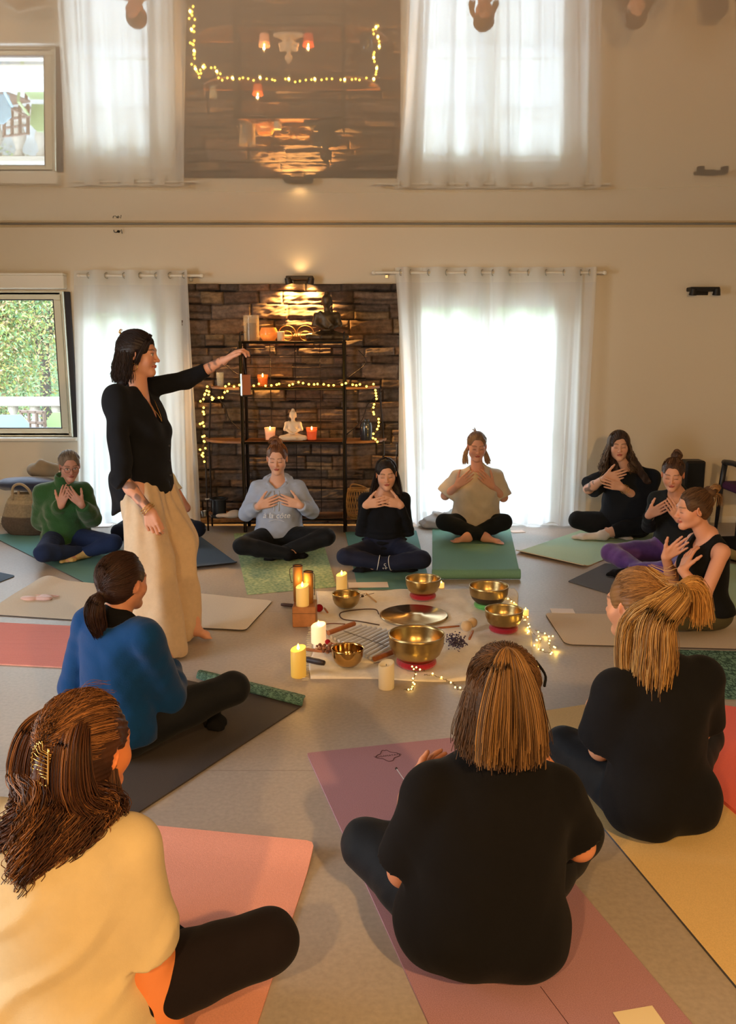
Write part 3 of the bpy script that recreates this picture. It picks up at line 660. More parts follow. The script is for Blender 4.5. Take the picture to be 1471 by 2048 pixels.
    def skin_mesh(s, lips=(176, 92, 84), brow=(70, 48, 38), extra=None, makeup=1.0, zmin=.014):
        v, q = s.B.mesh(zmin=zmin); p = (v-s.Hc)@s.Rh/s.hs; x, y, z = p.T; ax = np.abs(x)
        C = np.tile(s.skin, (len(v), 1)); near = (np.linalg.norm(p, axis=1) < .16)
        def blend(m, c): C[:] = C*(1-m[:, None])+np.array(c)*m[:, None]
        red = s.skin*np.array([1.0, .72, .7]); front = near*(y > .03)
        blend(.5*front*np.exp(-((ax-.04)**2+(z+.03)**2)/.018**2), red); blend(.45*front*np.exp(-((ax)**2+(z+.03)**2)/.011**2), red)
        blend(.35*near*np.exp(-((ax-.078)**2+(z)**2+y**2)/.03**2), red)
        zl = -.060+.0018*np.cos(x*130)
        blend(front*(y > .07)*(1-smoothstep(.0065, .0095, np.abs(z-zl)+ax*.12))*(1-smoothstep(.018, .023, ax)), srgb(lips))
        blend(front*(y > .07)*.6*(1-smoothstep(.0, .002, np.abs(z+.0600)))*(1-smoothstep(.014, .02, ax)), srgb(110, 50, 45))
        zb = .0255+.006*np.cos((ax-.032)*60)-.003
        blend(front*.8*(1-smoothstep(.002, .0055, np.abs(z-zb)))*smoothstep(.008, .014, ax)*(1-smoothstep(.046, .056, ax)), srgb(brow))
        blend(front*.3*np.exp(-((ax-.031)**2+(z-.006)**2)/.013**2), s.skin*np.array([.55, .42, .4]))
        if s.open:
            blend(front*(1-smoothstep(.011, .014, np.hypot(ax-.030, (z-.002)*1.9))), srgb(225, 220, 215)); blend(front*(1-smoothstep(.0045, .006, np.hypot(ax-.030, (z-.002)))), srgb(60, 42, 30))
            blend(front*.9*(1-smoothstep(.001, .003, np.abs(z-.0085)))*(1-smoothstep(.012, .016, np.abs(ax-.030))), srgb(40, 25, 22))
        else: blend(front*(y > .05)*.85*(1-smoothstep(.0012, .0035, np.abs(z+.004+.0*ax-.002*np.cos((ax-.03)*90)+.001)))*(1-smoothstep(.012, .017, np.abs(ax-.030))), srgb(62, 38, 32))
        if extra: extra(v, C, blend)
        return put('body', v, q, SKIN, s.e, C)
    # ---------------- hair
    def hc(s, *p): return s.Hc+s.Rh@V(*p)*s.hs
    def hair_cap(s, A, vol=.010, low=-.055, face=(0, .097, -.024), fr=(.066, .066, .108), k=.018):
        H = s.hs; rt = s.Rh
        A.ell(s.hc(0, -.016, .030), V(.073+vol, .091+vol, .083+vol)*H, rt, .02)
        A.ell(s.hc(0, -.040, -.015), V(.060+vol*.8, .060+vol*.6, .065+vol*.5)*H, rt, .03)
        A.ell(s.hc(*face), V(*fr)*H, rt, k, 's')
        for d in (-1, 1): A.ell(s.hc(d*.084, .012, -.014), V(.024, .030, .036)*H, rt, .010, 's')
        A.plane(s.hc(0, 0, low), s.Rh@V(0, .5, -1), .02)
    def hair_mesh(s, A, cols, paths=None, rad=.0014, disp=.0025, fs=1.0, seed=0, sides=3, name='hair'):
        cols = np.array([srgb(c) for c in cols]); r_ = np.random.default_rng(seed); Rh, Hc, H = s.Rh, s.Hc, s.hs
        def dsp(p):
            q_ = (p-Hc)@Rh/H; th = np.arctan2(q_[:, 0], q_[:, 2]+.02)
            return disp*(np.sin(th*46+q_[:, 1]*30)*.5+nsum(q_*np.array([1, .35, .35]), 170*fs, 3)*.7)
        v, q = A.mesh(disp=dsp, band=.012); pq = (v-Hc)@Rh/H
        t = np.clip(.5+.35*nsum(pq*np.array([1, .22, .22]), 260, 9)+.15*nsum(pq, 60, 4), 0, 1)[:, None]
        t = t*.45; C = cols[0]*(1-t)*.8+cols[min(1, len(cols)-1)]*t
        vs, qs, cs = [v], [q], [C]
        for P_, rr, (c0, c1) in (paths or []):
            sv, sq, si = strands(P_, rr, sides); tt = r_.random(len(P_))**1.3; cc = (cols[c0]*(1-tt)[:, None]+cols[c1]*tt[:, None])*r_.uniform(.8, 1.15, (len(P_), 1))
            qs.append(sq+sum(len(a) for a in vs)); vs.append(sv); cs.append(cc[si])
        return put(name, np.vstack(vs), np.vstack(qs), HAIRM, s.e, np.vstack(cs))
    def scalp_dir(s, n, r_, front=.72, low=-.35):             # random directions on the haired scalp, head coordinates
        out = []
        while len(out) < n:
            d = unit(r_.normal(size=3))
            if d[2] < low-.25*d[1] or (d[1] > .25 and d[2] < front-.25+.55*(d[1]-.25) and abs(d[0]) < .95): continue
            if abs(d[0]) > .75 and d[1] > -.15 and d[2] < .12: continue
            out.append(d)
        return np.array(out)
    def pulled(s, n, gather, seed=0, lift=.004, vol=.012, m=9, gc=None, low=-.55):   # strands combed over the scalp to a gathering point
        r_ = np.random.default_rng(seed); d0 = s.scalp_dir(n, r_, low=low); g = unit(gather); rad = V(.073+vol, .091+vol, .083+vol); c0 = V(0, -.016, .030); out = []
        gp = V(*gc) if gc is not None else c0+rad*g
        for k, t in enumerate(np.linspace(0, 1, m)):
            d = d0*(1-t)+g*t; d /= np.linalg.norm(d, axis=1)[:, None]
            p = c0+d*rad+d*lift*np.sin(pi*t)*r_.uniform(.3, 1.2, (n, 1)); w_ = smoothstep(.6, 1, t); out.append(p*(1-w_)+gp*w_)
        P_ = np.stack(out, 1); P_ += r_.normal(size=(n, 1, 3))*.0012
        return s.Hc+(P_@s.Rh.T)*s.hs
    def hanging(s, n, top, length, spread, seed=0, az=(-180, 180), wave=0., wl=.06, m=16, flare=0., world=True, jitter=.006, vol=.014, z_end=None, taper=1., droop=None, frontcut=55):
        # strands from the parting over the skull, then straight down
        r_ = np.random.default_rng(seed); rad = V(.073+vol, .091+vol, .083+vol); c0 = V(0, -.016, .030); P_ = []
        cl = r_.integers(0, max(4, n//26), n); cph = r_.uniform(0, 6.28, (cl.max()+1, 3)); caz = r_.uniform(az[0], az[1], cl.max()+1)
        for i in range(n):
            a = R(caz[cl[i]]+r_.normal()*7); dirh = V(sin(a), cos(a), 0)          # az 0 = face, 180 = back
            tp = V(*top); lay = r_.uniform(.0, 1); L_ = length*r_.uniform(.82, 1.04)
            pts = []
            th1 = R(100+r_.normal()*4); st = [c0+rad*(1+.02*lay)*V(sin(t)*dirh[0], sin(t)*dirh[1], cos(t)) for t in np.linspace(R(8+20*r_.random()), th1, 8)]
            st = s.Hc+np.array(st)@s.Rh.T*s.hs; e_ = st[-1]; dw = s.Rh@dirh; dw[2] = 0
            tt = np.linspace(0, 1, m)[1:]; z = -tt*L_
            out = spread*np.sin(tt*pi*.5)+flare*tt**2
            wv = wave*tt[:, None]*np.stack([np.sin(z/wl*6.28+cph[cl[i], 0]), np.sin(z/wl*6.28+cph[cl[i], 1]), 0*z], -1)
            low_ = e_+dw*out[:, None]+V(0, 0, 1)*z[:, None]+wv+r_.normal(size=3)*V(jitter, jitter, 0)*np.linspace(.3, 1, m-1)[:, None]
            if droop is not None: low_ = low_+np.asarray(droop)*(tt**2)[:, None]
            P_.append(np.vstack([st, low_]))
        return np.array(P_)
    def tail(s, n, pts, r0, r1, seed=0, m=22, wave=0., wl=.08, jit=.004):   # ponytail: strands following a path with a growing cross-section
        r_ = np.random.default_rng(seed); c = bez(pts, m); T = np.gradient(c, axis=0); T /= np.linalg.norm(T, axis=1)[:, None]; u = unit(np.cross(T[0], (.3, .1, 1))); U = []
        for k in range(m): u = unit(u-T[k]*u.dot(T[k])); U.append(u)
        U = np.array(U); W = np.cross(T, U); a = r_.uniform(0, 6.28, n); q = np.sqrt(r_.random(n)); tt = np.linspace(0, 1, m); rr = np.interp(tt, np.linspace(0, 1, len(r1)), r1) if np.ndim(r1) else r0+(r1-r0)*tt
        ph = r_.uniform(0, 6.28, n)[:, None]; L_ = r_.uniform(.8, 1.0, n)
        idx = np.clip(np.outer(L_, tt)*(m-1), 0, m-1.001); i0 = idx.astype(int); f = (idx-i0)[..., None]; lerp = lambda A: A[i0]*(1-f)+A[i0+1]*f
        C_, U_, W_ = lerp(c), lerp(U), lerp(W); R_ = rr[None, :]*q[:, None]
        P_ = C_+(R_*np.cos(a)[:, None])[..., None]*U_+(R_*np.sin(a)[:, None])[..., None]*W_
        P_ = P_+wave*np.sin(tt[None, :, None]*6.28*2+ph[..., None])*U_*tt[None, :, None]+r_.normal(size=(n, 1, 3))*jit*tt[None, :, None]
        return P_
    # ---------------- clothing
    def cloth(s, A, name, mt, amp=.003, k=38, seed=1, fold=None, h=None, zmin=.0135, relax=1):
        def dsp(p):
            q_ = p-s.O; w_ = nsum(q_, 9, seed+5)*.05; r1 = nsum(q_*np.array([1, 1, .5])+w_[:, None], k, seed); d = amp*(.55*r1+.75*(1-2*np.abs(nsum(q_*np.array([1, 1, .6])+w_[:, None], k*.8, seed+2)))*.6+.3*nsum(q_, k*2.5, seed+1))
            return d+(fold(q_) if fold else 0)
        v, q = A.mesh(disp=dsp if (amp or fold) else None, band=.03, zmin=zmin, relax=relax)
        return put(name, v, q, mt, s.e)
SIT = dict(hipR=(.09, .03, .10), hipL=(-.09, .03, .10), knR=(.37, .27, .13), knL=(-.37, .27, .13), anR=(-.05, .41, .055), anL=(.06, .34, .055), toeR=(-.20, .36, .035), toeL=(.21, .30, .035))
BLK = fabric('black_jersey', srgb(20, 20, 23), sheen=0); NAVY = fabric('navy_leggings', srgb(30, 36, 60), rough=.7); LEG = fabric('black_leggings', srgb(22, 24, 28), rough=.7, sheen=.05)
def seated(label, O, yaw, sc=1., g=1., lean=0, side=0, skin=(222, 172, 148), h=.004, head=None, hyaw=0, hp=0, hroll=0, eyes=False, j={}, top=None, pants=None, sleeve='long', o_top=.014, hem=.10, neck=(.062, .05, .05), nz=.575, ny=.03,
           hands=True, curl=.22, amp=.004, belly=0., bust=1., feet='bare', sock=None, htop=.005, loose_arm=0., fold=None, pants_o=.008, cuffs=True, anklecut=None, armcut=None, thumb=(.75, .62), flare=0., palms=None, extra=None, lips=(176, 92, 84), brow=(80, 55, 42), hk=38, tds=None, clothh=None, spread=.04, box=0., shz=.495, armk=1.):
    p = Person(label, O, yaw, sc, g, lean, side, skin, h); p.shz = shz; fwd = p.Rz@V(0, 1, 0)
    J = {k: p.L(*v) for k, v in SIT.items()}
    J['elR'], J['elL'] = p.T(.27*g**.5, .03, .33), p.T(-.27*g**.5, .03, .33); J['wrR'], J['wrL'] = p.T(.125, .165, .42), p.T(-.125, .165, .42); J['tpR'], J['tpL'] = p.T(-.02, .17, .49), p.T(.02, .17, .49)
    for k, v in j.items(): J[k] = P(v[0], v[1], O[1]+v[2]) if len(v) == 3 else F(v[0], v[1], v[3])
    p.J = J; Hc = p.T(0, .02, .745) if head is None else P(head[0], head[1], O[1]+head[2])
    p.torso(p.B, -.004, bust=bust, belly=belly); p.head(Hc, hyaw, hp, hroll, eyes)
    for d, n in ((1, 'R'), (-1, 'L')):
        p.arm(d, J['el'+n], J['wr'+n], r=(.044*armk, .036*armk, .026)); p.leg(J['hip'+n], J['kn'+n], J['an'+n], r=(.082, .052, .034)); p.foot(J['an'+n], J['toe'+n], toes=(feet == 'bare'))
        if hands:
            fd = J['tp'+n]-J['wr'+n]; td = (tds or {}).get(n, V(0, 0, 1)); pl = (palms or {}).get(n, -fwd); p.hand(J['wr'+n], fd, pl, td, curl=curl, thumb=thumb, spread=spread)
    def ex(v, C, bl):
        if extra: extra(p, v, C, bl)
    p.skin_mesh(extra=ex, lips=lips, brow=brow)
    if pants is not None:
        A = Sdf(clothh or .006); E = lambda c, r: A.ell(p.T(*c), V(r[0]*g, r[1]*g, r[2])*sc+pants_o, p.Rt, .05)
        E((0, -.015, .12), (.165, .125, .11)); E((-.085*g, -.05, .10), (.09, .10, .095)); E((.085*g, -.05, .10), (.09, .10, .095)); E((0, .0, .2), (.13, .105, .07))
        for n in 'RL':
            kn, an = J['kn'+n], J['an'+n]; c = unit(an-kn); A.cone(J['hip'+n], kn, .088*sc*g**.7+pants_o, .058*sc*g**.7+pants_o, .03); m = kn*.68+an*.32; fl = flare
            A.cone(kn, m, .058*sc*g**.7+pants_o, .056*sc*g**.7+pants_o, .02)
            cut = an-c*(.0 if anklecut is None else anklecut)
            A.cone(m, an+c*.02, .056*sc*g**.7+pants_o, .034*sc+pants_o+fl, .012, clip=[(cut, c)])
        p.cloth(A, 'trousers', pants, amp=.003, k=34, seed=4)
    if feet == 'sock':
        for n in 'RL':
            A = Sdf(.005); kn, an = J['kn'+n], J['an'+n]; c = unit(an-kn); p.foot(an, J['toe'+n], B=A, o=.006, toes=False); A.cone(an-c*.10, an, .040*sc, .036*sc, .015); p.cloth(A, 'sock', sock, amp=.0015, k=80)
    if top is not None:
        A = Sdf(clothh or .006); p.torso(A, o_top, k=.055, bust=bust, belly=belly, tank=sleeve == 'none')
        A.ell(p.T(0, -.005, .30), V(.135*g, .11*g, .22)*sc+o_top, p.Rt, .06)
        if box: A.ell(p.T(0, -.03, .22), V(.165*g, .13*g, .24)*sc*box+o_top, p.Rt, .08)
        for d, n in ((1, 'R'), (-1, 'L')):
            sh, el, wr = p.sh(d), J['el'+n], J['wr'+n]; gg = g**.6; oo = o_top*.9+loose_arm
            if sleeve == 'long':
                A.cone(sh, el, .038*sc*gg+oo, .038*sc*gg+oo, .035); m = el*.6+wr*.4; c = unit(wr-el); cut = wr-c*.012
                A.cone(el, m, .038*sc*gg+oo, .037*sc*gg+oo*.9, .02); A.cone(m, wr+c*.02, .037*sc*gg+oo*.9, .026*sc+oo*.55, .012, clip=[(cut, c)])
            elif sleeve == 'short':
                f = armcut if armcut is not None else .72; c = unit(el-sh); A.cone(sh, el, .041*sc*gg+oo*.9, .050*sc*gg+oo*1.35, .035, clip=[(sh*(1-f)+el*f, c)])
        if sleeve == 'none':
            for d in (-1, 1): A.ell(p.T(d*.172*g**.5, -.01, .49), V(.058, .09, .085)*sc, p.Rt, .008, 's')
        if neck: A.ell(p.T(0, ny, nz), V(*neck)*sc, p.Rt, .006, 's')
        A.plane(p.T(0, 0, hem), p.Rt@V(0, 0, -1), .006)
        p.A_top = A
        p.cloth(A, 'top', top, amp=amp, k=hk, seed=7, fold=fold)
    return p
EOF=0
# --- woman in pale blue hoodie
O = P(558, 1100, 6.62); O[2] = 0.012
BLUEG = fabric('hoodie_fleece', srgb(168, 180, 205))
p = seated('woman in pale blue-grey hoodie, eyes closed, sitting cross-legged before the shelf', O, 180, 1.0, 1.0, head=(554, 917, -.04), hp=12,
    j=dict(knR=(484, 1092, 'f', .13), knL=(652, 1074, 'f', .17), anR=(580, 1108, 'f', .06), anL=(560, 1106, 'f', .06), toeR=(615, 1106, 'f', .04), toeL=(528, 1114, 'f', .04), elR=(492, 1027, .0), elL=(622, 1022, .0), wrR=(516, 1013, -.15), wrL=(600, 1011, -.15), tpR=(552, 1000, -.165), tpL=(565, 1000, -.165)),
    top=BLUEG, pants=LEG, feet='sock', sock=BLK, o_top=.018, loose_arm=.004, amp=.005, hem=.115, box=.82, neck=(.068, .07, .075), nz=.565, ny=.045, brow=(120, 80, 60))
A = Sdf(.005); a = np.linspace(-2.2, 2.2, 9)
ring = [p.T(.098*sin(t), -.028-.092*cos(t)+.03, .535+.03*cos(t)-.03*(abs(t) > 1.6)) for t in a]
A.chain(ring, [.020, .026, .032, .036, .038, .036, .032, .026, .020], k=.02); A.cone(p.T(.07, .045, .535), p.T(.0, .085, .485), .016, .012, .02); A.cone(p.T(-.07, .045, .535), p.T(0, .085, .485), .016, .012, .02)
p.cloth(A, 'hood', BLUEG, amp=.004, k=60)
CORD = fabric('cord', srgb(200, 205, 215))
for d in (-1, 1): mb = MB(); mb.tube(bez([p.T(d*.02, .100, .49), p.T(d*.024, .135, .44), p.T(d*.02, .148, .38), p.T(d*.018, .15, .335)], 10), .0028, 6); mb.build('drawstring', CORD, p.e, smooth='all', local=False)
A = Sdf(.005); p.hair_cap(A, .006); A.ell(p.hc(.0, -.03, .126), V(.045, .045, .030)*p.hs, p.Rh, .015)
hr = p.pulled(420, (0, -.25, 1), 3, m=8, vol=.008); cu = p.tail(160, [p.hc(-.04, .02, .125), p.hc(.0, -.02, .16), p.hc(.045, -.04, .13), p.hc(0, -.07, .12)], .01, .022, 5, wave=.01)
p.hair_mesh(A, [(92, 58, 40), (150, 100, 66), (190, 130, 84)], [(hr, .0016, (0, 2)), (cu, .0018, (0, 2))], disp=.004)
# chest lettering "a la cote" in script and the arc below it
def text_obj(body, size, mt, name, parent, M4, extrude=.0006, shear=.25):
    c = bpy.data.curves.new(name, 'FONT'); c.body = body; c.size = size; c.extrude = extrude; c.align_x = 'CENTER'; c.shear = shear
    o = bpy.data.objects.new(name, c); COL.objects.link(o); o.parent = parent; return _to_mesh(o, mt, M4, parent)
def _to_mesh(o, mt, M4, parent):
    dg = bpy.context.evaluated_depsgraph_get(); me = bpy.data.meshes.new_from_object(o.evaluated_get(dg)); nm = o.name; c = o.data; bpy.data.objects.remove(o); bpy.data.curves.remove(c)
    v = np.zeros(len(me.vertices)*3, np.float32); me.vertices.foreach_get('co', v); v = v.reshape(-1, 3)
    v = M4(v); me.vertices.foreach_set('co', (v-np.array(parent.location)).astype(np.float32).ravel()); me.materials.clear(); me.materials.append(mt)
    n = bpy.data.objects.new(nm, me); COL.objects.link(n); n.parent = parent; return n
LET = fabric('print_white', srgb(225, 228, 235))
def on_chest(p, cx, cz, y0, cr=.16):
    def f(v):
        x, z = -v[:, 0]+cx*0, v[:, 1]
        return np.array([p.T(-(a)+cx, y0-.9*(a*a)+e_, cz+b_) for a, b_, e_ in zip(v[:, 0], z, v[:, 2])])
    return f
text_obj('à la côte', .062, LET, 'lettering', p.e, on_chest(p, .0, .285, .168))
mb = MB(); mb.tube([p.T(a, .166-.9*a*a, .262+.02*cos(a*22)-.01) for a in np.linspace(-.06, .06, 12)], .0015, 4); mb.build('printed_arc', LET, p.e, local=False)
# --- woman in black long-sleeved top
O = P(768, 1124, 6.25); O[2] = .012
def navyband(p, v, C, bl): pass
p = seated('dark-haired woman in a black long-sleeved top, eyes closed, sitting cross-legged in the middle', O, 180, .955, .93, head=(772, 948, -.03), hp=10, hyaw=0, hroll=3,
    j=dict(knR=(690, 1113, 'f', .12), knL=(843, 1119, 'f', .12), anR=(792, 1132, 'f', .055), anL=(748, 1130, 'f', .055), toeR=(835, 1136, 'f', .035), toeL=(705, 1138, 'f', .035), elR=(722, 1064, .02), elL=(816, 1063, .02), wrR=(731, 1010, -.12), wrL=(801, 1010, -.12), tpR=(768, 1002, -.16), tpL=(765, 1000, -.15)),
    top=fabric('black_rib', srgb(22, 26, 34), amp=0) if 0 else fabric('black_rib', srgb(22, 25, 32)), pants=NAVY, feet='sock', sock=fabric('black_sock', srgb(18, 20, 26)), o_top=.007, amp=.003, hem=.12, neck=(.105, .07, .062), nz=.55, ny=.06, brow=(50, 34, 28), fold=lambda q: .006*np.sin(q[:, 2]*150)*smoothstep(.30, .16, q[:, 2]))
for n, a0 in (('R', 1), ('L', 1)):                       # pale stripe and emblem near each ankle
    kn, an = p.J['kn'+n], p.J['an'+n]; c = unit(an-kn); ctr = kn*.35+an*.65; u = unit(np.cross(c, (0, 0, 1))); w2 = np.cross(c, u)
    mb = MB(); a = np.linspace(0, 2*pi, 25)[:-1]; mb.tube([ctr+(u*cos(t)+w2*sin(t))*.0535 for t in a], .003, 5, closed=True); mb.build('leg_stripe', LET, p.e, local=False, smooth='all')
    mb = MB(); f = V(0, -1, 0); e0 = ctr+c*.055+f*.050; 
    for dx, dz, r_ in ((-.006, .008, .008), (.006, -.006, .009), (.0, -.018, .005)): mb.tube([e0+V(dx+r_*cos(t), 0, dz+r_*sin(t)) for t in np.linspace(0, 5.2, 12)], .0018, 5)
    mb.build('leg_emblem', LET, p.e, local=False)
A = Sdf(.005); p.hair_cap(A, .010, low=-.3, face=(-.010, .098, -.026), fr=(.064, .066, .106)); 
A.cone(p.hc(0, -.05, .0), p.T(0, -.085, .52), .075, .07, .03); A.cone(p.hc(-.055, -.03, -.05), p.T(-.115, -.0, .53), .032, .03, .03); A.cone(p.hc(.05, -.035, -.05), p.T(.10, -.03, .53), .03, .024, .03)
hg = p.hanging(700, (0, 0, 0), .21, .03, 4, az=(75, 285), m=10, jitter=.008, vol=.012)
p.hair_mesh(A, [(28, 22, 22), (58, 46, 44), (80, 64, 60)], [(hg, .0016, (0, 1))], disp=.003)
# --- woman in cream tee (before the wide curtain)
O = P(951, 1068, 7.15); O[2] = .012
TEE = fabric('cream_cotton', srgb(200, 190, 176))
def fr_fold(q): return .0
p = seated('woman in an oversized cream t-shirt sitting cross-legged before the wide sheer curtain', O, 180, 1.01, 1.04, head=(953, 893, -.03), hp=10,
    j=dict(knR=(888, 1044, 'f', .15), knL=(1007, 1044, 'f', .15), anR=(972, 1074, 'f', .055), anL=(932, 1074, 'f', .055), toeR=(1008, 1082, 'f', .035), toeL=(902, 1079, 'f', .035), elR=(890, 991, .02), elL=(1006, 995, .02), wrR=(913, 972, -.13), wrL=(984, 973, -.13), tpR=(940, 950, -.16), tpL=(963, 950, -.16)),
    top=TEE, pants=fabric('black_trousers', srgb(25, 30, 35)), feet='bare', sleeve='short', armcut=.95, o_top=.024, loose_arm=.004, amp=.008, hk=26, hem=.085, box=.95, neck=(.066, .06, .05), nz=.57, ny=.03, anklecut=.03, brow=(120, 85, 65), skin=(214, 160, 140))
A = Sdf(.005); p.hair_cap(A, .006, low=-.05); hr = p.pulled(350, (0, -1, .35), 5, vol=.008); t1 = p.tail(160, [p.hc(.06, -.07, -.02), p.hc(.085, -.05, -.08), p.T(.10, -.03, .60)], .012, .022, 6, wave=.01); t2 = p.tail(160, [p.hc(-.06, -.07, -.02), p.hc(-.085, -.05, -.08), p.T(-.10, -.03, .60)], .012, .022, 7, wave=.01)
fl = p.tail(24, [p.hc(.01, -.02, .11), p.hc(.02, -.02, .135), p.hc(.035, -.02, .15)], .006, .012, 8, m=6)
p.hair_mesh(A, [(120, 92, 70), (168, 138, 108), (205, 175, 140)], [(hr, .0015, (0, 1)), (t1, .0018, (1, 2)), (t2, .0018, (1, 2)), (fl, .0012, (1, 2))])
mb = MB(); c = p.J['wrR']; ax_ = unit(p.J['tpR']-c); u = unit(np.cross(ax_, (0, 0, 1))); w2 = np.cross(ax_, u)
# --- woman in green mohair jumper, with glasses
O = P(135, 1100, 6.58); O[2] = .012
GREEN = fabric('green_mohair', srgb(48, 92, 52), sheen=.45, bump=.6, bscale=120, bdist=.006)
p = seated('woman in a fuzzy green jumper and round glasses, sitting cross-legged under the window', O, 193, .955, .98, lean=4, head=(139, 932, -.06), hyaw=14, hp=12, eyes=True,
    j=dict(knR=(86, 1106, 'f', .12), knL=(226, 1086, 'f', .13), anR=(160, 1104, 'f', .06), anL=(172, 1104, 'f', .06), toeR=(130, 1120, 'f', .035), toeL=(118, 1120, 'f', .04), elR=(82, 1042, .05), elL=(183, 1036, .0), wrR=(122, 1012, -.17), wrL=(163, 1010, -.17), tpR=(129, 986, -.18), tpL=(139, 985, -.19)),
    top=GREEN, pants=fabric('navy_jeans', srgb(38, 52, 88)), feet='sock', sock=fabric('mustard_sock', srgb(205, 178, 120), var=.3, vscale=22), o_top=.026, loose_arm=.014, amp=.007, hem=.08, neck=(.052, .052, .05), nz=.62, ny=.01, skin=(205, 150, 130), brow=(100, 78, 60), lips=(165, 90, 85), tds={'R': V(-1, 0, .5), 'L': V(1, 0, .5)})
A = Sdf(.005); A.cone(p.T(0, -.012, .51), p.T(0, 0, .61), .078, .058, .02); A.ell(p.T(0, .02, .665), V(.047, .048, .05), p.Rt, .006, 's'); p.cloth(A, 'collar', GREEN, amp=.003)
A = Sdf(.005); p.hair_cap(A, .008, low=-.05); A.ell(p.hc(0, -.11, .02), V(.035, .03, .035), p.Rh, .02); hr = p.pulled(420, (0, -1, .25), 6)
p.hair_mesh(A, [(116, 98, 82), (160, 142, 124), (196, 180, 162)], [(hr, .0015, (0, 2))])
def glasses(p):
    e = MB()
    for d in (-1, 1): e.tube([p.hc(d*.031+.0225*cos(t), .103-.004*abs(cos(t)), .0+.0215*sin(t)) for t in np.linspace(0, 2*pi, 25)[:-1]], .0016, 6, closed=True); e.tube([p.hc(d*.053, .098, .004), p.hc(d*.072, .06, .006), p.hc(d*.078, .0, .004)], .0014, 5)
    e.tube([p.hc(-.009, .106, .004), p.hc(0, .108, .007), p.hc(.009, .106, .004)], .0014, 5); o = e.build('glasses_frame', mat('bronze_wire', srgb(120, 96, 84), rough=.35, metal=.7), p.e, local=False, smooth='all')
    return o
glasses(p)
PEARL = mat('pearl', srgb(225, 215, 200), rough=.25)
mb = MB(); mb.ball(p.hc(.079, .0, -.042), .007); mb.build('earring', PEARL, p.e, smooth=True, local=False)
# --- person mostly hidden behind the standing woman
O = P(306, 1064, 7.25); O[2] = .012
p = seated('person in a pale sleeveless top and navy trousers, mostly hidden behind the standing woman', O, 172, .97, 1., head=(300, 905, -.03),
    j=dict(knR=(238, 1064, 'f', .12), knL=(394, 1058, 'f', .14), anR=(330, 1078, 'f', .055), anL=(290, 1076, 'f', .055), toeR=(360, 1080, 'f', .035), toeL=(258, 1080, 'f', .035), elR=(238, 1014, .0), elL=(372, 1016, -.05), wrR=(262, 985, -.16), wrL=(343, 978, -.2), tpR=(285, 968, -.2), tpL=(320, 962, -.2)),
    top=fabric('pale_top', srgb(205, 196, 186)), pants=fabric('dark_navy', srgb(26, 30, 44)), sleeve='short', armcut=.45, feet='bare', o_top=.016, hem=.1, skin=(212, 150, 130))
A = Sdf(.006); p.hair_cap(A, .010, low=-.06); p.hair_mesh(A, [(90, 60, 40), (140, 100, 66)], [])
A = Sdf(.005); A.ell(p.O+V(.14, -.20, .165), V(.13, .07, .035), None, .02); A.ell(p.O+V(.05, -.2, .16), V(.10, .07, .035), None, .03)
o = p.cloth(A, 'folded_scarf', fabric('sage_knit', srgb(140, 146, 136)), amp=.006, k=50)
# --- long-haired woman in black tee, white sock
O = P(1252, 1068, 7.1); O[2] = .012
def tatt(box, c0, strength=.75, sc=90):
    def f(p, v, C, bl):
        a, b_, r0 = box(p); ab = b_-a; t = np.clip((v-a)@ab/(ab@ab), 0, 1); d = np.linalg.norm(v-a-t[:, None]*ab, axis=1); m = (d < r0)*(t > .01)*(t < .99)*smoothstep(-.1, .35, nsum(v, sc, 6))*strength; bl(m, srgb(c0))
    return f
p = seated('long-haired woman in a loose black t-shirt with one white sock showing, near the bare wall', O, 163, 1.03, 1.15, head=(1237, 892, -.06), hyaw=6, hp=2, hroll=2,
    j=dict(knR=(1155, 1040, 'f', .14), knL=(1278, 1050, 'f', .14), anR=(1232, 1066, 'f', .055), anL=(1202, 1069, 'f', .06), toeR=(1265, 1074, 'f', .035), toeL=(1142, 1070, 'f', .045), elR=(1176, 978, -.04), elL=(1283, 1002, -.04), wrR=(1208, 957, -.22), wrL=(1243, 975, -.24), tpR=(1240, 949, -.25), tpL=(1212, 966, -.27)),
    top=fabric('charcoal_tee', srgb(28, 32, 40)), pants=fabric('black_joggers', srgb(24, 27, 32)), feet='sock', sock=fabric('white_sock', srgb(222, 212, 208)), sleeve='short', armcut=.92, o_top=.026, loose_arm=.008, amp=.006, hk=26, hem=.06, box=.95, neck=(.066, .055, .05), nz=.57, ny=.03, anklecut=.10, brow=(60, 42, 36),
    extra=tatt(lambda p: (p.J['elR'], p.J['elR']*.45+p.J['wrR']*.55, .06), (92, 86, 90)))
A = Sdf(.005); p.hair_cap(A, .014, low=-.3, face=(-.016, .098, -.026), fr=(.064, .067, .106)); A.cone(p.hc(.01, -.05, .0), p.T(-.03, -.09, .50), .08, .075, .03); A.cone(p.hc(-.065, -.02, -.04), p.T(-.13, .07, .47), .04, .036, .03); A.cone(p.hc(.06, -.02, -.05), p.T(.11, .05, .54), .03, .026, .03)
hg = p.hanging(650, (0, 0, 0), .24, .035, 4, az=(62, 292), m=14, jitter=.01, vol=.014, wave=.022, wl=.11)
p.hair_mesh(A, [(50, 36, 32), (92, 70, 58), (150, 124, 100)], [(hg, .0018, (0, 2))], disp=.005)
GOLD = mat('gold', srgb(212, 168, 92), rough=.25, metal=1)
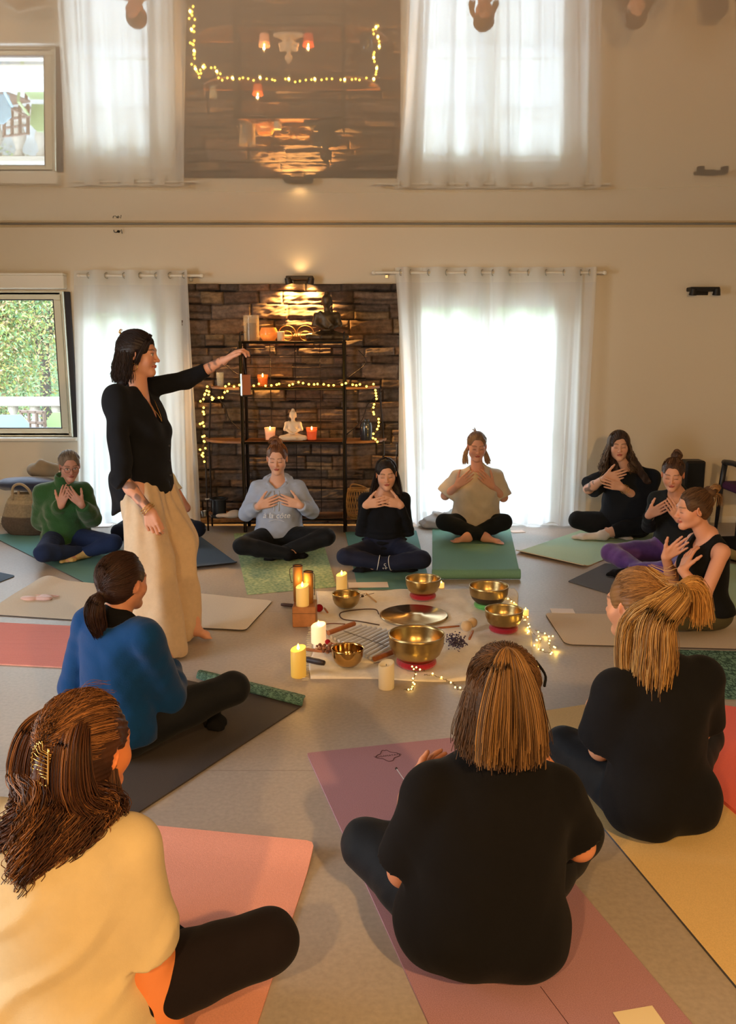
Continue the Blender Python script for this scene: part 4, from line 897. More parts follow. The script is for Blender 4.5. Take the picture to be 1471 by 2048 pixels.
def bracelet(p, a, b_, t, r, mt=GOLD, w=.0018, nm='bracelet', tilt=0.):
    a, b_ = V(*a), V(*b_); c = unit(b_-a); ctr = a*(1-t)+b_*t; u = unit(np.cross(c, (0, 0, 1))); w2 = np.cross(c, u); c2 = c*tilt
    mb = MB(); mb.tube([ctr+(u+c2)*cos(q)*r+w2*sin(q)*r for q in np.linspace(0, 2*pi, 21)[:-1]], w, 6, closed=True); return mb.build(nm, mt, p.e, smooth='all', local=False)
bracelet(p, p.J['elR'], p.J['wrR'], .93, .033); bracelet(p, p.J['elL'], p.J['wrL'], .93, .034); bracelet(p, p.J['elL'], p.J['wrL'], .85, .037)
# --- woman with topknot, grey-black tee, purple trousers
O = P(1345, 1118, 6.15); O[2] = .012
p = seated('woman with a brown topknot, dark long-sleeved top and purple velvet trousers', O, 158, .97, .95, head=(1345, 949, -.08), hyaw=-2, hp=14, hroll=0,
    j=dict(knR=(1220, 1106, 'f', .12), knL=(1360, 1140, 'f', .13), anR=(1300, 1150, 'f', .055), anL=(1262, 1140, 'f', .06), toeR=(1335, 1168, 'f', .035), toeL=(1212, 1144, 'f', .04), elR=(1297, 1052, -.04), elL=(1392, 1058, -.1), wrR=(1296, 1031, -.20), wrL=(1358, 1040, -.28), tpR=(1327, 1014, -.24), tpL=(1341, 1012, -.28)),
    top=fabric('slate_top', srgb(36, 40, 44)), pants=fabric('purple_velvet', srgb(98, 66, 140), sheen=.3, rough=.6, var=.15, vscale=20), feet='sock', sock=BLK, sleeve='long', o_top=.012, amp=.005, hem=.08, neck=(.075, .075, .085), nz=.56, ny=.05, brow=(90, 60, 44), skin=(218, 160, 132), pants_o=.012)
A = Sdf(.005); p.hair_cap(A, .007, low=-.055); A.ell(p.hc(-.01, -.075, .122), V(.034, .034, .032)*p.hs, p.Rh, .012); hr = p.pulled(420, (0, -.6, 1), 8, vol=.009); bn = p.tail(90, [p.hc(.02, -.06, .12), p.hc(-.01, -.09, .155), p.hc(-.04, -.07, .12), p.hc(0, -.05, .13)], .008, .02, 9)
p.hair_mesh(A, [(62, 42, 32), (104, 74, 54), (140, 102, 74)], [(hr, .0015, (0, 2)), (bn, .0016, (0, 2))], disp=.004)
bracelet(p, p.J['elR'], p.J['wrR'], .88, .034, mat('watch', srgb(205, 185, 160), rough=.3, metal=.5), .006, 'watch')
# --- woman in black tank top, profile
O = P(1400, 1232, 4.72); O[2] = .012
p = seated('woman with a messy blonde bun in a black tank top and olive leggings, in profile', O, 98, .96, .98, skin=(222, 160, 130), h=.0035, head=(1385, 1018, .0), hyaw=-4, hp=8,
    j=dict(knL=(1285, 1245, 'f', .13), knR=(1300, 1190, 'f', .13), anL=(1265, 1218, 'f', .055), anR=(1275, 1232, 'f', .055), toeL=(1330, 1188, 'f', .035), toeR=(1290, 1262, 'f', .035), elL=(1408, 1192, -.24), elR=(1345, 1160, .14), wrL=(1363, 1140, -.17), wrR=(1330, 1114, .06), tpL=(1381, 1098, -.10), tpR=(1374, 1079, .0)),
    top=fabric('black_tank', srgb(22, 23, 24)), pants=fabric('olive_leggings', srgb(88, 82, 58), rough=.7), feet='sock', sock=BLK, sleeve='none', o_top=.011, pants_o=.003, amp=.001, hem=.10, neck=(.075, .11, .10), nz=.57, ny=.035, brow=(110, 80, 56), tds={'L': V(.6, 0, .8), 'R': V(-.2, 0, 1)}, palms={'L': V(1, .5, 0), 'R': V(.6, -.3, 0)}, spread=.06)
A = Sdf(.005); p.hair_cap(A, .008, low=-.05); A.ell(p.hc(0, -.103, .088), V(.038, .036, .036)*p.hs, p.Rh, .012); hr = p.pulled(700, (0, -1, .7), 10, m=9, vol=.010); bn = p.tail(150, [p.hc(.02, -.09, .08), p.hc(-.03, -.12, .12), p.hc(0, -.155, .10), p.hc(.03, -.12, .06), p.hc(0, -.09, .09)], .01, .022, 11, wave=.006)
ws = p.tail(30, [p.hc(0, -.12, .07), p.hc(0, -.16, .05), p.hc(0, -.15, -.01)], .01, .03, 12)
p.hair_mesh(A, [(70, 50, 36), (126, 92, 62), (196, 152, 100)], [(hr, .0013, (0, 1)), (bn, .0016, (1, 2)), (ws, .0009, (1, 2))], disp=.004)
# ================================================================ the standing woman
O = F(298, 1275); O[1] = 4.62; O = V(P(292, 1270, 4.62)[0], 4.62, 0.0)
p = Person('dark-haired woman standing in a black blouse and wide cream trousers, holding a chime out', O, -106, 1.0, .92, skin=(214, 158, 134), h=.0036)
q4 = lambda x, y, dy: P(x, y, 4.62+dy)
hipc = q4(291, 955, 0.0); p.O = V(*p.O); zoff = hipc[2]-.10
p.Ofoot = p.O.copy(); p.O = V(hipc[0], hipc[1], hipc[2]-.12); p.Rt = p.Rz@rotm((1, 0, 0), -R(0)); 
p.shz = .49
Hc = q4(278, 708, .02)
p.torso(p.B, -.004); p.head(Hc, 12, 4, 0, True)
elR, wrR, tpR = q4(243, 955, -.26), q4(296, 1018, -.30), q4(306, 1056, -.30); elL, wrL, tpL = q4(372, 760, .18), q4(446, 722, .16), q4(484, 694, .14)
shR, shL = q4(232, 792, -.15), q4(283, 778, .17)
p.sh = lambda d: shR if d > 0 else shL
p.arm(1, elR, wrR); p.arm(-1, elL, wrL)
p.hand(wrR, tpR-wrR, V(-.2, .9, 0), V(1, -.1, -.2), curl=.6, thumb=(.95, .2), spread=.0); p.hand(wrL, tpL-wrL, V(.5, -.1, -.85), V(.3, -.95, .1), curl=.75, thumb=(.95, .3), tcurl=.4)
hR, hL = hipc+V(-.02, -.10, 0), hipc+V(.04, .09, 0); aR, aL = F(340, 1285, .07), F(390, 1256, .075); tR, tL = F(368, 1300, .03), F(426, 1268, .028)
p.leg(hR, (hR+aR)/2+V(.02, -.02, .03), aR, r=(.08, .05, .034)); p.leg(hL, (hL+aL)/2+V(.03, 0, .03), aL, r=(.08, .05, .034)); p.foot(aR, tR); p.foot(aL, tL)
def tt(v, C, bl):
    for a, b_, r0 in ((elR, wrR, .06), (elL*.35+wrL*.65, wrL, .05)):
        ab = b_-a; t = np.clip((v-a)@ab/(ab@ab), 0, 1); d = np.linalg.norm(v-a-t[:, None]*ab, axis=1); bl((d < r0)*(t > .02)*(t < .93)*smoothstep(-.35, .25, nsum(v, 110, 6))*.72, srgb(66, 64, 70))
    for tp in (tL,): m = np.linalg.norm(v-tp-V(.0, 0, .008), axis=1); bl(1-smoothstep(.008, .012, m), srgb(90, 20, 35))
p.skin_mesh(extra=tt, lips=(170, 90, 84), brow=(48, 34, 28))
p.e.location = tuple(p.Ofoot)
BL = fabric('black_linen', srgb(24, 26, 32), var=.12)
A = Sdf(.006); T = p.T; p.torso(A, .014, k=.055)
for c, r in (((0, -.01, .38), (.145, .115, .17)), ((0, -.01, .24), (.155, .128, .16)), ((0, -.01, .12), (.178, .150, .16)), ((0, -.03, .02), (.175, .145, .14)), ((.02, -.10, -.07), (.12, .07, .13))): A.ell(T(*c), V(*r), p.Rt, .05)
for d in (-1, 1): A.cone(T(0, -.022, .555), p.sh(d), .048, .054, .03); A.cone(T(d*.10, -.01, .44), p.sh(d)-V(0, 0, .05), .085, .075, .04)
A.cone(shR, elR, .058, .055, .03); c = unit(wrR-elR); A.cone(elR, elR+c*.05, .054, .056, .015, clip=[(elR+c*.03, c)])
A.cone(shL, elL, .056, .050, .03); c = unit(wrL-elL); A.cone(elL, elL+(wrL-elL)*.62, .050, .040, .02, clip=[(elL+(wrL-elL)*.55, c)])
A.ell(T(0, .085, .55), V(.030, .075, .13), p.Rt@rotm((1, 0, 0), R(18)), .006, 's'); A.ell(T(0, .02, .585), V(.052, .05, .05), p.Rt, .006, 's')
A.plane(T(0, 0, -.015), p.Rt@unit(V(0, .40, -1)), .01)
def fold(q): return .006*np.sin(q[:, 2]*26+q[:, 0]*22+q[:, 1]*9)*smoothstep(.65, .2, q[:, 2])
sO = p.O; p.cloth(A, 'blouse', BL, amp=.004, k=24, fold=fold)
A = Sdf(.005); A.cone(T(0, -.045, .535), T(0, -.05, .575), .062, .056, .02); A.ell(T(0, .0, .62), V(.055, .06, .07), p.Rt, .006, 's'); p.cloth(A, 'collar', BL, amp=.002)
for z in (.30, .22, .14): mb = MB(); mb.ball(T(.0, .155-.0*z, z), .006, 8, 6); mb.build('button', mat('shell_button', srgb(60, 60, 66), rough=.3), p.e, smooth=True, local=False)
CRM = fabric('cream_linen', srgb(208, 184, 156), var=.06, vscale=30, bump=.4)
A = Sdf(.007)
A.ell(hipc+V(0, 0, -.06), V(.150, .120, .11), p.Rt, .05)
hemR, hemL = F(322, 1296, .05), F(362, 1258, .06)
A.cone(hR+V(.01, .02, -.07), (hR+hemR)/2+V(.01, 0, .02), .112, .115, .05); A.cone((hR+hemR)/2+V(.01, 0, .02), hemR, .115, .13, .05)
A.cone(hL+V(-.005, -.02, -.07), (hL+hemL)/2+V(.04, 0, .06), .112, .115, .05); A.cone((hL+hemL)/2+V(.04, 0, .06), hemL, .115, .10, .05)
A.cone(hemL+V(0, 0, .2), aL+V(-.03, -.01, .03), .10, .05, .05)
A.plane(V(0, 0, .012), V(0, 0, -1), .004)
def tf(q):
    a = np.arctan2(q[:, 1]+.0, q[:, 0]-.05*(.9-q[:, 2])); return .008*np.sin(a*9+q[:, 2]*2.5)*smoothstep(1.0, .3, q[:, 2]+.05*np.sin(a*3))+.004*np.sin(a*21-q[:, 2]*5)
p.O = p.Ofoot; p.cloth(A, 'trousers', CRM, amp=.004, k=22, fold=tf); p.O = sO
for t, r in ((.93, .036), (.99, .038), (1.04, .037)): bracelet(p, elR, wrR, t, r, w=.0025, tilt=.15)
# hair: dark, half up, falling to the nape
A = Sdf(.004); p.hair_cap(A, .013, low=-.13, face=(.0, .102, -.030), fr=(.072, .060, .100)); A.cone(p.hc(0, -.055, .0), p.hc(0, -.085, -.15), .066, .035, .03); A.cone(p.hc(.045, -.02, .0), p.hc(.04, -.05, -.12), .036, .025, .03); A.cone(p.hc(-.045, -.02, .0), p.hc(-.04, -.05, -.12), .036, .025, .03)
hr = p.pulled(800, (0, -.9, .55), 31, m=9, vol=.014, low=-.4); hg = p.hanging(1100, (0, 0, 0), .16, .02, 32, az=(95, 265), m=12, jitter=.008, vol=.013, wave=.004)
fr_ = p.tail(90, [p.hc(.03, .070, .105), p.hc(.060, .060, .065), p.hc(.078, .030, .0), p.hc(.076, .01, -.06)], .010, .010, 33, m=10); fr2 = p.tail(70, [p.hc(.0, .085, .10), p.hc(-.03, .105, .06), p.hc(-.045, .10, .02)], .010, .008, 34, m=9)
p.hair_mesh(A, [(30, 22, 22), (52, 38, 36), (96, 66, 54)], [(hr, .0011, (0, 1)), (hg, .0013, (0, 1)), (fr_, .0012, (0, 1))], disp=.003)
mb = MB()
for k in range(5): a = R(-50+25*k); mb.tube([p.hc(.012*sin(a*2), -.088, .085+.0), p.hc(.02*sin(a), -.108, .095+.018*cos(a)), p.hc(.026*sin(a), -.10, .115+.01*cos(a))], .0018, 5)
mb.tube([p.hc(-.022, -.095, .10), p.hc(0, -.112, .105), p.hc(.022, -.095, .10)], .0022, 6); mb.build('hair_clip', GOLD, p.e, smooth='all', local=False)
mb = MB(); mb.tube([p.hc(.078, -.002, -.048-.02*(1-cos(t)))+p.Rh@V(0, .020*sin(t), 0) for t in np.linspace(0, 2*pi, 21)[:-1]], .0022, 6, closed=True); mb.build('hoop_earring', GOLD, p.e, smooth='all', local=False)
mb = MB(); mb.tube(bez([T(.05, -.02, .585), T(.045, .05, .54), T(.012, .10, .47), T(0, .115, .43), T(-.012, .10, .47), T(-.045, .05, .54)], 24), .0016, 5); mb.build('necklace', GOLD, p.e, smooth='all', local=False)
TEACH = p; HANDL = tpL
# ================================================================ woman in blue jumper with low ponytail
BLUE = fabric('blue_wool', srgb(10, 58, 108), sheen=.15, bump=.5, bscale=160)
O = V(P(243, 1450, 3.2)[0], 3.2, .012); q = lambda x, y, dy: P(x, y, 3.2+dy)
p = seated('woman in a blue jumper with a low dark ponytail, back to the camera', O, -33, .99, 1.0, lean=3, skin=(200, 140, 112), h=.004, head=(247, 1165, .04), hyaw=0, hp=6,
    j=dict(knR=(466, 1376, 'f', .19), anR=(392, 1410, 'f', .06), toeR=(370, 1372, 'f', .035), anL=(424, 1420, 'f', .065), toeL=(440, 1450, 'f', .04), elR=(338, 1398, .02), elL=(152, 1372, .12), wrR=(342, 1330, .22), wrL=(280, 1340, .34), tpR=(322, 1292, .30), tpL=(300, 1290, .36)),
    top=BLUE, pants=LEG, feet='sock', sock=BLK, o_top=.022, loose_arm=.012, amp=.004, hem=.07, neck=(.10, .115, .07), nz=.575, ny=-.01, lips=(150, 84, 74), pants_o=.010)
A = Sdf(.004); p.torso(A, .008); A.plane(p.T(0, 0, .40), p.Rt@V(0, 0, -1), .004); A.ell(p.T(0, .02, .60), V(.062, .062, .06), p.Rt, .006, 's'); p.cloth(A, 'undershirt', BLK, amp=.001)
A = Sdf(.004); p.hair_cap(A, .010, low=-.085, face=(0, .100, -.026), fr=(.070, .062, .098)); g0 = (0.0, -.105, -.045)
tl0 = [p.hc(*g0), p.hc(-.0, -.132, -.062), p.hc(-.0, -.140, -.10), p.hc(0, -.125, -.155), p.hc(0, -.105, -.20)]
A.chain(tl0, [.018, .026, .030, .026, .012], .02)
hr = p.pulled(2200, (0, -1, -.30), 41, m=11, vol=.012, gc=g0); tl = p.tail(900, tl0, .012, (.012, .032, .038, .034, .020), 42, m=16, jit=.006)
p.hair_mesh(A, [(44, 30, 26), (74, 50, 40), (120, 82, 60)], [(hr, .0009, (0, 1)), (tl, .0011, (0, 1))], disp=.003)
mb = MB(); mb.lathe([(.017, -.007), (.022, 0), (.017, .007)], tuple(p.hc(0, -.115, -.05)), 16, rot=rotm((0, 0, 1), p.yaw)@rotm((1, 0, 0), pi/2)); mb.build('hair_tie', BLK, p.e, smooth=True, local=False)
# ================================================================ woman in black tee, blonde ponytail
O = V(P(1306, 1640, 2.64)[0], 2.64, .012)
p = seated('woman with a messy blonde ponytail and black t-shirt, seen from behind', O, 14, 1.03, .97, lean=2, side=-2, shz=.485, skin=(214, 150, 112), h=.004, head=(1270, 1210, .13), hyaw=26, hp=6,
    j=dict(knL=(1128, 1490, 'f', .16), elL=(1200, 1498, .06), elR=(1396, 1462, .12), wrL=(1185, 1410, .28), wrR=(1330, 1400, .34), tpL=(1220, 1370, .36), tpR=(1290, 1360, .38)),
    top=fabric('black_tee', srgb(20, 20, 23)), pants=LEG, feet='sock', sock=BLK, sleeve='short', armcut=.80, o_top=.022, loose_arm=.012, amp=.004, hk=24, hem=.03, neck=(.062, .07, .05), nz=.575, ny=.0)
A = Sdf(.004); p.hair_cap(A, .009, low=-.085); g0 = (-.01, -.128, .048)
A.cone(p.hc(-.0, -.10, .04), p.hc(*g0), .03, .02, .02)
hr = p.pulled(3200, (0, -1, .42), 51, m=11, vol=.0115, gc=g0, lift=.006)
G = lambda *a: p.hc(*a)
yy = 2.64
tb = p.tail(1500, [G(*g0), G(-.01, -.170, .062), P(1312, 1240, yy-.02), P(1304, 1300, yy-.035), P(1300, 1355, yy-.04), P(1300, 1412, yy-.04)], .012, (.012, .036, .060, .070, .076, .068), 52, m=20, jit=.006, wave=.003)
tr = p.tail(420, [G(*g0), G(.04, -.17, .085), G(.072, -.18, .055), G(.086, -.175, -.01), G(.09, -.17, -.05)], .010, (.010, .022, .034, .04), 53, m=14, jit=.012)
tlf = p.tail(480, [G(*g0), G(-.045, -.160, .06), P(1262, 1235, yy+.0), P(1246, 1310, yy-.02), P(1255, 1385, yy-.03)], .010, (.010, .022, .03, .024, .02), 54, m=14, jit=.006)
sp_ = p.tail(40, [G(-.0, -.05, .125), G(-.01, -.11, .10), G(-.01, -.15, .10)], .02, .03, 55, m=8, jit=.01)
A.chain([G(0, -.15, .05), P(1308, 1250, yy+.0), P(1300, 1380, yy-.01)], [.02, .045, .05], .02)
p.hair_mesh(A, [(120, 84, 52), (186, 136, 78), (232, 186, 116)], [(hr, .0009, (0, 1)), (tb, .0011, (0, 2)), (tr, .0010, (1, 2)), (tlf, .0010, (0, 2)), (sp_, .0008, (1, 2))], disp=.003)
# ================================================================ woman in the centre foreground, black tee
O = V(P(955, 1900, 2.02)[0], 2.02, .012)
p = seated('woman with streaked shoulder-length hair and black t-shirt, seen from behind, centre front', O, 8, 1.04, 1.13, lean=3, side=6, shz=.44, skin=(210, 140, 104), h=.0045, head=(1003, 1392, .03), hyaw=-8, hp=8, belly=.6, bust=.9, box=.86,
    j=dict(knL=(732, 1690, 'f', .15), elL=(806, 1742, .03), elR=(1158, 1690, .08), wrL=(814, 1594, .22), wrR=(1120, 1560, .34), tpL=(850, 1545, .30), tpR=(1060, 1530, .4)),
    top=fabric('black_tshirt', srgb(17, 16, 18)), pants=LEG, feet='sock', sock=BLK, sleeve='short', armcut=.82, o_top=.020, loose_arm=.004, amp=.006, hk=20, hem=.03, neck=(.066, .075, .05), nz=.575, ny=.0, clothh=.0065)
A = Sdf(.004); p.hair_cap(A, .011, low=-.25); A.ell(p.hc(0, -.02, -.02), V(.086, .09, .08), p.Rh, .03); A.cone(p.hc(0, -.055, -.02), p.hc(0, -.075, -.085), .078, .060, .04); A.cone(p.hc(.05, -.03, -.05), p.hc(.055, -.05, -.09), .04, .034, .03); A.cone(p.hc(-.05, -.03, -.05), p.hc(-.055, -.05, -.09), .04, .034, .03)
A.ell(p.hc(0, .10, -.05), V(.066, .075, .10), p.Rh, .01, 's')
hr = p.pulled(1500, (0, -.62, 1), 61, m=10, vol=.015, low=-.1, lift=.010, gc=(.0, -.070, .128))
hg = p.hanging(4200, (0, 0, 0), .155, .008, 62, az=(62, 298), m=14, jitter=.009, vol=.015, wave=.006, wl=.2, flare=.0)
half = p.tail(900, [G(0, 0, 0)]*2+[], .01, .02, 63, m=4) if 0 else None
G = lambda *a: p.hc(*a)
halves = [p.tail(260, [G(.0, -.065, .130), G(x*.35, -.100, .115), G(x*.8, -.125, .03), G(x, -.128, -.05), G(x*1.1, -.125, -.135)], .008, (.008, .012, .022, .026, .024), 64+i, m=18, jit=.004) for i, x in enumerate((-.055, -.032, -.008, .016, .038, .056))]
p.hair_mesh(A, [(74, 52, 36), (124, 88, 56), (180, 136, 86)], [(hr, .0009, (0, 1)), (hg, .0011, (0, 1))]+[(h_, .0011, (0, 2)) for i, h_ in enumerate(halves)], disp=.004)
mb = MB(); mb.tube(bez([G(.085, .01, .085), G(.10, -.03, .06), G(.092, -.06, .04)], 8), .0035, 6); mb.build('hair_band', BLK, p.e, smooth='all', local=False)
J_ = p
# ================================================================ woman at the lower left, cream tee, wavy brown hair
O = V(P(128, 1900, 1.72)[0], 1.72, .012)
p = seated('woman with long wavy brown hair, gold clip and cream t-shirt, lower left', O, -12, 1.02, 1.12, lean=4, skin=(228, 140, 84), h=.004, head=(178, 1497, .06), hyaw=-19, hp=6,
    j=dict(knR=(534, 1884, 'f', .21), anR=(330, 1945, 'f', .05), toeR=(200, 1900, 'f', .035), elR=(338, 2150, -.01), elL=(-90, 1950, .05), wrR=(240, 1900, .30), wrL=(60, 1800, .34), tpR=(230, 1780, .38), tpL=(120, 1770, .38)),
    top=fabric('oat_cotton', srgb(210, 190, 150), var=.03, vscale=30), pants=fabric('brownblack_joggers', srgb(28, 22, 24)), feet='sock', sock=BLK, sleeve='short', armcut=.42, armk=1.3, o_top=.018, loose_arm=.009, amp=.0025, hk=22, hem=.02, neck=(.085, .10, .06), nz=.575, ny=.0, clothh=.0055,
    fold=lambda q: -.009*np.clip(1-np.abs(np.sin(q[:, 0]*17-q[:, 2]*12+.8*np.sin(q[:, 2]*11+q[:, 0]*6)))*1.6, 0, 1)*smoothstep(.54, .34, q[:, 2]))
G = lambda *a: p.hc(*a); g0 = (.018, -.108, .012); yk = 1.70
A = Sdf(.004); p.hair_cap(A, .012, low=-.25); A.cone(G(0, -.05, -.02), P(140, 1615, yk+.03), .080, .085, .04); A.cone(P(140, 1615, yk+.03), P(105, 1690, yk), .085, .055, .04); A.cone(P(150, 1620, yk+.05), P(165, 1680, yk+.04), .06, .035, .04); A.cone(P(105, 1690, yk), P(60, 1745, yk-.02), .05, .02, .03); A.ell(p.hc(0, .10, -.05), V(.066, .070, .10), p.Rh, .01, 's')
hr = p.pulled(2600, (0, -1, .12), 71, m=11, vol=.0145, gc=g0, lift=.012, low=-.3)
gd = []
for i, (x0, ex, ey, dy) in enumerate(((-.075, 28, 1765, -.05), (-.05, 50, 1785, -.05), (-.03, 80, 1750, -.04), (.0, 110, 1735, -.03), (.03, 140, 1722, -.02), (.05, 165, 1715, .0), (.07, 190, 1738, .02), (.078, 208, 1690, .05), (-.06, 0, 1700, .0))):
    mx_, my_ = 150+(ex-120)*.75, 1610
    gd.append((p.tail(420, [G(x0*.5, -.05+.0*x0, .10), G(x0*.95, -.098, .045), G(x0*1.15, -.100, -.045), P(mx_, my_, yk+dy*.6-.02), P((mx_*.4+ex*.6), (my_*.45+ey*.55), yk+dy-.035), P(ex, ey, yk+dy-.03)], .01, (.016, .028, .036, .040, .034, .014), 80+i, m=40, wave=.0, jit=.004), .0011, (0, 1) if i % 3 else (0, 2)))
for k, (P_, _, _) in enumerate(gd):
    r__ = np.random.default_rng(90+k); t_ = np.linspace(0, 1, P_.shape[1])[None, :, None]; ph = r__.integers(0, 7, len(P_))[:, None, None]*.9+r__.normal(size=(len(P_), 1, 1))*.25; fr__ = 5.0+ph*.12
    P_ += .010*smoothstep(.35, .8, t_)*(np.sin(t_*6.28*fr__+ph)*V(1, .1, .1)+np.cos(t_*6.28*fr__+ph)*V(.1, .7, .0))
sd = p.tail(300, [G(.070, .0, -.03), G(.085, -.01, -.10), G(.080, .0, -.16), G(.07, -.01, -.20)], .012, (.014, .024, .022, .012), 73, m=26, wave=.010)
flw = p.tail(26, [G(.02, .04, .112), G(.03, -.02, .128), G(.05, -.06, .115)], .04, .04, 75, m=14, jit=.008)
p.hair_mesh(A, [(52, 30, 20), (104, 64, 40), (166, 112, 68)], [(hr, .0009, (0, 2)), (sd, .0010, (0, 1)), (flw, .0004, (1, 2))]+gd, disp=.004)
# gold shell-shaped clip on the back of the head
mb = MB(); cc = V(.020, -.128, .012)
arcp = lambda t, r: G(*(cc+V(.0+r*cos(t)*.85, -.012*sin(max(0, min(pi, (t+.9)*1.2)))*.6-.006, r*sin(t))))
ts = np.linspace(R(100), R(285), 11)
mb.tube([arcp(t, .046+.003*cos(k*pi)) for k, t in enumerate(np.linspace(R(100), R(285), 31))], .0016, 6)
for t in ts: mb.tube([G(*(cc+V(.018+.006*sin(t), -.008, .030*sin(t)*.9))), arcp(t, .030), arcp(t, .046)], .0013, 5)
mb.tube([G(*(cc+V(.018+.012*cos(t*2)*0, -.010, .040*t))) for t in np.linspace(-1, 1, 9)], .0028, 6); mb.build('hair_clip', GOLD, p.e, smooth='all', local=False)
K_ = p
# ================================================================ yoga mats
def mat_mat(name, c, c2=None, pat=None, rough=.75, grain=.0, rib=False, spec=.25):
    m = mat(name, c, rough=rough, spec=spec, bump=.3, bscale=400); nt = m.node_tree; b = nt.nodes['Principled BSDF']; tc = nt.nodes.new('ShaderNodeTexCoord')
    n = node(nt, 'ShaderNodeTexNoise', Scale=260.0 if not grain else 420.0, Detail=2.0); nt.links.new(tc.outputs['Object'], n.inputs['Vector'])
    mr = node(nt, 'ShaderNodeMapRange'); mr.inputs[1].default_value = .35; mr.inputs[2].default_value = .65; mr.inputs[3].default_value = .94-grain; mr.inputs[4].default_value = 1.05+grain; nt.links.new(n.outputs['Fac'], mr.inputs[0])
    src = None
    if pat == 'leaf':
        v1 = node(nt, 'ShaderNodeTexVoronoi', Scale=26.0, feature='DISTANCE_TO_EDGE'); n2 = node(nt, 'ShaderNodeTexNoise', Scale=18.0, Detail=3.0)
        mp = nt.nodes.new('ShaderNodeMapping'); mp.inputs['Scale'].default_value = (1.6, .7, 1); nt.links.new(tc.outputs['Object'], mp.inputs[0])
        ad = node(nt, 'ShaderNodeMix', data_type='RGBA', blend_type='ADD'); ad.inputs['Factor'].default_value = .08; nt.links.new(mp.outputs[0], ad.inputs[6]); nt.links.new(n2.outputs['Color'], ad.inputs[7]); nt.links.new(ad.outputs[2], v1.inputs['Vector'])
        rp = nt.nodes.new('ShaderNodeValToRGB'); rp.color_ramp.elements[0].position = .05; rp.color_ramp.elements[1].position = .16; rp.color_ramp.elements[0].color = (*c, 1); rp.color_ramp.elements[1].color = (*c2, 1)
        nt.links.new(v1.outputs['Distance'], rp.inputs[0]); src = rp.outputs[0]
    if pat == 'grad':
        sp = nt.nodes.new('ShaderNodeSeparateXYZ'); nt.links.new(tc.outputs['Object'], sp.inputs[0]); n2 = node(nt, 'ShaderNodeTexNoise', Scale=4.0, Detail=4.0); nt.links.new(tc.outputs['Object'], n2.inputs['Vector'])
        v1 = node(nt, 'ShaderNodeTexVoronoi', Scale=42.0); nt.links.new(tc.outputs['Object'], v1.inputs['Vector'])
        c0 = mixn(nt, n2.outputs['Fac'], c, c2); src = mixn(nt, v1.outputs['Distance'], c0, srgb(196, 210, 160))
    mx = node(nt, 'ShaderNodeMix', data_type='RGBA', blend_type='MULTIPLY'); mx.inputs['Factor'].default_value = 1
    if src is not None: nt.links.new(src, mx.inputs[6])
    else: mx.inputs[6].default_value = (*c, 1)
    nt.links.new(mr.outputs[0], mx.inputs[7]); nt.links.new(mx.outputs[2], b.inputs['Base Color'])
    if rib:
        wv = node(nt, 'ShaderNodeTexWave', Scale=22.0, bands_direction='Y'); nt.links.new(tc.outputs['Object'], wv.inputs['Vector']); bp = node(nt, 'ShaderNodeBump', Strength=.8, Distance=.003); nt.links.new(wv.outputs['Fac'], bp.inputs['Height']); nt.links.new(bp.outputs[0], b.inputs['Normal'])
    return m
def yoga_mat(label, c0, ang, W, Ln, mt, th=.005, z=.0, bumpf=None, rad=.03, curl=None, under=None, group=None, name='yoga_mat'):
    """c0 = near/start-edge centre on the floor, ang = direction of the long axis (deg, 0 = away from camera, + = left)."""
    e = empty(name, (c0[0], c0[1], z), label, 'yoga mat', group, rz=R(ang))
    nu, nv = 34, 90; u = np.linspace(-W/2, W/2, nu); vv = np.linspace(0, Ln, nv)
    def surf(U, Vv):
        Zz = np.zeros_like(U)+.001
        Z_ = Zz+(bumpf(U, Vv) if bumpf else 0); Y_ = Vv.copy()
        if curl:                                           # far edge rolled: ('up', start, radius, turns)
            st, r_, turn = curl; s = np.clip(Vv-st, 0, None); a = np.minimum(s/r_, turn); rest = s-a*r_
            Y_ = np.where(Vv > st, st+r_*np.sin(a)+rest*np.cos(a), Vv); Z_ = np.where(Vv > st, Z_+r_*(1-np.cos(a))+rest*np.sin(a), Z_)
        return np.stack([U, Y_, Z_], -1)
    U, Vv = np.meshgrid(u, vv, indexing='ij')
    rr = rad                                              # rounded corners
    for sx in (-1, 1):
        for end in (0, Ln):
            du = rr-(W/2-np.abs(U)); dv = rr-np.abs(Vv-end); m = (du > 0) & (dv > 0) & (np.sign(U) == sx); L_ = np.maximum(np.hypot(du, dv), 1e-9); f = np.minimum(1, np.maximum(du, dv)/L_)
            U = np.where(m, sx*(W/2-rr+du*f), U); Vv = np.where(m, (end+(rr-dv*f)*(1 if end == 0 else -1)), Vv)
    pt = surf(U, Vv); n_ = np.cross(np.gradient(pt, axis=0), np.gradient(pt, axis=1)); n_ /= np.linalg.norm(n_, axis=-1)[..., None]+1e-12
    top = (pt+n_*th).reshape(-1, 3); bot = pt.reshape(-1, 3); I = np.arange(nu*nv).reshape(nu, nv)
    qt = np.stack([I[:-1, :-1], I[1:, :-1], I[1:, 1:], I[:-1, 1:]], -1).reshape(-1, 4); N = nu*nv
    ring = np.concatenate([I[:, 0], I[-1, 1:], I[-2::-1, -1], I[0, -2:0:-1]]); r2 = np.roll(ring, -1)
    qs = np.stack([r2, ring, ring+N, r2+N], 1)[:, ::-1]
    me = fast_mesh('mat_sheet', np.vstack([bot, top]), np.vstack([qt[:, ::-1], qt+N, qs])); o = link('mat_sheet', me, [mt]+([under] if under else []), e, smooth='all')
    if under: me.polygons.foreach_set('material_index', np.concatenate([np.ones(len(qt)), np.zeros(len(qt)), np.ones(len(qs))]).astype(np.int32))
    me.set_sharp_from_angle(angle=R(40)); return e
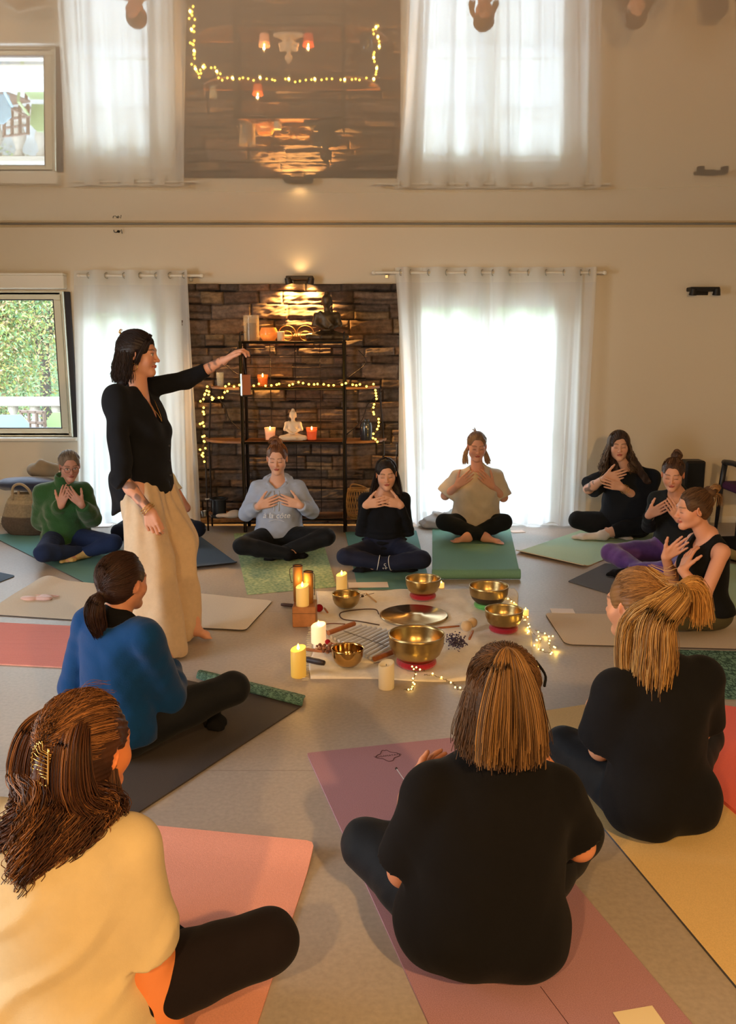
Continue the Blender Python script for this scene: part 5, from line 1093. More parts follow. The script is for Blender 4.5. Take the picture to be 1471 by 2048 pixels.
def two(p0, p1, W=.62, Ln=1.83, side=1):
    """start-edge corners as floor pixels -> centre, angle (long axis is the edge normal)."""
    a, b_ = F(*p0), F(*p1); d = unit(b_-a); c = (a+b_)/2; n = V(-d[1], d[0], 0)*side; return c, math.degrees(math.atan2(-n[0], n[1]))
def lay(px, py, ang, W, Ln, *a, **k):                      # far-left corner pixel and heading
    return F(px, py)
def from_corner(px, py, ang, W, Ln, sx, end):              # floor pixel of the corner (sx = -1 left / +1 right of the axis, end 0/1)
    c = F(px, py); f = V(-sin(R(ang)), cos(R(ang)), 0); r_ = V(cos(R(ang)), sin(R(ang)), 0); return c-r_*sx*W/2-f*(Ln if end else 0)
MT = dict(teal=mat_mat('mat_teal', srgb(96, 142, 138)), slate=mat_mat('mat_slate', srgb(78, 96, 116)), cream=mat_mat('mat_cream', srgb(222, 208, 188)), coral=mat_mat('mat_coral', srgb(238, 150, 142), rib=True),
    char=mat_mat('mat_charcoal', srgb(74, 68, 66), grain=.12, rough=.6), leaf=mat_mat('mat_leaf', srgb(48, 78, 70), srgb(112, 150, 132), 'leaf'), pink=mat_mat('mat_pink', srgb(228, 160, 142)),
    plum=mat_mat('mat_plum', srgb(176, 134, 146), grain=.10, rough=.8), sand=mat_mat('mat_sand', srgb(226, 196, 140)), red=mat_mat('mat_red', srgb(240, 116, 104)), mint=mat_mat('mat_mint', srgb(178, 206, 180)), green=mat_mat('mat_green', srgb(112, 158, 138)),
    grey=mat_mat('mat_grey', srgb(92, 92, 96)), batik=mat_mat('mat_batik', srgb(66, 124, 116), srgb(128, 164, 112), 'grad'), beige=mat_mat('mat_beige', srgb(214, 196, 172)), black=mat_mat('mat_black', srgb(38, 38, 42)))
wavef = lambda amp, k=5, ph=0: (lambda U, Vv: amp*np.clip(np.sin(Vv*k+ph+U*2), 0, 1)**2)
def ang_of(p0, p1): a, b_ = F(*p0), F(*p1); return math.degrees(math.atan2(-(b_-a)[0], (b_-a)[1]))
def quad_mat(label, cs, mt, th=.006, z=.0, bumpf=None, rad=.03, under=None, name='yoga_mat', cat='yoga mat', wav=0.):
    """cs: floor pixels of the four corners, counter-clockwise seen from above, first edge nearest the camera."""
    c = [F(*p) for p in cs]; o0 = sum(c)/4; e = empty(name, (o0[0], o0[1], z), label, cat); W = (np.linalg.norm(c[1]-c[0])+np.linalg.norm(c[2]-c[3]))/2; Ln = (np.linalg.norm(c[3]-c[0])+np.linalg.norm(c[2]-c[1]))/2
    nu, nv = max(24, int(W/.02)), max(24, int(Ln/.02)); U, Vv = np.meshgrid(np.linspace(-W/2, W/2, nu), np.linspace(0, Ln, nv), indexing='ij'); rr = rad
    U0, V0 = U.copy(), Vv.copy()
    for sx in (-1, 1):
        for end in (0, Ln):
            du = rr-(W/2-np.abs(U0)); dv = rr-np.abs(V0-end); m = (du > 0) & (dv > 0) & (np.sign(U0) == sx); L_ = np.maximum(np.hypot(du, dv), 1e-9); f = np.minimum(1, np.maximum(du, dv)/L_)
            U = np.where(m, sx*(W/2-rr+du*f), U); Vv = np.where(m, (end+(rr-dv*f)*(1 if end == 0 else -1)), Vv)
    a, b_ = U/W+.5, Vv/Ln; pt = ((1-a)*(1-b_))[..., None]*c[0]+(a*(1-b_))[..., None]*c[1]+(a*b_)[..., None]*c[2]+((1-a)*b_)[..., None]*c[3]-V(o0[0], o0[1], 0)
    pt[..., 2] = .001+(bumpf(U, Vv) if bumpf else 0)+(wav*np.clip(nsum(pt, 7, 3), 0, 1) if wav else 0)
    top = (pt+V(0, 0, th)).reshape(-1, 3); bot = pt.reshape(-1, 3); I = np.arange(nu*nv).reshape(nu, nv); qt = np.stack([I[:-1, :-1], I[1:, :-1], I[1:, 1:], I[:-1, 1:]], -1).reshape(-1, 4); N = nu*nv
    ring = np.concatenate([I[:, 0], I[-1, 1:], I[-2::-1, -1], I[0, -2:0:-1]]); r2 = np.roll(ring, -1); qs = np.stack([r2, ring, ring+N, r2+N], 1)[:, ::-1]
    me = fast_mesh('mat_sheet', np.vstack([bot, top]), np.vstack([qt[:, ::-1], qt+N, qs])); link('mat_sheet', me, [mt]+([under] if under else []), e, smooth='all')
    if under: me.polygons.foreach_set('material_index', np.concatenate([np.ones(len(qt)), np.zeros(len(qt)), np.ones(len(qs))]).astype(np.int32))
    me.set_sharp_from_angle(angle=R(40)); print('MAT', label[:40], round(W, 2), round(Ln, 2)); return e
ends = lambda h, w=.06: (lambda U, Vv: h*np.exp(-(Vv/w)**2))
quad_mat('teal yoga mat under the woman in the green jumper', [(186, 1175), (345, 1150), (150, 1056), (-20, 1072)], MT['teal'], rad=.01, under=MT['grey'])
quad_mat('slate blue yoga mat under the person hidden behind the standing woman', [(300, 1150), (476, 1131), (398, 1074), (240, 1078)], MT['slate'], bumpf=ends(.012), under=MT['black'], z=.008)
quad_mat('long cream yoga mat crossing behind the blue jumper', [(-30, 1230), (491, 1264), (545, 1203), (84, 1160)], MT['cream'], rad=.04, under=MT['char'], wav=.008, bumpf=lambda U, Vv: .03*np.exp(-((U+.78)/.09)**2)*np.clip(Vv*1.6, 0, 1))
quad_mat('ribbed coral yoga mat at the left edge', [(-60, 1327), (175, 1339), (190, 1256), (-60, 1244)], MT['coral'], rad=.01, under=MT['pink'])
quad_mat('small blue yoga mat tip at the left edge of the floor', [(-60, 1188), (32, 1153), (-30, 1140), (-120, 1172)], MT['slate'])
charm = quad_mat('charcoal yoga mat under the woman in the blue jumper', [(-150, 1730), (235, 1655), (606, 1412), (352, 1358)], MT['char'], rad=.01)
flap = quad_mat('turned-over leaf-patterned end of the charcoal mat, dark green', [(392, 1362), (604, 1418), (611, 1398), (400, 1346)], MT['leaf'], z=.012, name='mat_flap', cat='mat end', rad=.008, bumpf=lambda U, Vv: .012*np.sin(np.clip(Vv/.1, 0, 1)*pi)*(U > -9))
fs = flap.children[0]; fs.parent = charm; fs.name = 'turned_over_end'; fs.location = tuple(np.array(flap.location)-np.array(charm.location)); fs['label'] = 'dark green leaf-patterned turned-over end'; bpy.data.objects.remove(flap)
quad_mat('salmon pink yoga mat with a raised far edge at the lower left', [(140, 2120), (492, 2120), (629, 1704), (272, 1668)], MT['pink'], rad=.02, bumpf=lambda U, Vv: .035*np.exp(-((Vv-.90)/.10)**2))
plum = quad_mat('plum purple yoga mat with an outlined emblem, in the centre foreground', [(870, 2080), (1402, 2075), (905, 1478), (613, 1509)], MT['plum'], rad=.01); plum_a = ang_of((870, 2080), (613, 1509))
quad_mat('sand yellow yoga mat at the lower right, under the blonde ponytail woman', [(1193, 1742), (1530, 2056), (1650, 1800), (1300, 1560)], MT['sand'], th=.008, rad=.01, under=MT['grey']) if 0 else None
quad_mat('sand yellow yoga mat under the blonde ponytail woman, lower right', [(1560, 2085), (1800, 1850), (1172, 1412), (1020, 1436)], MT['sand'], th=.008, rad=.01, under=MT['grey'])
quad_mat('thick bright red yoga mat at the right edge', [(1386, 1562), (1700, 1830), (1760, 1470), (1424, 1416)], MT['red'], th=.014, rad=.03, bumpf=lambda U, Vv: .03*np.exp(-((Vv-.50)/.10)**2-((U+.55)/.12)**2), z=.008)
quad_mat('dark green leaf-patterned yoga mat at the right edge', [(1300, 1392), (1760, 1412), (1680, 1310), (1290, 1300)], MT['leaf'], rad=.01)
quad_mat('beige yoga mat under the woman in the black tank top', [(1130, 1291), (1650, 1305), (1560, 1236), (1088, 1228)], MT['beige'], rad=.05, wav=.006, under=MT['char'])
quad_mat('dark grey yoga mat under the woman in purple trousers', [(1135, 1164), (1345, 1228), (1440, 1150), (1210, 1128)], MT['grey'], rad=.01)
quad_mat('pale mint yoga mat below the woman with one white sock', [(1030, 1106), (1166, 1137), (1330, 1070), (1195, 1050)], MT['mint'], rad=.01, bumpf=ends(.02, .05), under=MT['beige'])
g_ = quad_mat('green yoga mat with its near end rolled, under the woman in the cream tee', [(864, 1152), (1040, 1152), (1018, 1052), (864, 1053)], MT['green'], rad=.005)
ga, gb = F(864, 1160), F(1040, 1160); gl = np.linalg.norm(gb-ga); mb = MB(); t = np.linspace(0, 9.5, 60); r_ = .040-.0024*t
for k in range(len(t)-1):
    p0, p1 = (r_[k]*sin(t[k]), .042-r_[k]*cos(t[k])), (r_[k+1]*sin(t[k+1]), .042-r_[k+1]*cos(t[k+1]))
    mb.add([(ga[0], ga[1]-p0[0]+.02, p0[1]), (gb[0], ga[1]-p0[0]+.02, p0[1]), (gb[0], ga[1]-p1[0]+.02, p1[1]), (ga[0], ga[1]-p1[0]+.02, p1[1])], [(0, 1, 2, 3)])
mb.build('rolled_end', MT['green'], g_, smooth='all', local=False)
quad_mat('teal green yoga mat under the woman in the black long-sleeved top', [(716, 1180), (862, 1179), (832, 1062), (690, 1065)], MT['teal'], rad=.01, th=.005)
quad_mat('green batik-patterned yoga mat under the woman in the hoodie', [(494, 1190), (672, 1174), (640, 1066), (467, 1068)], MT['batik'], rad=.008)
quad_mat('light green yoga mat at the far right, behind the woman in the tank top', [(1380, 1200), (1560, 1250), (1600, 1140), (1440, 1130)], MT['mint'], rad=.01, z=.008)
# emblem printed on the plum mat: rounded four-lobed outline with wavy lettering, plus the alignment line
ink = mat('print_ink', srgb(70, 36, 44), rough=.8); e = plum; f = V(-sin(R(plum_a)), cos(R(plum_a)), 0); rt = V(cos(R(plum_a)), sin(R(plum_a)), 0); cc = F(775, 1511); loc = lambda w_: V((w_-np.array(e.location))@rt, (w_-np.array(e.location))@f, .0075)
cr = [(258, 415), (300, 370), (365, 345), (400, 270), (440, 255), (480, 262), (520, 250), (630, 300), (780, 320), (850, 370), (790, 410), (710, 440), (680, 500), (590, 525), (520, 505), (440, 465), (350, 455), (280, 440)]
lp = [F(730+x_/12.26, 1480+y_/12.26, .0072)-np.array(e.location) for x_, y_ in cr]; mb = MB(); mb.tube(bez(lp+[lp[0]], 80)[:-1], .0014, 5, closed=True); mb.build('emblem_outline', ink, e)
t0_, t1_ = F(730+352/12.26, 1480+408/12.26, .0072), F(730+745/12.26, 1480+362/12.26, .0072); ax_ = math.atan2((t1_-t0_)[1], (t1_-t0_)[0]); c0 = (t0_+t1_)/2-np.array(e.location)
c = bpy.data.curves.new('emblem_lettering', 'FONT'); c.body = 'YOGAMATATA'; c.size = .0165; c.extrude = .0003; c.align_x = 'CENTER'; c.align_y = 'CENTER'
o = bpy.data.objects.new('emblem_lettering', c); COL.objects.link(o); dg = bpy.context.evaluated_depsgraph_get(); me = bpy.data.meshes.new_from_object(o.evaluated_get(dg)); bpy.data.objects.remove(o)
me.materials.clear(); me.materials.append(ink); o = bpy.data.objects.new('emblem_lettering', me); COL.objects.link(o); o.parent = e; o.location = tuple(c0); o.rotation_euler = (0, 0, ax_)
loc = lambda w_: w_-np.array(e.location)+V(0, 0, .0075)
A0, B0 = loc(F(1080, 1978)), loc(F(1132, 2048)); mb = MB(); B1 = A0+(B0-A0)*1.6; mb.tube([A0-V(0, 0, .0015), B1-V(0, 0, .0015)], .002, 4); mb.build('printed_line', ink, e)
# loose papers
PAPER = mat('paper', srgb(236, 222, 214), rough=.7)
def paper(px, py, ang, w_, l_, label, z=.002, m=PAPER):
    c = F(px, py, z); e = MB(); e.box((0, 0, .001), (w_, l_, .0018)); o = e.build('paper_sheet', m, loc=c); o.rotation_euler = (0, 0, R(ang)); tag(o, label, 'paper'); return o
paper(736, 1170, 3, .27, .13, 'pale pink sheet of paper lying behind the tall candle', .008); paper(1124, 1222, -4, .14, .09, 'white paper lying at the tip of the beige mat', .008)
paper(1292, 2060, 12, .105, .13, 'cream card lying on the plum mat at the bottom edge', .009, mat('card', srgb(240, 226, 190), rough=.6)); paper(1034, 1063, 12, .12, .09, 'small white paper on the floor below the wide curtain', .002)
paper(205, 1051, 5, .16, .14, 'sheet of white paper on the floor behind the green jumper woman', .003)
EYE = fabric('pink_satin', srgb(226, 190, 184), rough=.5, sheen=.4); A = Sdf(.003); c = F(73, 1196, .02); A.cone(c+V(-.05, -.01, 0), c+V(.05, .015, 0), .035, .04, .02); A.ell(c+V(0, -.045, 0), V(.02, .02, .05), None, .015, 's'); A.P = [(t, a_, b_*1, r1, r2, k, op, cl) for t, a_, b_, r1, r2, k, op, cl in A.P]
A = Sdf(.003); A.ell(c+V(-.05, -.005, -.002), V(.05, .035, .018), None, .02); A.ell(c+V(.05, .012, -.002), V(.05, .037, .018), None, .02); e = empty('sleep_mask', c*V(1, 1, 0)+V(0, 0, .008), 'pale pink padded sleep mask lying on the cream mat', 'sleep mask')
v, q = A.mesh(disp=lambda p_: .002*nsum(p_, 90, 3), band=.012, zmin=.008); put('padding', v, q, EYE, e)
mb = MB(); mb.tube(bez([c+V(-.09, 0, .0), c+V(-.12, .05, -.004), c+V(.0, .08, -.004), c+V(.12, .06, -.004), c+V(.09, .02, 0)], 20), .004, 6); mb.build('strap', EYE, e, smooth='all', local=False)
# ================================================================ shelf and altar
WOOD = mat('shelf_wood', srgb(150, 100, 60), rough=.5, var=.25, vscale=12); IRON = mat('wrought_iron', srgb(40, 30, 26), rough=.5, metal=.3)
YF, YK = 7.30, 7.56; sX = lambda px, py=800, Y=YF: P(px, py, Y)[0]
T0, T1, T2, T3 = .13, .80, 1.262, 1.648
cx0, cx1 = sX(483), sX(688); wl, wr_ = sX(397), sX(774)
e = empty('etagere', ((cx0+cx1)/2, YF+.13, 0), 'wrought iron and wood etagere standing before the stone wall', 'shelf unit'); SH = e
def part(nm, f, m=IRON, smooth='all'): mb = MB(); f(mb); return mb.build(nm, m, e, smooth=smooth, local=False)
for x in (cx0, cx1):
    for y in (YF, YK): part('post', lambda mb: mb.box((x, y, (T3+.0)/2+.0), (.028, .022, T3), bev=.004))
    part('scroll', lambda mb: mb.tube(bez([(x, YF, T3), (x, YF+.01, T3+.06), (x, (YF+YK)/2, T3+.075), (x, YK-.01, T3+.06), (x, YK, T3)], 16), .007, 6))
for x in (wl+.03, wr_-.03):
    part('side_post', lambda mb: mb.tube(bez([(x, YK, .0), (x, YK, .5), (x, YK, T1), (x+(.035 if x < 0 else -.035), YK, T2)], 20), .008, 8))
    part('side_post', lambda mb: mb.bar((x, YF+.06, 0), (x, YF+.06, T1), .008, 8))
for z in (T0, T1, T2, T3):
    part('board', lambda mb: mb.box(((cx0+cx1)/2, (YF+YK)/2, z-.009), (cx1-cx0-.03, YK-YF+.04, .018), bev=.004), WOOD)
    part('rim', lambda mb: mb.box(((cx0+cx1)/2, YF-.022, z-.012), (cx1-cx0-.03, .008, .022), bev=.002))
def wing(x0, x1, z, sgn):
    n = 14; t = np.linspace(0, pi/2, n); w_ = abs(x1-x0); poly = [(x0, YK+.02)]+[(x0+sgn*w_*sin(q), YK+.02-(YK-YF+.03)*cos(q)) for q in t]
    poly = poly if sgn > 0 else poly[::-1]
    def f(mb): mb.prism([(a, b) for a, b in poly], z-.018, z)
    part('side_board', f, WOOD, False)
for z in (T0, T1): wing(cx0-.016, wl, z, -1); wing(cx1+.016, wr_, z, 1)
wing(cx0-.016, wl+.06, T2, -1); wing(cx1+.016, wr_-.06, T2, 1)
for z in list(np.arange(T0+.12, T1-.03, .10))+list(np.arange(T1+.08, T2-.03, .09))+list(np.arange(T2+.075, T3-.03, .085)):
    part('rail', lambda mb: mb.bar((cx0, YK+.006, z), (cx1, YK+.006, z), .0035, 6))
for x in (cx0+(cx1-cx0)*.25, (cx0+cx1)/2, cx0+(cx1-cx0)*.75): part('upright', lambda mb: mb.bar((x, YK+.012, T0), (x, YK+.012, T3), .0035, 6))
for d in (-1, 1):                                               # twisted branch ornaments on the wings
    x0, x1 = (cx0, wl) if d < 0 else (cx1, wr_)
    part('branch', lambda mb: mb.tube(bez([(x0, YK+.01, T1+.02), (x0+.4*(x1-x0), YK+.01, T1+.16), (x0+.55*(x1-x0), YK+.015, T1+.3), (x0+.9*(x1-x0), YK+.01, T1+.42)], 18), .005, 6))
    part('branch', lambda mb: mb.tube(bez([(x0, YK+.01, T2+.05), (x0+.5*(x1-x0), YK+.01, T2+.2), (x0+.3*(x1-x0), YK+.015, T2+.32)], 14), .004, 6))
WAX = mat('wax', srgb(236, 222, 190), rough=.5, spec=.3); FLAME = mat('flame', (1, .55, .12), emit=28, ecol=(1, .50, .10)); LEDF = mat('led_flame', (1, .7, .1), emit=9, ecol=(1, .62, .08)); WICK = mat('wick', srgb(40, 30, 25))
def flame_mb(c, h, r): mb = MB(); mb.lathe([(0, 0), (r*.8, h*.18), (r, h*.35), (r*.6, h*.7), (0, h)], c, 12); return mb
def glow(loc, pw, col=(1, .5, .15), r=.01): light('POINT', 'candle_glow', loc, pw, col, shadow_soft_size=r)
def glass_candle(px, py, w_px, h_px, Y, z, label, waxc, lit=True, gcol=(1, .5, .3)):
    x = P(px, py, Y)[0]; r = w_px/2/229; h = h_px/229; e = empty('candle', (x, Y, z), label, 'candle')
    gm = mat('tinted_glass', gcol, rough=.15, alpha=.45, spec=.6); mb = MB(); mb.lathe([(0, .001), (r*.82, .001), (r, h), (r-.004, h), (r*.82-.004, .006), (0, .006)], n=24); mb.build('glass', gm, e, smooth=True)
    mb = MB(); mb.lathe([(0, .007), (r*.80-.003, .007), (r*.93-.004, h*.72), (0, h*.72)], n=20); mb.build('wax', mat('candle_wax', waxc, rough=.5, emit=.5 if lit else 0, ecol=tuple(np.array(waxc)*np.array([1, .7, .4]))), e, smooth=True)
    mb = MB(); mb.bar((0, 0, h*.7), (0, 0, h*.8), .0015, 5); mb.build('wick', WICK, e)
    if lit: flame_mb((0, 0, h*.78), .035, .008).build('flame', FLAME, e, smooth=True); glow((x, Y-.02, z+h+.03), .35)
    return e
glass_candle(540, 868, 23, 25, 7.42, T1, 'lit pink-white glass candle left of the white Buddha statue', srgb(240, 190, 160), gcol=srgb(250, 215, 195))
glass_candle(623, 868, 23, 25, 7.42, T1, 'lit orange glass candle right of the white Buddha statue', srgb(225, 110, 60), gcol=srgb(235, 120, 80))
glass_candle(525, 757, 22, 23, 7.44, T2, 'lit orange candle on the third shelf, above the string lights', srgb(235, 130, 60), gcol=srgb(240, 140, 70))
def buddha(px, Y, z, H, label, m):
    x = P(px, 800, Y)[0]; e = empty('buddha_statue', (x, Y, z), label, 'statue'); s = H; A = Sdf(.0035 if H < .4 else .004); c = lambda a, b_, d: V(x+a*s, Y+b_*s, z+d*s)
    A.ell(c(0, 0, .10), V(.22, .15, .10)*s, None, .02); 
    for d in (-1, 1):
        A.cone(c(d*.12, .0, .12), c(d*.36, -.10, .075), .085*s, .065*s, .03*s*2); A.cone(c(d*.36, -.10, .07), c(-d*.08, -.19, .075), .062*s, .045*s, .02)
        A.cone(c(d*.19, .0, .50), c(d*.255, .0, .32), .060*s, .052*s, .05*s); A.cone(c(d*.235, .02, .34), c(d*.06, -.15, .225), .050*s, .034*s, .03*s)
        A.ell(c(d*.102, .0, .735), V(.013, .022, .055)*s, None, .01*s); A.ell(c(d*.2, .0, .50), .06*s, None, .04*s)
    A.ell(c(0, -.17, .21), V(.075, .035, .025)*s, None, .01)
    A.ell(c(0, .0, .33), V(.15, .11, .20)*s, None, .04*s); A.ell(c(0, 0, .47), V(.19, .105, .11)*s, None, .06*s); A.cone(c(0, 0, .52), c(0, -.01, .66), .058*s, .055*s, .04*s)
    A.ell(c(0, -.01, .755), V(.092, .098, .115)*s, None, .03*s); A.ell(c(0, .0, .81), V(.104, .106, .085)*s, None, .02*s); A.ell(c(0, .01, .915), V(.05, .05, .05)*s, None, .03*s); A.cone(c(0, -.09, .76), c(0, -.105, .725), .009*s, .014*s, .006)
    A.cone(c(-.13, -.05, .56), c(.12, -.10, .30), .028*s, .02*s, .012)
    v, q = A.mesh(zmin=z+.002); o = put('figure', v, q, m, e); mb = MB(); mb.box((0, -.02*s, .011*s), (.62*s, .36*s, .02*s), bev=.008*s); mb.build('base', m, e)
    return e
buddha(585, 7.42, T1, .285, 'small white seated Buddha statue between two candles', mat('plaster', srgb(232, 210, 186), rough=.6))
buddha(655, 7.40, T3, .430, 'large black and gold seated Buddha statue on the top shelf', mat('bronze_black', srgb(74, 60, 42), rough=.42, metal=.35, var=.5, vscale=20))
# glass hurricane with dark candle
x = P(502, 650, 7.42)[0]; e = empty('hurricane_lamp', (x, 7.42, T3), 'tall glass cylinder with a dark candle inside, on the top shelf', 'candle holder')
mb = MB(); mb.lathe([(0, .0), (.066, .0), (.068, .215), (.064, .215), (.062, .006), (0, .006)], n=28); mb.build('glass', mat('smoked_glass', srgb(220, 205, 180), rough=.08, alpha=.28, spec=.8), e, smooth=True)
mb = MB(); mb.lathe([(0, .007), (.042, .007), (.042, .15), (0, .15)], n=20); mb.build('candle', mat('dark_wax', srgb(72, 52, 42), rough=.6), e, smooth=True)
x = P(537, 660, 7.38)[0]; e = empty('votive_holder', (x, 7.38, T3), 'round amber glass votive holder on the top shelf', 'candle holder')
mb = MB(); mb.lathe([(0, 0), (.05, .002), (.078, .04), (.080, .07), (.062, .112), (.056, .112), (.072, .07), (.07, .04), (.045, .008), (0, .008)], n=28); mb.build('glass', mat('amber_glass', srgb(250, 190, 110), rough=.12, alpha=.6, spec=.8), e, smooth=True)
mb = MB(); mb.lathe([(0, .009), (.04, .009), (.045, .05), (0, .05)], n=18); mb.build('wax', WAX, e, smooth=True)
x = P(561, 665, 7.36)[0]; e = empty('candle', (x, 7.36, T3), 'short cream pillar candle on the top shelf', 'candle'); mb = MB(); mb.lathe([(0, 0), (.03, 0), (.032, .003), (.032, .076), (.028, .08), (0, .077)], n=20); mb.build('wax', WAX, e, smooth=True); mb = MB(); mb.bar((0, 0, .076), (0, 0, .088), .0015, 5); mb.build('wick', WICK, e)
x = P(592, 660, 7.5)[0]; e = empty('scroll_ornament', (x, 7.5, T3), 'curled wire ornament between the votive and the black statue', 'ornament'); mb = MB()
for d in (-1, 1): mb.tube([(d*(.078+.072*cos(t)), 0, .068+.062*sin(t)) for t in np.linspace(-1.5, 3.6, 30)], .004, 6)
for d in (-1, 1): mb.tube([(d*(.078+.045*cos(t)), 0, .045+.040*sin(t)) for t in np.linspace(0, 6.28, 24)], .003, 6)
mb.build('wire', mat('gilt_wire', srgb(170, 130, 80), rough=.4, metal=.7), e, smooth='all')
x = P(732, 850, 7.42)[0]; e = empty('bottle_vase', (x, 7.42, T1), 'dark blue glass jar on the right wing of the shelf', 'vase'); mb = MB(); mb.lathe([(0, 0), (.05, 0), (.054, .01), (.054, .13), (.045, .155), (.028, .165), (.028, .18), (.024, .18), (.024, .16), (0, .15)], n=24); mb.build('glass', mat('dark_glass', srgb(44, 50, 66), rough=.12, spec=.8), e, smooth=True)
x = P(724, 760, 7.42)[0]; e = empty('lantern', (x, 7.42, T2), 'little wire lantern on the right wing, wrapped in lights', 'lantern'); mb = MB()
for k in range(8): a = k*pi/4; mb.tube([(.04*cos(a), .04*sin(a), 0), (.045*cos(a), .045*sin(a), .03), (.03*cos(a), .03*sin(a), .06)], .0018, 5)
for z_, r_ in ((.0, .04), (.06, .03)): mb.tube([(r_*cos(t), r_*sin(t), z_+.001) for t in np.linspace(0, 6.28, 17)[:-1]], .002, 5, closed=True)
mb.build('cage', IRON, e, smooth='all'); mb = MB(); mb.tube([(-.03, 0, .06), (-.02, 0, .10), (.02, 0, .10), (.03, 0, .06)], .0018, 5); mb.build('handle', IRON, e, smooth='all')
x = P(440, 755, 7.45)[0]; e = empty('glass_jar', (x, 7.45, T2), 'clear glass tumbler on the left wing of the shelf', 'glass'); mb = MB(); mb.lathe([(0, 0), (.028, 0), (.034, .12), (.031, .12), (.026, .006), (0, .006)], n=20); mb.build('glass', mat('clear_glass', srgb(230, 225, 210), rough=.05, alpha=.25, spec=.9), e, smooth=True)
x = P(438, 1010, 7.36)[0]; e = empty('burner_pot', (x, 7.36, T0), 'black pot on the bottom left wing of the shelf', 'pot'); mb = MB(); mb.lathe([(0, 0), (.075, 0), (.075, .01), (.06, .02), (.062, .15), (.082, .155), (.082, .165), (.055, .165), (.05, .03), (0, .03)], n=28); mb.build('body', mat('black_enamel', srgb(26, 28, 30), rough=.35), e, smooth=True)
mb = MB(); mb.tube([(-.08, 0, .158), (-.12, -.01, .155)], .007, 6); mb.build('handle', mat('steel_knob', srgb(200, 200, 200), rough=.3, metal=.8), e, smooth=True)
x = P(455, 1028, 7.30)[0]; A = Sdf(.004); A.ell(V(x, 7.30, T0+.02), V(.10, .05, .022), None, .02); A.ell(V(x+.05, 7.31, T0+.035), V(.055, .045, .03), None, .02); e = empty('white_cloth', (x, 7.3, T0), 'crumpled white cloth on the bottom left wing of the shelf', 'cloth'); v, q = A.mesh(disp=lambda p_: .005*nsum(p_, 60, 3), band=.012, zmin=T0+.001); put('fabric', v, q, fabric('white_cotton', srgb(222, 205, 192)), e)
x = P(408, 1024, 7.36)[0]; e = empty('small_cup', (x, 7.36, T0), 'small silver cup beside the black pot', 'cup'); mb = MB(); mb.lathe([(0, 0), (.02, 0), (.028, .05), (.025, .05), (.018, .004), (0, .004)], n=18); mb.build('bowl', mat('silver', srgb(200, 200, 200), rough=.25, metal=.9), e, smooth=True); mb = MB(); mb.bar((.0, 0, .04), (.12, -.02, .085), .003, 6); mb.build('handle', IRON, e)
# wicker bag: open weave of bands
x = P(716, 1000, 7.28)[0]; e = empty('wicker_basket', (x, 7.28, T0), 'open-weave wicker basket hanging bag on the bottom right wing', 'basket'); RAT = mat('rattan', srgb(200, 150, 90), rough=.6, var=.2, vscale=40); mb = MB()
def bask(u, z): r_ = .10*(1-.35*(z/.27-.5)**2*2)*(1 if z > .03 else .75); return (r_*cos(u)*1.05, r_*sin(u)*.7, z+.0)
for k in range(26):
    u = k*2*pi/26
    mb.tube([bask(u+.22*z_/.1, z_) for z_ in np.linspace(.004, .25, 9)], .0028, 5); mb.tube([bask(u-.22*z_/.1, z_) for z_ in np.linspace(.004, .25, 9)], .0028, 5)
for z_ in (.004, .02, .25, .26): mb.tube([bask(t, z_) for t in np.linspace(0, 2*pi, 33)[:-1]], .0055, 6, closed=True)
mb.build('weave', RAT, e, smooth='all'); mb = MB(); mb.tube(bez([bask(2.6, .25), (-.05, 0, .30), (.04, -.02, .285), bask(.4, .25)], 14), .006, 6); mb.build('handle', RAT, e, smooth='all')
# ================================================================ wall lights
def sconce(px, py, on, label, w_=52, dark=False):
    c = P(px, py, D-.02); e = empty('wall_light', (c[0], D, c[2]), label, 'wall lamp'); m = M['black'] if dark else mat('bronze_lamp', srgb(60, 52, 46), rough=.4, metal=.5); L_ = w_/219
    mb = MB(); mb.box((0, -.055, .012), (L_, .11, .035), bev=.006); mb.build('housing', m, e); mb = MB(); mb.box((0, -.006, .0), (L_*.5, .012, .07), bev=.003); mb.build('wall_plate', m, e)
    for d in (-1, 1):
        rot = rotm((1, 0, 0), R(10))@rotm((0, 1, 0), R(d*(14 if on else 0))); h = V(d*L_*.40, -.10, -.02)
        mb = MB(); mb.lathe([(0, .035), (.026, .035), (.034, -.02), (.030, -.02), (.024, .02), (0, .022)], h, 20, rot=rot); sp = mb.build('spot_head', m, e, smooth=True)
        if on:
            mb = MB(); mb.lathe([(0, -.004), (.029, -.004)], h+rot@V(0, 0, -.008), 20, rot=rot); mb.build('bulb', mat('hot_bulb', (1, .75, .35), emit=60, ecol=(1, .60, .2)), e)
            wpos = V(c[0], D, c[2])+h+rot@V(0, 0, -.03); light('SPOT', 'sconce_beam', wpos, SCONCE, (1, .50, .13), spot_size=R(125), spot_blend=.8, shadow_soft_size=.02, target=wpos+V(d*.06, .10, -1))
    return e
sconce(600, 560, True, 'bronze double spotlight, switched on, above the stone wall', 52)
light('SPOT', 'sconce_upglow', P(600, 546, D-.07), SCONCE*.012, (1, .58, .22), spot_size=R(150), spot_blend=1, shadow_soft_size=.03, target=P(600, 460, D-.03))
sconce(1402, 582, False, 'black double wall light, switched off, on the bare right wall', 56, True)
e = empty('wall_bracket', P(237, 463, D), 'tiny wire hook bracket high on the wall above the left curtain', 'hook'); mb = MB(); mb.tube([(-.035, -.02, .01), (-.03, -.03, -.008), (-.012, -.03, -.012), (0, -.01, .005), (.012, -.03, -.012), (.034, -.03, .012), (.036, -.02, -.02)], .0035, 6); mb.box((0, -.003, 0), (.02, .006, .02)); mb.build('wire', M['black'], e)
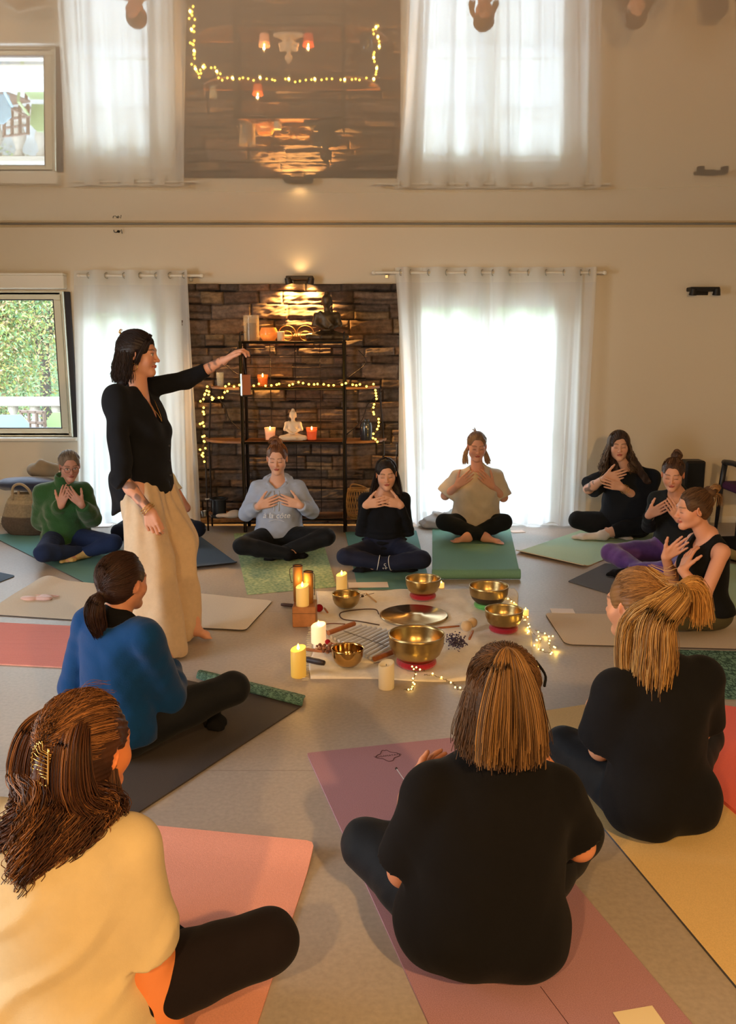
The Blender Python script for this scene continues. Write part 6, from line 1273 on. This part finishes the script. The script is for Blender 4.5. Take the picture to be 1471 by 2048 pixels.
# ================================================================ string lights
BULB = mat('fairy_bulb', (1, .75, .25), emit=BULBE, ecol=(1, .55, .05)); WIRE = mat('fairy_wire', srgb(110, 90, 50), rough=.5, metal=.4)
bm_ = MB(); bm_.ball((0, 0, 0), .0095, 8, 6); BME = fast_mesh('bulb', np.vstack(bm_.v), bm_.q); BME.materials.append(BULB); BME.polygons.foreach_set('use_smooth', [True]*len(BME.polygons))
bm_ = MB(); bm_.ball((0, 0, 0), .0045, 8, 6); BMS = fast_mesh('bulb', np.vstack(bm_.v), bm_.q); BULB2 = mat('micro_bulb', (1, .8, .4), emit=BULBE*1.2, ecol=(1, .62, .14)); BMS.materials.append(BULB2)
def string(pts, n, label, bme=BME, amp=.02, seed=0, glowp=0.):
    pts = np.array(pts); c = bez(pts, 160); L_ = np.concatenate([[0], np.cumsum(np.linalg.norm(np.diff(c, axis=0), axis=1))]); r_ = np.random.default_rng(seed)
    e = empty('string_lights', pts[0], label, 'fairy lights', 'strings of warm fairy lights'); mb = MB(); wob = r_.normal(size=(160, 3))*.003; mb.tube(c+wob*V(1, 0, 1), .0012 if bme is BMS else .0016, 4); mb.build('wire', WIRE, e, local=False)
    for k in range(n):
        t = (k+.5+r_.uniform(-.25, .25))/n*L_[-1]; i = min(np.searchsorted(L_, t), 159); p_ = c[i]+V(r_.normal()*amp*.5, -abs(r_.normal())*amp*.4, r_.normal()*amp) if bme is BME else c[i]+V(r_.normal()*amp, r_.normal()*amp, abs(r_.normal())*.003)
        o = bpy.data.objects.new('bulb', bme); COL.objects.link(o); o.parent = e; o.location = tuple(p_-np.array(e.location))
        if glowp and k % max(1, n//5) == 2: glow(p_+V(0, -.03, .0), glowp, (1, .62, .12))
    return e
Q = lambda px, py, Y=YF-.03: P(px, py, Y)
string([Q(408, 928), Q(405, 900), Q(408, 870), Q(404, 835), Q(406, 800), Q(415, 775), Q(420, 790), Q(435, 795), Q(450, 785), Q(445, 770)], 34, 'yellow fairy lights hanging down the left wing of the shelf', seed=1, glowp=.12)
string([Q(450, 772), Q(480, 769), Q(520, 770), Q(580, 768), Q(640, 769), Q(700, 768), Q(748, 770)], 28, 'yellow fairy lights along the edge of the third shelf', seed=2, amp=.012, glowp=.12)
string([Q(748, 772), Q(752, 795), Q(745, 815), Q(742, 820), Q(756, 842), Q(752, 862), Q(744, 870), Q(755, 890)], 16, 'yellow fairy lights hanging down the right wing of the shelf', seed=3, amp=.01, glowp=.1)
FL = lambda px, py, z=.012: F(px, py, z)
string([FL(1018, 1196), FL(1030, 1212), FL(1040, 1225), FL(1062, 1262), FL(1080, 1278), FL(1075, 1296), FL(1100, 1305), FL(1092, 1270), FL(1070, 1262)], 34, 'warm micro fairy lights on the floor right of the singing bowls', BMS, amp=.012, seed=4, glowp=.06)
string([FL(1072, 1320), FL(1070, 1340), FL(1045, 1352), FL(960, 1368), FL(920, 1380), FL(905, 1366), FL(870, 1352), FL(848, 1350)], 14, 'warm micro fairy lights along the front edge of the blanket', BMS, amp=.01, seed=5)
string([F(848, 1340, .06), F(835, 1338, .062), F(822, 1334, .06), F(830, 1345, .05), FL(826, 1358), FL(824, 1378), FL(808, 1380)], 11, 'warm micro fairy lights draped over the red ring of the largest bowl', BMS, amp=.005, seed=6, glowp=.05)
# ================================================================ blanket with instruments
c4 = [F(618, 1362), F(1083, 1362), F(1030, 1178), F(634, 1183)]
n = 110; m_ = 80; u = np.linspace(0, 1, n); v_ = np.linspace(0, 1, m_); U, W_ = np.meshgrid(u, v_, indexing='ij'); Pp = ((1-U)*(1-W_))[..., None]*c4[0]+(U*(1-W_))[..., None]*c4[1]+(U*W_)[..., None]*c4[2]+((1-U)*W_)[..., None]*c4[3]
e = empty('blanket', (c4[0]+c4[2])/2, 'crumpled cream cotton blanket carrying the singing bowls', 'blanket'); BLZ = .011
pn = Pp.copy(); edge = np.minimum(np.minimum(U, 1-U), np.minimum(W_, 1-W_)); Pp[..., 0] += .012*nsum(pn, 12, 1)*(edge < .1); Pp[..., 1] += .018*nsum(pn, 10, 2)*(edge < .15)
Pp[..., 2] = .004+.004*np.clip(nsum(pn, 16, 3), -1, 1)+.006*np.abs(nsum(pn*V(1, .5, 1), 34, 4))+.006*np.clip(nsum(pn, 8, 6), 0, 1)*(U > .55); Pp[..., 2] = np.clip(Pp[..., 2], .003, .02)
I = np.arange(n*m_).reshape(n, m_); q = np.stack([I[:-1, :-1], I[1:, :-1], I[1:, 1:], I[:-1, 1:]], -1).reshape(-1, 4); ring = np.concatenate([I[:, 0], I[-1, 1:], I[-2::-1, -1], I[0, -2:0:-1]]); r2 = np.roll(ring, -1); low = Pp.copy(); low[..., 2] = .001
me = fast_mesh('cloth', np.vstack([Pp.reshape(-1, 3), low.reshape(-1, 3)])-np.array(e.location), np.vstack([q, np.stack([ring, ring+n*m_, r2+n*m_, r2], 1)])); link('cloth', me, fabric('cream_muslin', srgb(246, 236, 220), var=.05, vscale=40, bump=.5, bscale=150), e, smooth='all')
mb = MB(); r_ = random.Random(5)
for k in range(70): a = c4[0]*(1-k/70)+c4[3]*(k/70); mb.bar((a[0]-.004, a[1], .006), (a[0]-.028-r_.random()*.01, a[1]+r_.uniform(-.01, .01), .003), .0018, 4)
mb.build('fringe', WAX, e, local=False)
BRASS = mat('brass', srgb(176, 150, 100), rough=.28, metal=1, var=.18, vscale=14, bump=.12, bscale=60, bdist=.004); BRDK = mat('brass_dark', srgb(74, 60, 48), rough=.45, metal=.6)
def bowl(px, row, wpx, hr, label, ring=None, dark=False, m=BRASS):
    c = F(px, row); Yc = c[1]+wpx*.22/353; sc_ = FPX/(Yc*cos(PITCH)+1.55*sin(PITCH)); r = wpx/2/sc_; c = V(P(px, row-wpx*.1, Yc)[0], Yc, 0); h = r*2*hr; z0 = .016
    e = empty('singing_bowl', (c[0], c[1], z0), label, 'singing bowl', 'brass singing bowls on the blanket'); zb = 0.
    if ring: zb = .022; mb = MB(); t = np.linspace(0, 2*pi, 29)[:-1]; mb.tube([(r*.60*cos(a), r*.60*sin(a), .016) for a in t], .017, 10, closed=True); o = mb.build('ring_cushion', fabric('ring_'+str(ring), srgb(ring), rough=.7, sheen=.5), loc=(c[0], c[1], z0-.0)); tag(o, label.replace('singing bowl', 'bowl').split(',')[0]+', fabric ring cushion under it' if 0 else {(170, 30, 50): 'red', (90, 170, 90): 'green'}.get(ring, 'red')+' ring cushion under the '+label.split(' singing')[0]+' bowl', 'cushion', 'ring cushions'); o.name = 'ring_cushion'
    prof = [(0, zb), (r*.42, zb), (r*.62, zb+h*.07), (r*.84, zb+h*.30), (r*.955, zb+h*.60), (r*.98, zb+h*.90), (r, zb+h), (r*.965, zb+h), (r*.945, zb+h*.9), (r*.92, zb+h*.6), (r*.81, zb+h*.33), (r*.60, zb+h*.12), (r*.4, zb+h*.06), (0, zb+h*.06)]
    if dark:
        mb = MB(); mb.lathe(prof[:4]+[(r*.92, zb+h*.48)], n=48); mb.build('lower_shell', BRDK, e, smooth='all'); mb = MB(); mb.lathe([(r*.92, zb+h*.48)]+prof[4:], n=48); mb.build('shell', m, e, smooth='all')
    else: mb = MB(); mb.lathe(prof, n=56); mb.build('shell', m, e, smooth='all')
    return e
bowl(692, 1222, 57, .50, 'small brass singing bowl at the back left, near the tall candle')
bowl(845, 1204, 71, .48, 'medium brass singing bowl at the back, below the green mat', (170, 30, 50))
bowl(976, 1224, 79, .48, 'two-tone brass singing bowl with a dark underside, back right', (90, 170, 90), True)
bowl(1006, 1272, 77, .48, 'brass singing bowl with a brushed inside at the right', (170, 30, 51))
bowl(832, 1345, 113, .50, 'largest brass singing bowl at the front, half ringed by lights', (170, 30, 52))
bowl(695, 1342, 65, .56, 'shiny small brass singing bowl at the front left', m=mat('brass_shiny', srgb(190, 150, 90), rough=.12, metal=1))
c = F(827, 1236); e = empty('gong', (c[0], c[1], .022), 'flat bronze gong disc lying in the middle of the blanket', 'gong'); mb = MB(); mb.lathe([(0, .006), (.05, .006), (.06, 0), (.19, .0), (.202, -.004), (.206, -.004), (.206, -.001), (.192, .004), (.062, .004), (.052, .012), (0, .012)], n=64); mb.build('disc', mat('bronze_gong', srgb(200, 172, 128), rough=.22, metal=1, var=.3, vscale=9), e, smooth='all')
mb = MB(); mb.tube(bez([F(758, 1250, .03), F(720, 1243, .02), F(685, 1238, .02), F(682, 1225, .02), F(720, 1219, .02), F(750, 1219, .025), F(757, 1228, .03)], 40), .0035, 6); mb.build('cord', mat('leather_cord', srgb(70, 50, 38), rough=.8), e, local=False, smooth='all')
# aluminium chime bars between two wooden grips
e = empty('chime_bars', F(720, 1290), 'row of silver chime tubes with wooden grips, in front of the gong', 'chimes'); AL = mat('aluminium', srgb(214, 214, 220), rough=.3, metal=.35); GR = mat('turned_wood', srgb(160, 96, 52), rough=.45, var=.2, vscale=30)
a0, a1, b0_, b1 = F(662, 1274, .03), F(740, 1316, .03), F(722, 1251, .03), F(822, 1268, .03)
for k in range(11): t = k/10; mb = MB(); mb.bar(a0*(1-t)+a1*t, b0_*(1-t)+b1*t, .0088, 12); mb.build('tube', AL, e, local=False, smooth=True)
mb = MB(); mb.bar(F(656, 1266, .034), F(708, 1247, .034), .014, 12); mb.build('wooden_grip', GR, e, local=False, smooth=True); mb = MB(); mb.bar(F(748, 1318, .034), F(800, 1298, .034), .014, 12); mb.build('wooden_grip', GR, e, local=False, smooth=True)
mb = MB(); mb.tube([a0*.6+b0_*.4+V(0, 0, .009), a1*.6+b1*.4+V(0, 0, .009)], .0015, 5); mb.build('cord', WICK, e, local=False)
mb = MB(); mb.tube(bez([F(656, 1266, .03), F(646, 1252, .02), F(660, 1247, .02), F(690, 1248, .02)], 16), .003, 6); mb.build('loop', mat('leather_loop', srgb(110, 70, 50), rough=.8), e, local=False, smooth='all')
def stick(p0, p1, r, label, name='mallet', m=GR, head=None, hm=None, hr_=.02):
    c = (p0+p1)/2; e = empty(name, (c[0], c[1], min(p0[2], p1[2])-r), label, name.replace('_', ' ')); mb = MB(); mb.tube(bez([p0, c, p1], 8), [r*.8, r, r, r, r, r, r*.9, r*.8], 10); mb.build('handle', m, e, local=False, smooth='all')
    if head is not None: mb = MB(); mb.ball(head, hr_, 16, 10); mb.build('head', hm, e, local=False, smooth=True)
FELT = fabric('felt', srgb(200, 170, 130), sheen=.5); REDF = fabric('red_felt', srgb(150, 24, 34))
stick(F(792, 1264, .032), F(918, 1252, .028), .0065, 'long wooden mallet with a beige felt head beside the gong', head=F(932, 1252, .04), hm=FELT, hr_=.032)
stick(F(945, 1262, .03), F(938, 1278, .025), .008, 'short mallet with a pale round felt head, right of the long one', head=F(944, 1245, .045), hm=FELT, hr_=.030)
stick(F(562, 1209, .013), F(600, 1212, .013), .011, 'dark mallet stick poking out left of the wooden box', m=mat('dark_wood', srgb(70, 46, 36), rough=.5)); stick(F(655, 1225, .025), F(648, 1216, .03), .006, 'mallet with a crimson ball head right of the bamboo tubes', head=F(638, 1216, .035), hm=REDF, hr_=.024)
stick(F(655, 1284, .03), F(690, 1294, .025), .004, 'thin beater with a small wine-red ball, by the white votive', head=F(655, 1284, .034), hm=REDF, hr_=.015)
stick(F(611, 1318, .032), F(648, 1326, .032), .016, 'short dark leather-bound handle lying at the front left', 'rattle_handle', mat('dark_leather', srgb(48, 38, 42), rough=.5)); stick(F(604, 1298, .03), F(648, 1303, .03), .008, 'wooden stick behind the seed rattle', 'stick')
stick(F(732, 1187, .03), F(752, 1204, .025), .0055, 'pale wooden stick beside the dried seed pods', 'stick', mat('pale_wood', srgb(200, 160, 110), rough=.6))
def cluster(px, py, n, R_, r_, cols, label, name, z=.03, stems=False, seed=0):
    c = F(px, py, z); e = empty(name, (c[0], c[1], .014), label, name.replace('_', ' ')); rr = np.random.default_rng(seed); mb = MB(); cs = []
    for k in range(n):
        d = rr.normal(size=3)*V(R_, R_*.8, R_*.7 if name == 'lavender_bunch' else .0); p_ = c+d+V(0, 0, abs(rr.normal())*.012); rad = r_*rr.uniform(.7, 1.2); mb.ball(p_, (rad, rad, rad*.8), 8, 5); cs += [np.array(srgb(cols[rr.integers(0, len(cols))]))]*(9*8)
    nm = {'seed_rattle': 'seeds', 'seed_pods': 'pods', 'lavender_bunch': 'flower_mass'}[name]
    o = mb.build(nm, mat(name, (.2, .1, .1), rough=.6, vcol=True), e, local=False, smooth=True); set_cols(o.data, np.array(cs)[:len(o.data.vertices)]); o['kind'] = 'stuff'
    mb = MB()
    for k in range(14): a = c+V(rr.normal()*R_*.8, rr.normal()*R_*.6, .0); mb.bar(a, a+V(rr.normal()*.03+(.03 if stems else 0), rr.normal()*.02+(.03 if stems else 0), .008), .0018, 4)
    mb.build('stems', WICK, e, local=False); return e
cluster(655, 1300, 70, .034, .0085, [(150, 96, 64), (110, 66, 46), (176, 126, 90)], 'heap of brown seed shells forming a rattle, front left', 'seed_rattle', seed=1)
cluster(708, 1194, 40, .030, .009, [(74, 54, 44), (96, 72, 56), (60, 40, 36)], 'bundle of dark dried pods behind the small back bowl', 'seed_pods', seed=2, stems=True)
cluster(911, 1286, 240, .026, .0045, [(84, 74, 110), (66, 58, 88), (110, 98, 130)], 'round bunch of dried lavender right of the largest bowl', 'lavender_bunch', z=.045, seed=3)
# wooden box, bamboo tubes, candles on the floor
c = F(610, 1252); YB_ = c[1]+.05; c = V(P(610, 1252, YB_)[0], YB_, 0); e = empty('wooden_box', (c[0], c[1], 0), 'small light wooden block box left of the blanket', 'box'); mb = MB(); mb.box((0, 0, .062), (.135, .16, .122), bev=.004); mb.build('body', mat('oak', srgb(168, 112, 66), rough=.5, var=.2, vscale=18, aniso=(1, 8, 8), bump=.2, bscale=30), e); mb = MB(); mb.box((0, -.0795, .085), (.136, .002, .002)); mb.build('lid_seam', WICK, e); BX = c
BAM = mat('bamboo', srgb(184, 128, 62), rough=.4, var=.15, vscale=12)
for px, dy, h, lb in ((596, .045, .215, 'taller bamboo tube with a cord, at the back of the wooden box'), (617, .02, .185, 'shorter bamboo tube with a dark rim, standing on the wooden box')):
    x = P(px, 1200, c[1]+dy)[0]; e = empty('bamboo_tube', (x, c[1]+dy, .1235), lb, 'bamboo tube'); mb = MB(); mb.lathe([(0, 0), (.028, 0), (.029, h), (.023, h), (.023, h-.02), (0, h-.02)], n=24); mb.build('tube', BAM, e, smooth='all')
    mb = MB(); mb.tube([(.0262*cos(t), .0262*sin(t), h) for t in np.linspace(0, 2*pi, 21)[:-1]], .004, 6, closed=True); mb.build('rim', mat('charred', srgb(60, 36, 24), rough=.7), e, smooth='all'); mb = MB(); mb.tube(bez([(-.02, -.02, h), (-.045, -.02, h-.02), (-.038, -.02, h-.09), (-.031, -.01, h-.1)] if h > .2 else [(.02, -.02, h), (.036, -.015, h-.02), (.034, -.01, h-.14)], 12), .0022, 5); mb.build('cord', WICK, e, smooth='all')
def pillar(px, row, wpx, hpx, label, z=0., lit=True, tilt=True, Y=None, led=True, waxm=None):
    c = F(px, row); Yc = c[1]+.03 if Y is None else Y; sc_ = FPX/(Yc*cos(PITCH)+1.5*sin(PITCH)); r = wpx/2/sc_; h = hpx/sc_; x = P(px, row, Yc)[0]
    e = empty('candle', (x, Yc, z), label, 'candle', 'LED pillar candles'); mb = MB(); pf = [(0, 0), (r*.96, 0), (r, .004), (r, h), (r*.93, h+.003), (r*.7, h-.008), (0, h-.012)]; mb.lathe(pf, n=32)
    v = np.vstack(mb.v); k_ = v[:, 2] > h-.015; v[k_, 2] += .01*np.sin(np.arctan2(v[k_, 1], v[k_, 0])+1)*np.hypot(v[k_, 0], v[k_, 1])/r; mb.v = [v]
    wm = waxm or (LITWAX if lit else WAX); mb.build('wax', wm, e, smooth='all')
    if lit: flame_mb((0, 0, h-.008), .036, .008).build('flame', LEDF, e, smooth=True); glow((x, Yc-.0, z+h+.045), .4, (1, .55, .16))
    else: mb = MB(); mb.bar((0, 0, h-.014), (0, 0, h-.002), .0016, 5); mb.build('wick', WICK, e)
    return e
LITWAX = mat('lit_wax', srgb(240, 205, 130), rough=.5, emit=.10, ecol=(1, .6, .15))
pillar(605, 1228, 26, 40, 'lit yellowish pillar candle standing on the wooden box', z=.1235, Y=c[1]-.045)
pillar(683, 1186, 22, 36, 'lit tall white pillar candle at the back of the blanket, by the paper', z=.0)
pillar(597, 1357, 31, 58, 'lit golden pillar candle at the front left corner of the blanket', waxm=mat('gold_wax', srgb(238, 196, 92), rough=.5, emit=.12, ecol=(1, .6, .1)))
pillar(772, 1381, 32, 52, 'unlit cream pillar candle at the front edge of the blanket', lit=False)
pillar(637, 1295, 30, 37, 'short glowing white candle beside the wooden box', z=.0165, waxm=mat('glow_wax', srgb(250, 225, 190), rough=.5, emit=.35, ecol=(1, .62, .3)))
for px, row, lb in ((882, 1175, 'tiny glowing tealight behind the middle bowl'), (1050, 1230, 'tiny glowing tealight on the floor right of the bowls')):
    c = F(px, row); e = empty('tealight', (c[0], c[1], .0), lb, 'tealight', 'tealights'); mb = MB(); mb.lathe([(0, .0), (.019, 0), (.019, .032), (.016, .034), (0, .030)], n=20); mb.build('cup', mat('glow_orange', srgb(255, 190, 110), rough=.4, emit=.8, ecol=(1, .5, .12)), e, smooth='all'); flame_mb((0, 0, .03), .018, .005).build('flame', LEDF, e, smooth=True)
# ================================================================ thing held by the standing woman: chime pendant on a string
tp = HANDL; c = P(492, 770, tp[1]); e = empty('hand_chime', c, 'small copper and steel chime plate hanging from the standing woman\'s hand', 'chime'); rz_ = R(24)
mb = MB(); mb.box((0, 0, 0), (.050, .012, .115), rz=rz_, bev=.003); mb.build('plate', mat('copper', srgb(170, 110, 84), rough=.35, metal=.7), e); mb = MB(); mb.box((-.026*cos(rz_), -.026*sin(rz_)-.004, .002), (.009, .018, .122), rz=rz_, bev=.003); mb.build('steel_edge', mat('bright_steel', srgb(225, 225, 230), rough=.2, metal=.7), e)
mb = MB(); mb.box((0, 0, -.06), (.056, .02, .008), rz=rz_, bev=.002); mb.build('foot_bar', M['black'], e); mb = MB(); mb.tube([tp+V(0, 0, -.012), c+V(0, 0, .058)], .0022, 5); mb.build('string', WICK, e, local=False)
# ================================================================ bags, blankets, chair, speaker
c = F(66, 1066); Yb = 7.25; x = P(66, 1000, Yb)[0]; e = empty('woven_bag', (x, Yb, 0), 'woven straw bag with a dark base, under the window', 'bag'); A = Sdf(.006); A.ell(V(x, Yb, .17), V(.26, .13, .24), None, .02); A.ell(V(x-.03, Yb, .10), V(.25, .14, .14), None, .05); A.plane(V(x, Yb, .36), V(0, 0, 1), .01)
v, q = A.mesh(disp=lambda p_: .004*nsum(p_, 40, 3)+.0016*np.sin(p_[:, 2]*260), band=.012, zmin=.003); zz_ = v[:, 2]; st = srgb(176, 154, 120); dk = srgb(92, 78, 66); lt = srgb(150, 132, 106); t_ = smoothstep(.16, .175, zz_)[:, None]; C = np.array(dk)*(1-t_)+np.array(lt)*t_; t2 = smoothstep(.27, .28, zz_)[:, None]; C = C*(1-t2)+np.array(st)*t2
put('body', v, q, mat('straw', (.3, .25, .2), rough=.9, vcol=True, var=.2, vscale=60), e, C)
for d in (-.06, .07): mb = MB(); mb.tube(bez([(x-.10, Yb-.12+d, .33), (x-.08, Yb-.14+d, .44), (x-.01, Yb-.15+d, .47), (x+.05, Yb-.14+d, .42), (x+.07, Yb-.12+d, .33)], 20), .011, 8); mb.build('handle', mat('rope', srgb(170, 148, 118), rough=.9), e, local=False, smooth='all')
mb = MB(); mb.ball((x+.06, Yb-.135, .18), (.02, .006, .02), 12, 6); mb.build('toggle', mat('toggle', srgb(90, 64, 44), rough=.7), e, local=False, smooth=True)
x2, z2 = P(52, 972, 7.2)[0], .44; e = empty('cushion', (x2, 7.25, .365), 'dark blue shiny cushion lying on top of the straw bag', 'cushion'); A = Sdf(.006); A.ell(V(x2, 7.25, z2), V(.25, .15, .062), None, .02); A.cone(V(x2-.2, 7.25, z2-.01), V(x2-.28, 7.24, z2-.012), .03, .008, .04); v, q = A.mesh(disp=lambda p_: .005*nsum(p_, 30, 3), band=.02, zmin=.362); put('cover', v, q, fabric('blue_satin', srgb(48, 54, 78), rough=.5, sheen=.4), e)
x3 = P(92, 950, 7.35)[0]; e = empty('blanket', (x3, 7.35, .49), 'beige blanket roll piled on the blue cushion under the window', 'blanket'); A = Sdf(.006); A.cone(V(x3-.10, 7.34, .545), V(x3+.14, 7.36, .535), .06, .055, .03); A.cone(V(x3-.03, 7.34, .60), V(x3+.09, 7.36, .565), .035, .03, .03); v, q = A.mesh(disp=lambda p_: .006*nsum(p_, 45, 3), band=.02, zmin=.488); put('fabric', v, q, fabric('beige_fleece', srgb(150, 134, 112)), e)
e = empty('blanket', F(862, 1056), 'folded grey blanket on the floor at the green mat, by the curtain', 'blanket'); A = Sdf(.006); b0 = F(870, 1058); A.ell(b0+V(.0, .10, .04), V(.13, .16, .045), rotm((0, 0, 1), .5), .02); A.ell(b0+V(.12, .16, .09), V(.16, .12, .06), None, .04); A.cone(b0+V(-.08, .0, .03), b0+V(.05, .05, .045), .03, .03, .02)
v, q = A.mesh(disp=lambda p_: .007*np.sin(p_[:, 2]*110+p_[:, 0]*16)+.004*nsum(p_, 40, 3), band=.02, zmin=.004); put('fabric', v, q, fabric('grey_fleece', srgb(164, 160, 158)), e)
# chair at the right edge
xc = P(1461, 950, 7.0)[0]; e = empty('chair', (xc+.30, 7.1, 0), 'black wooden armchair with a plum seat pad at the right edge', 'chair'); BW = mat('black_wood', srgb(26, 26, 32), rough=.4)
for px_, y_ in ((-.24, -.2), (-.24, .22), (.26, -.2), (.26, .22)): mb = MB(); mb.tube([(px_-.02*np.sign(px_)*-1, y_, 0), (px_, y_, .42), (px_+.01, y_*.9, .62)], [.014, .024, .026], 8); mb.build('leg', BW, e, smooth='all')
for px_ in (-.24, .26): mb = MB(); mb.tube(bez([(px_, .2, .62), (px_, .0, .635), (px_, -.2, .62)], 8), .024, 8); mb.build('armrest', BW, e, smooth='all')
mb = MB(); mb.box((.01, 0, .42), (.50, .46, .07), bev=.02); mb.build('seat', fabric('plum_pad', srgb(74, 34, 66)), e); mb = MB(); mb.box((.26, .0, .68), (.04, .42, .34), bev=.02); mb.build('backrest', fabric('plum_back', srgb(74, 34, 66)), e)
xs_ = P(1384, 940, 7.45)[0]; e = empty('floor_speaker', (xs_, 7.45, 0), 'tall black loudspeaker column against the bare wall, behind the topknot woman', 'loudspeaker'); mb = MB(); mb.box((0, 0, .32), (.17, .16, .60), bev=.012); mb.build('cabinet', M['black'], e); mb = MB(); mb.box((0, -.083, .33), (.145, .008, .54), bev=.004); mb.build('grille', fabric('grille_cloth', srgb(36, 38, 40)), e); mb = MB(); mb.box((0, 0, .012), (.2, .2, .022), bev=.004); mb.build('base', M['black'], e)
c = F(1482, 1126); e = empty('blanket', c, 'heap of black and khaki blankets at the far right edge', 'blanket'); A = Sdf(.007); A.ell(c+V(.05, .10, .09), V(.18, .14, .10), None, .03); A.cone(c+V(-.12, .12, .12), c+V(.12, .1, .13), .05, .06, .03); v, q = A.mesh(disp=lambda p_: .006*nsum(p_, 30, 3), band=.02, zmin=.004); put('dark_fold', v, q, BLK, e); A = Sdf(.006); A.cone(c+V(-.14, -.02, .09), c+V(.06, -.10, .035), .035, .045, .03); v, q = A.mesh(disp=lambda p_: .004*nsum(p_, 40, 3), band=.02, zmin=.004); put('khaki_roll', v, q, fabric('khaki', srgb(150, 134, 96)), e)
# small metal charm hung by the centre woman: whisk-like tuning fork in her hand
hp_ = P(820, 1577, 2.28); tip = P(792, 1537, 2.42); e = empty('tuning_stick', hp_, 'thin steel stick with a small dark tip held by the woman in the centre front', 'stick'); mb = MB(); mb.bar(hp_, tip, .0012, 6); mb.build('rod', AL, e, local=False); mb = MB(); mb.ball(tip, .004, 8, 6); mb.build('tip', WICK, e, local=False, smooth=True)
e = empty('ring', hp_, 'crumpled silver ring on the fingers of the woman in the centre front', 'ring'); mb = MB(); cc_ = P(827, 1566, 2.27); mb.tube([cc_+V(.008*cos(t), .004*sin(t), .016*sin(t)) for t in np.linspace(0, 6.28, 17)[:-1]], .004, 6, closed=True); mb.build('band', mat('silver_ring', srgb(230, 230, 230), rough=.2, metal=.8), e, local=False, smooth='all')
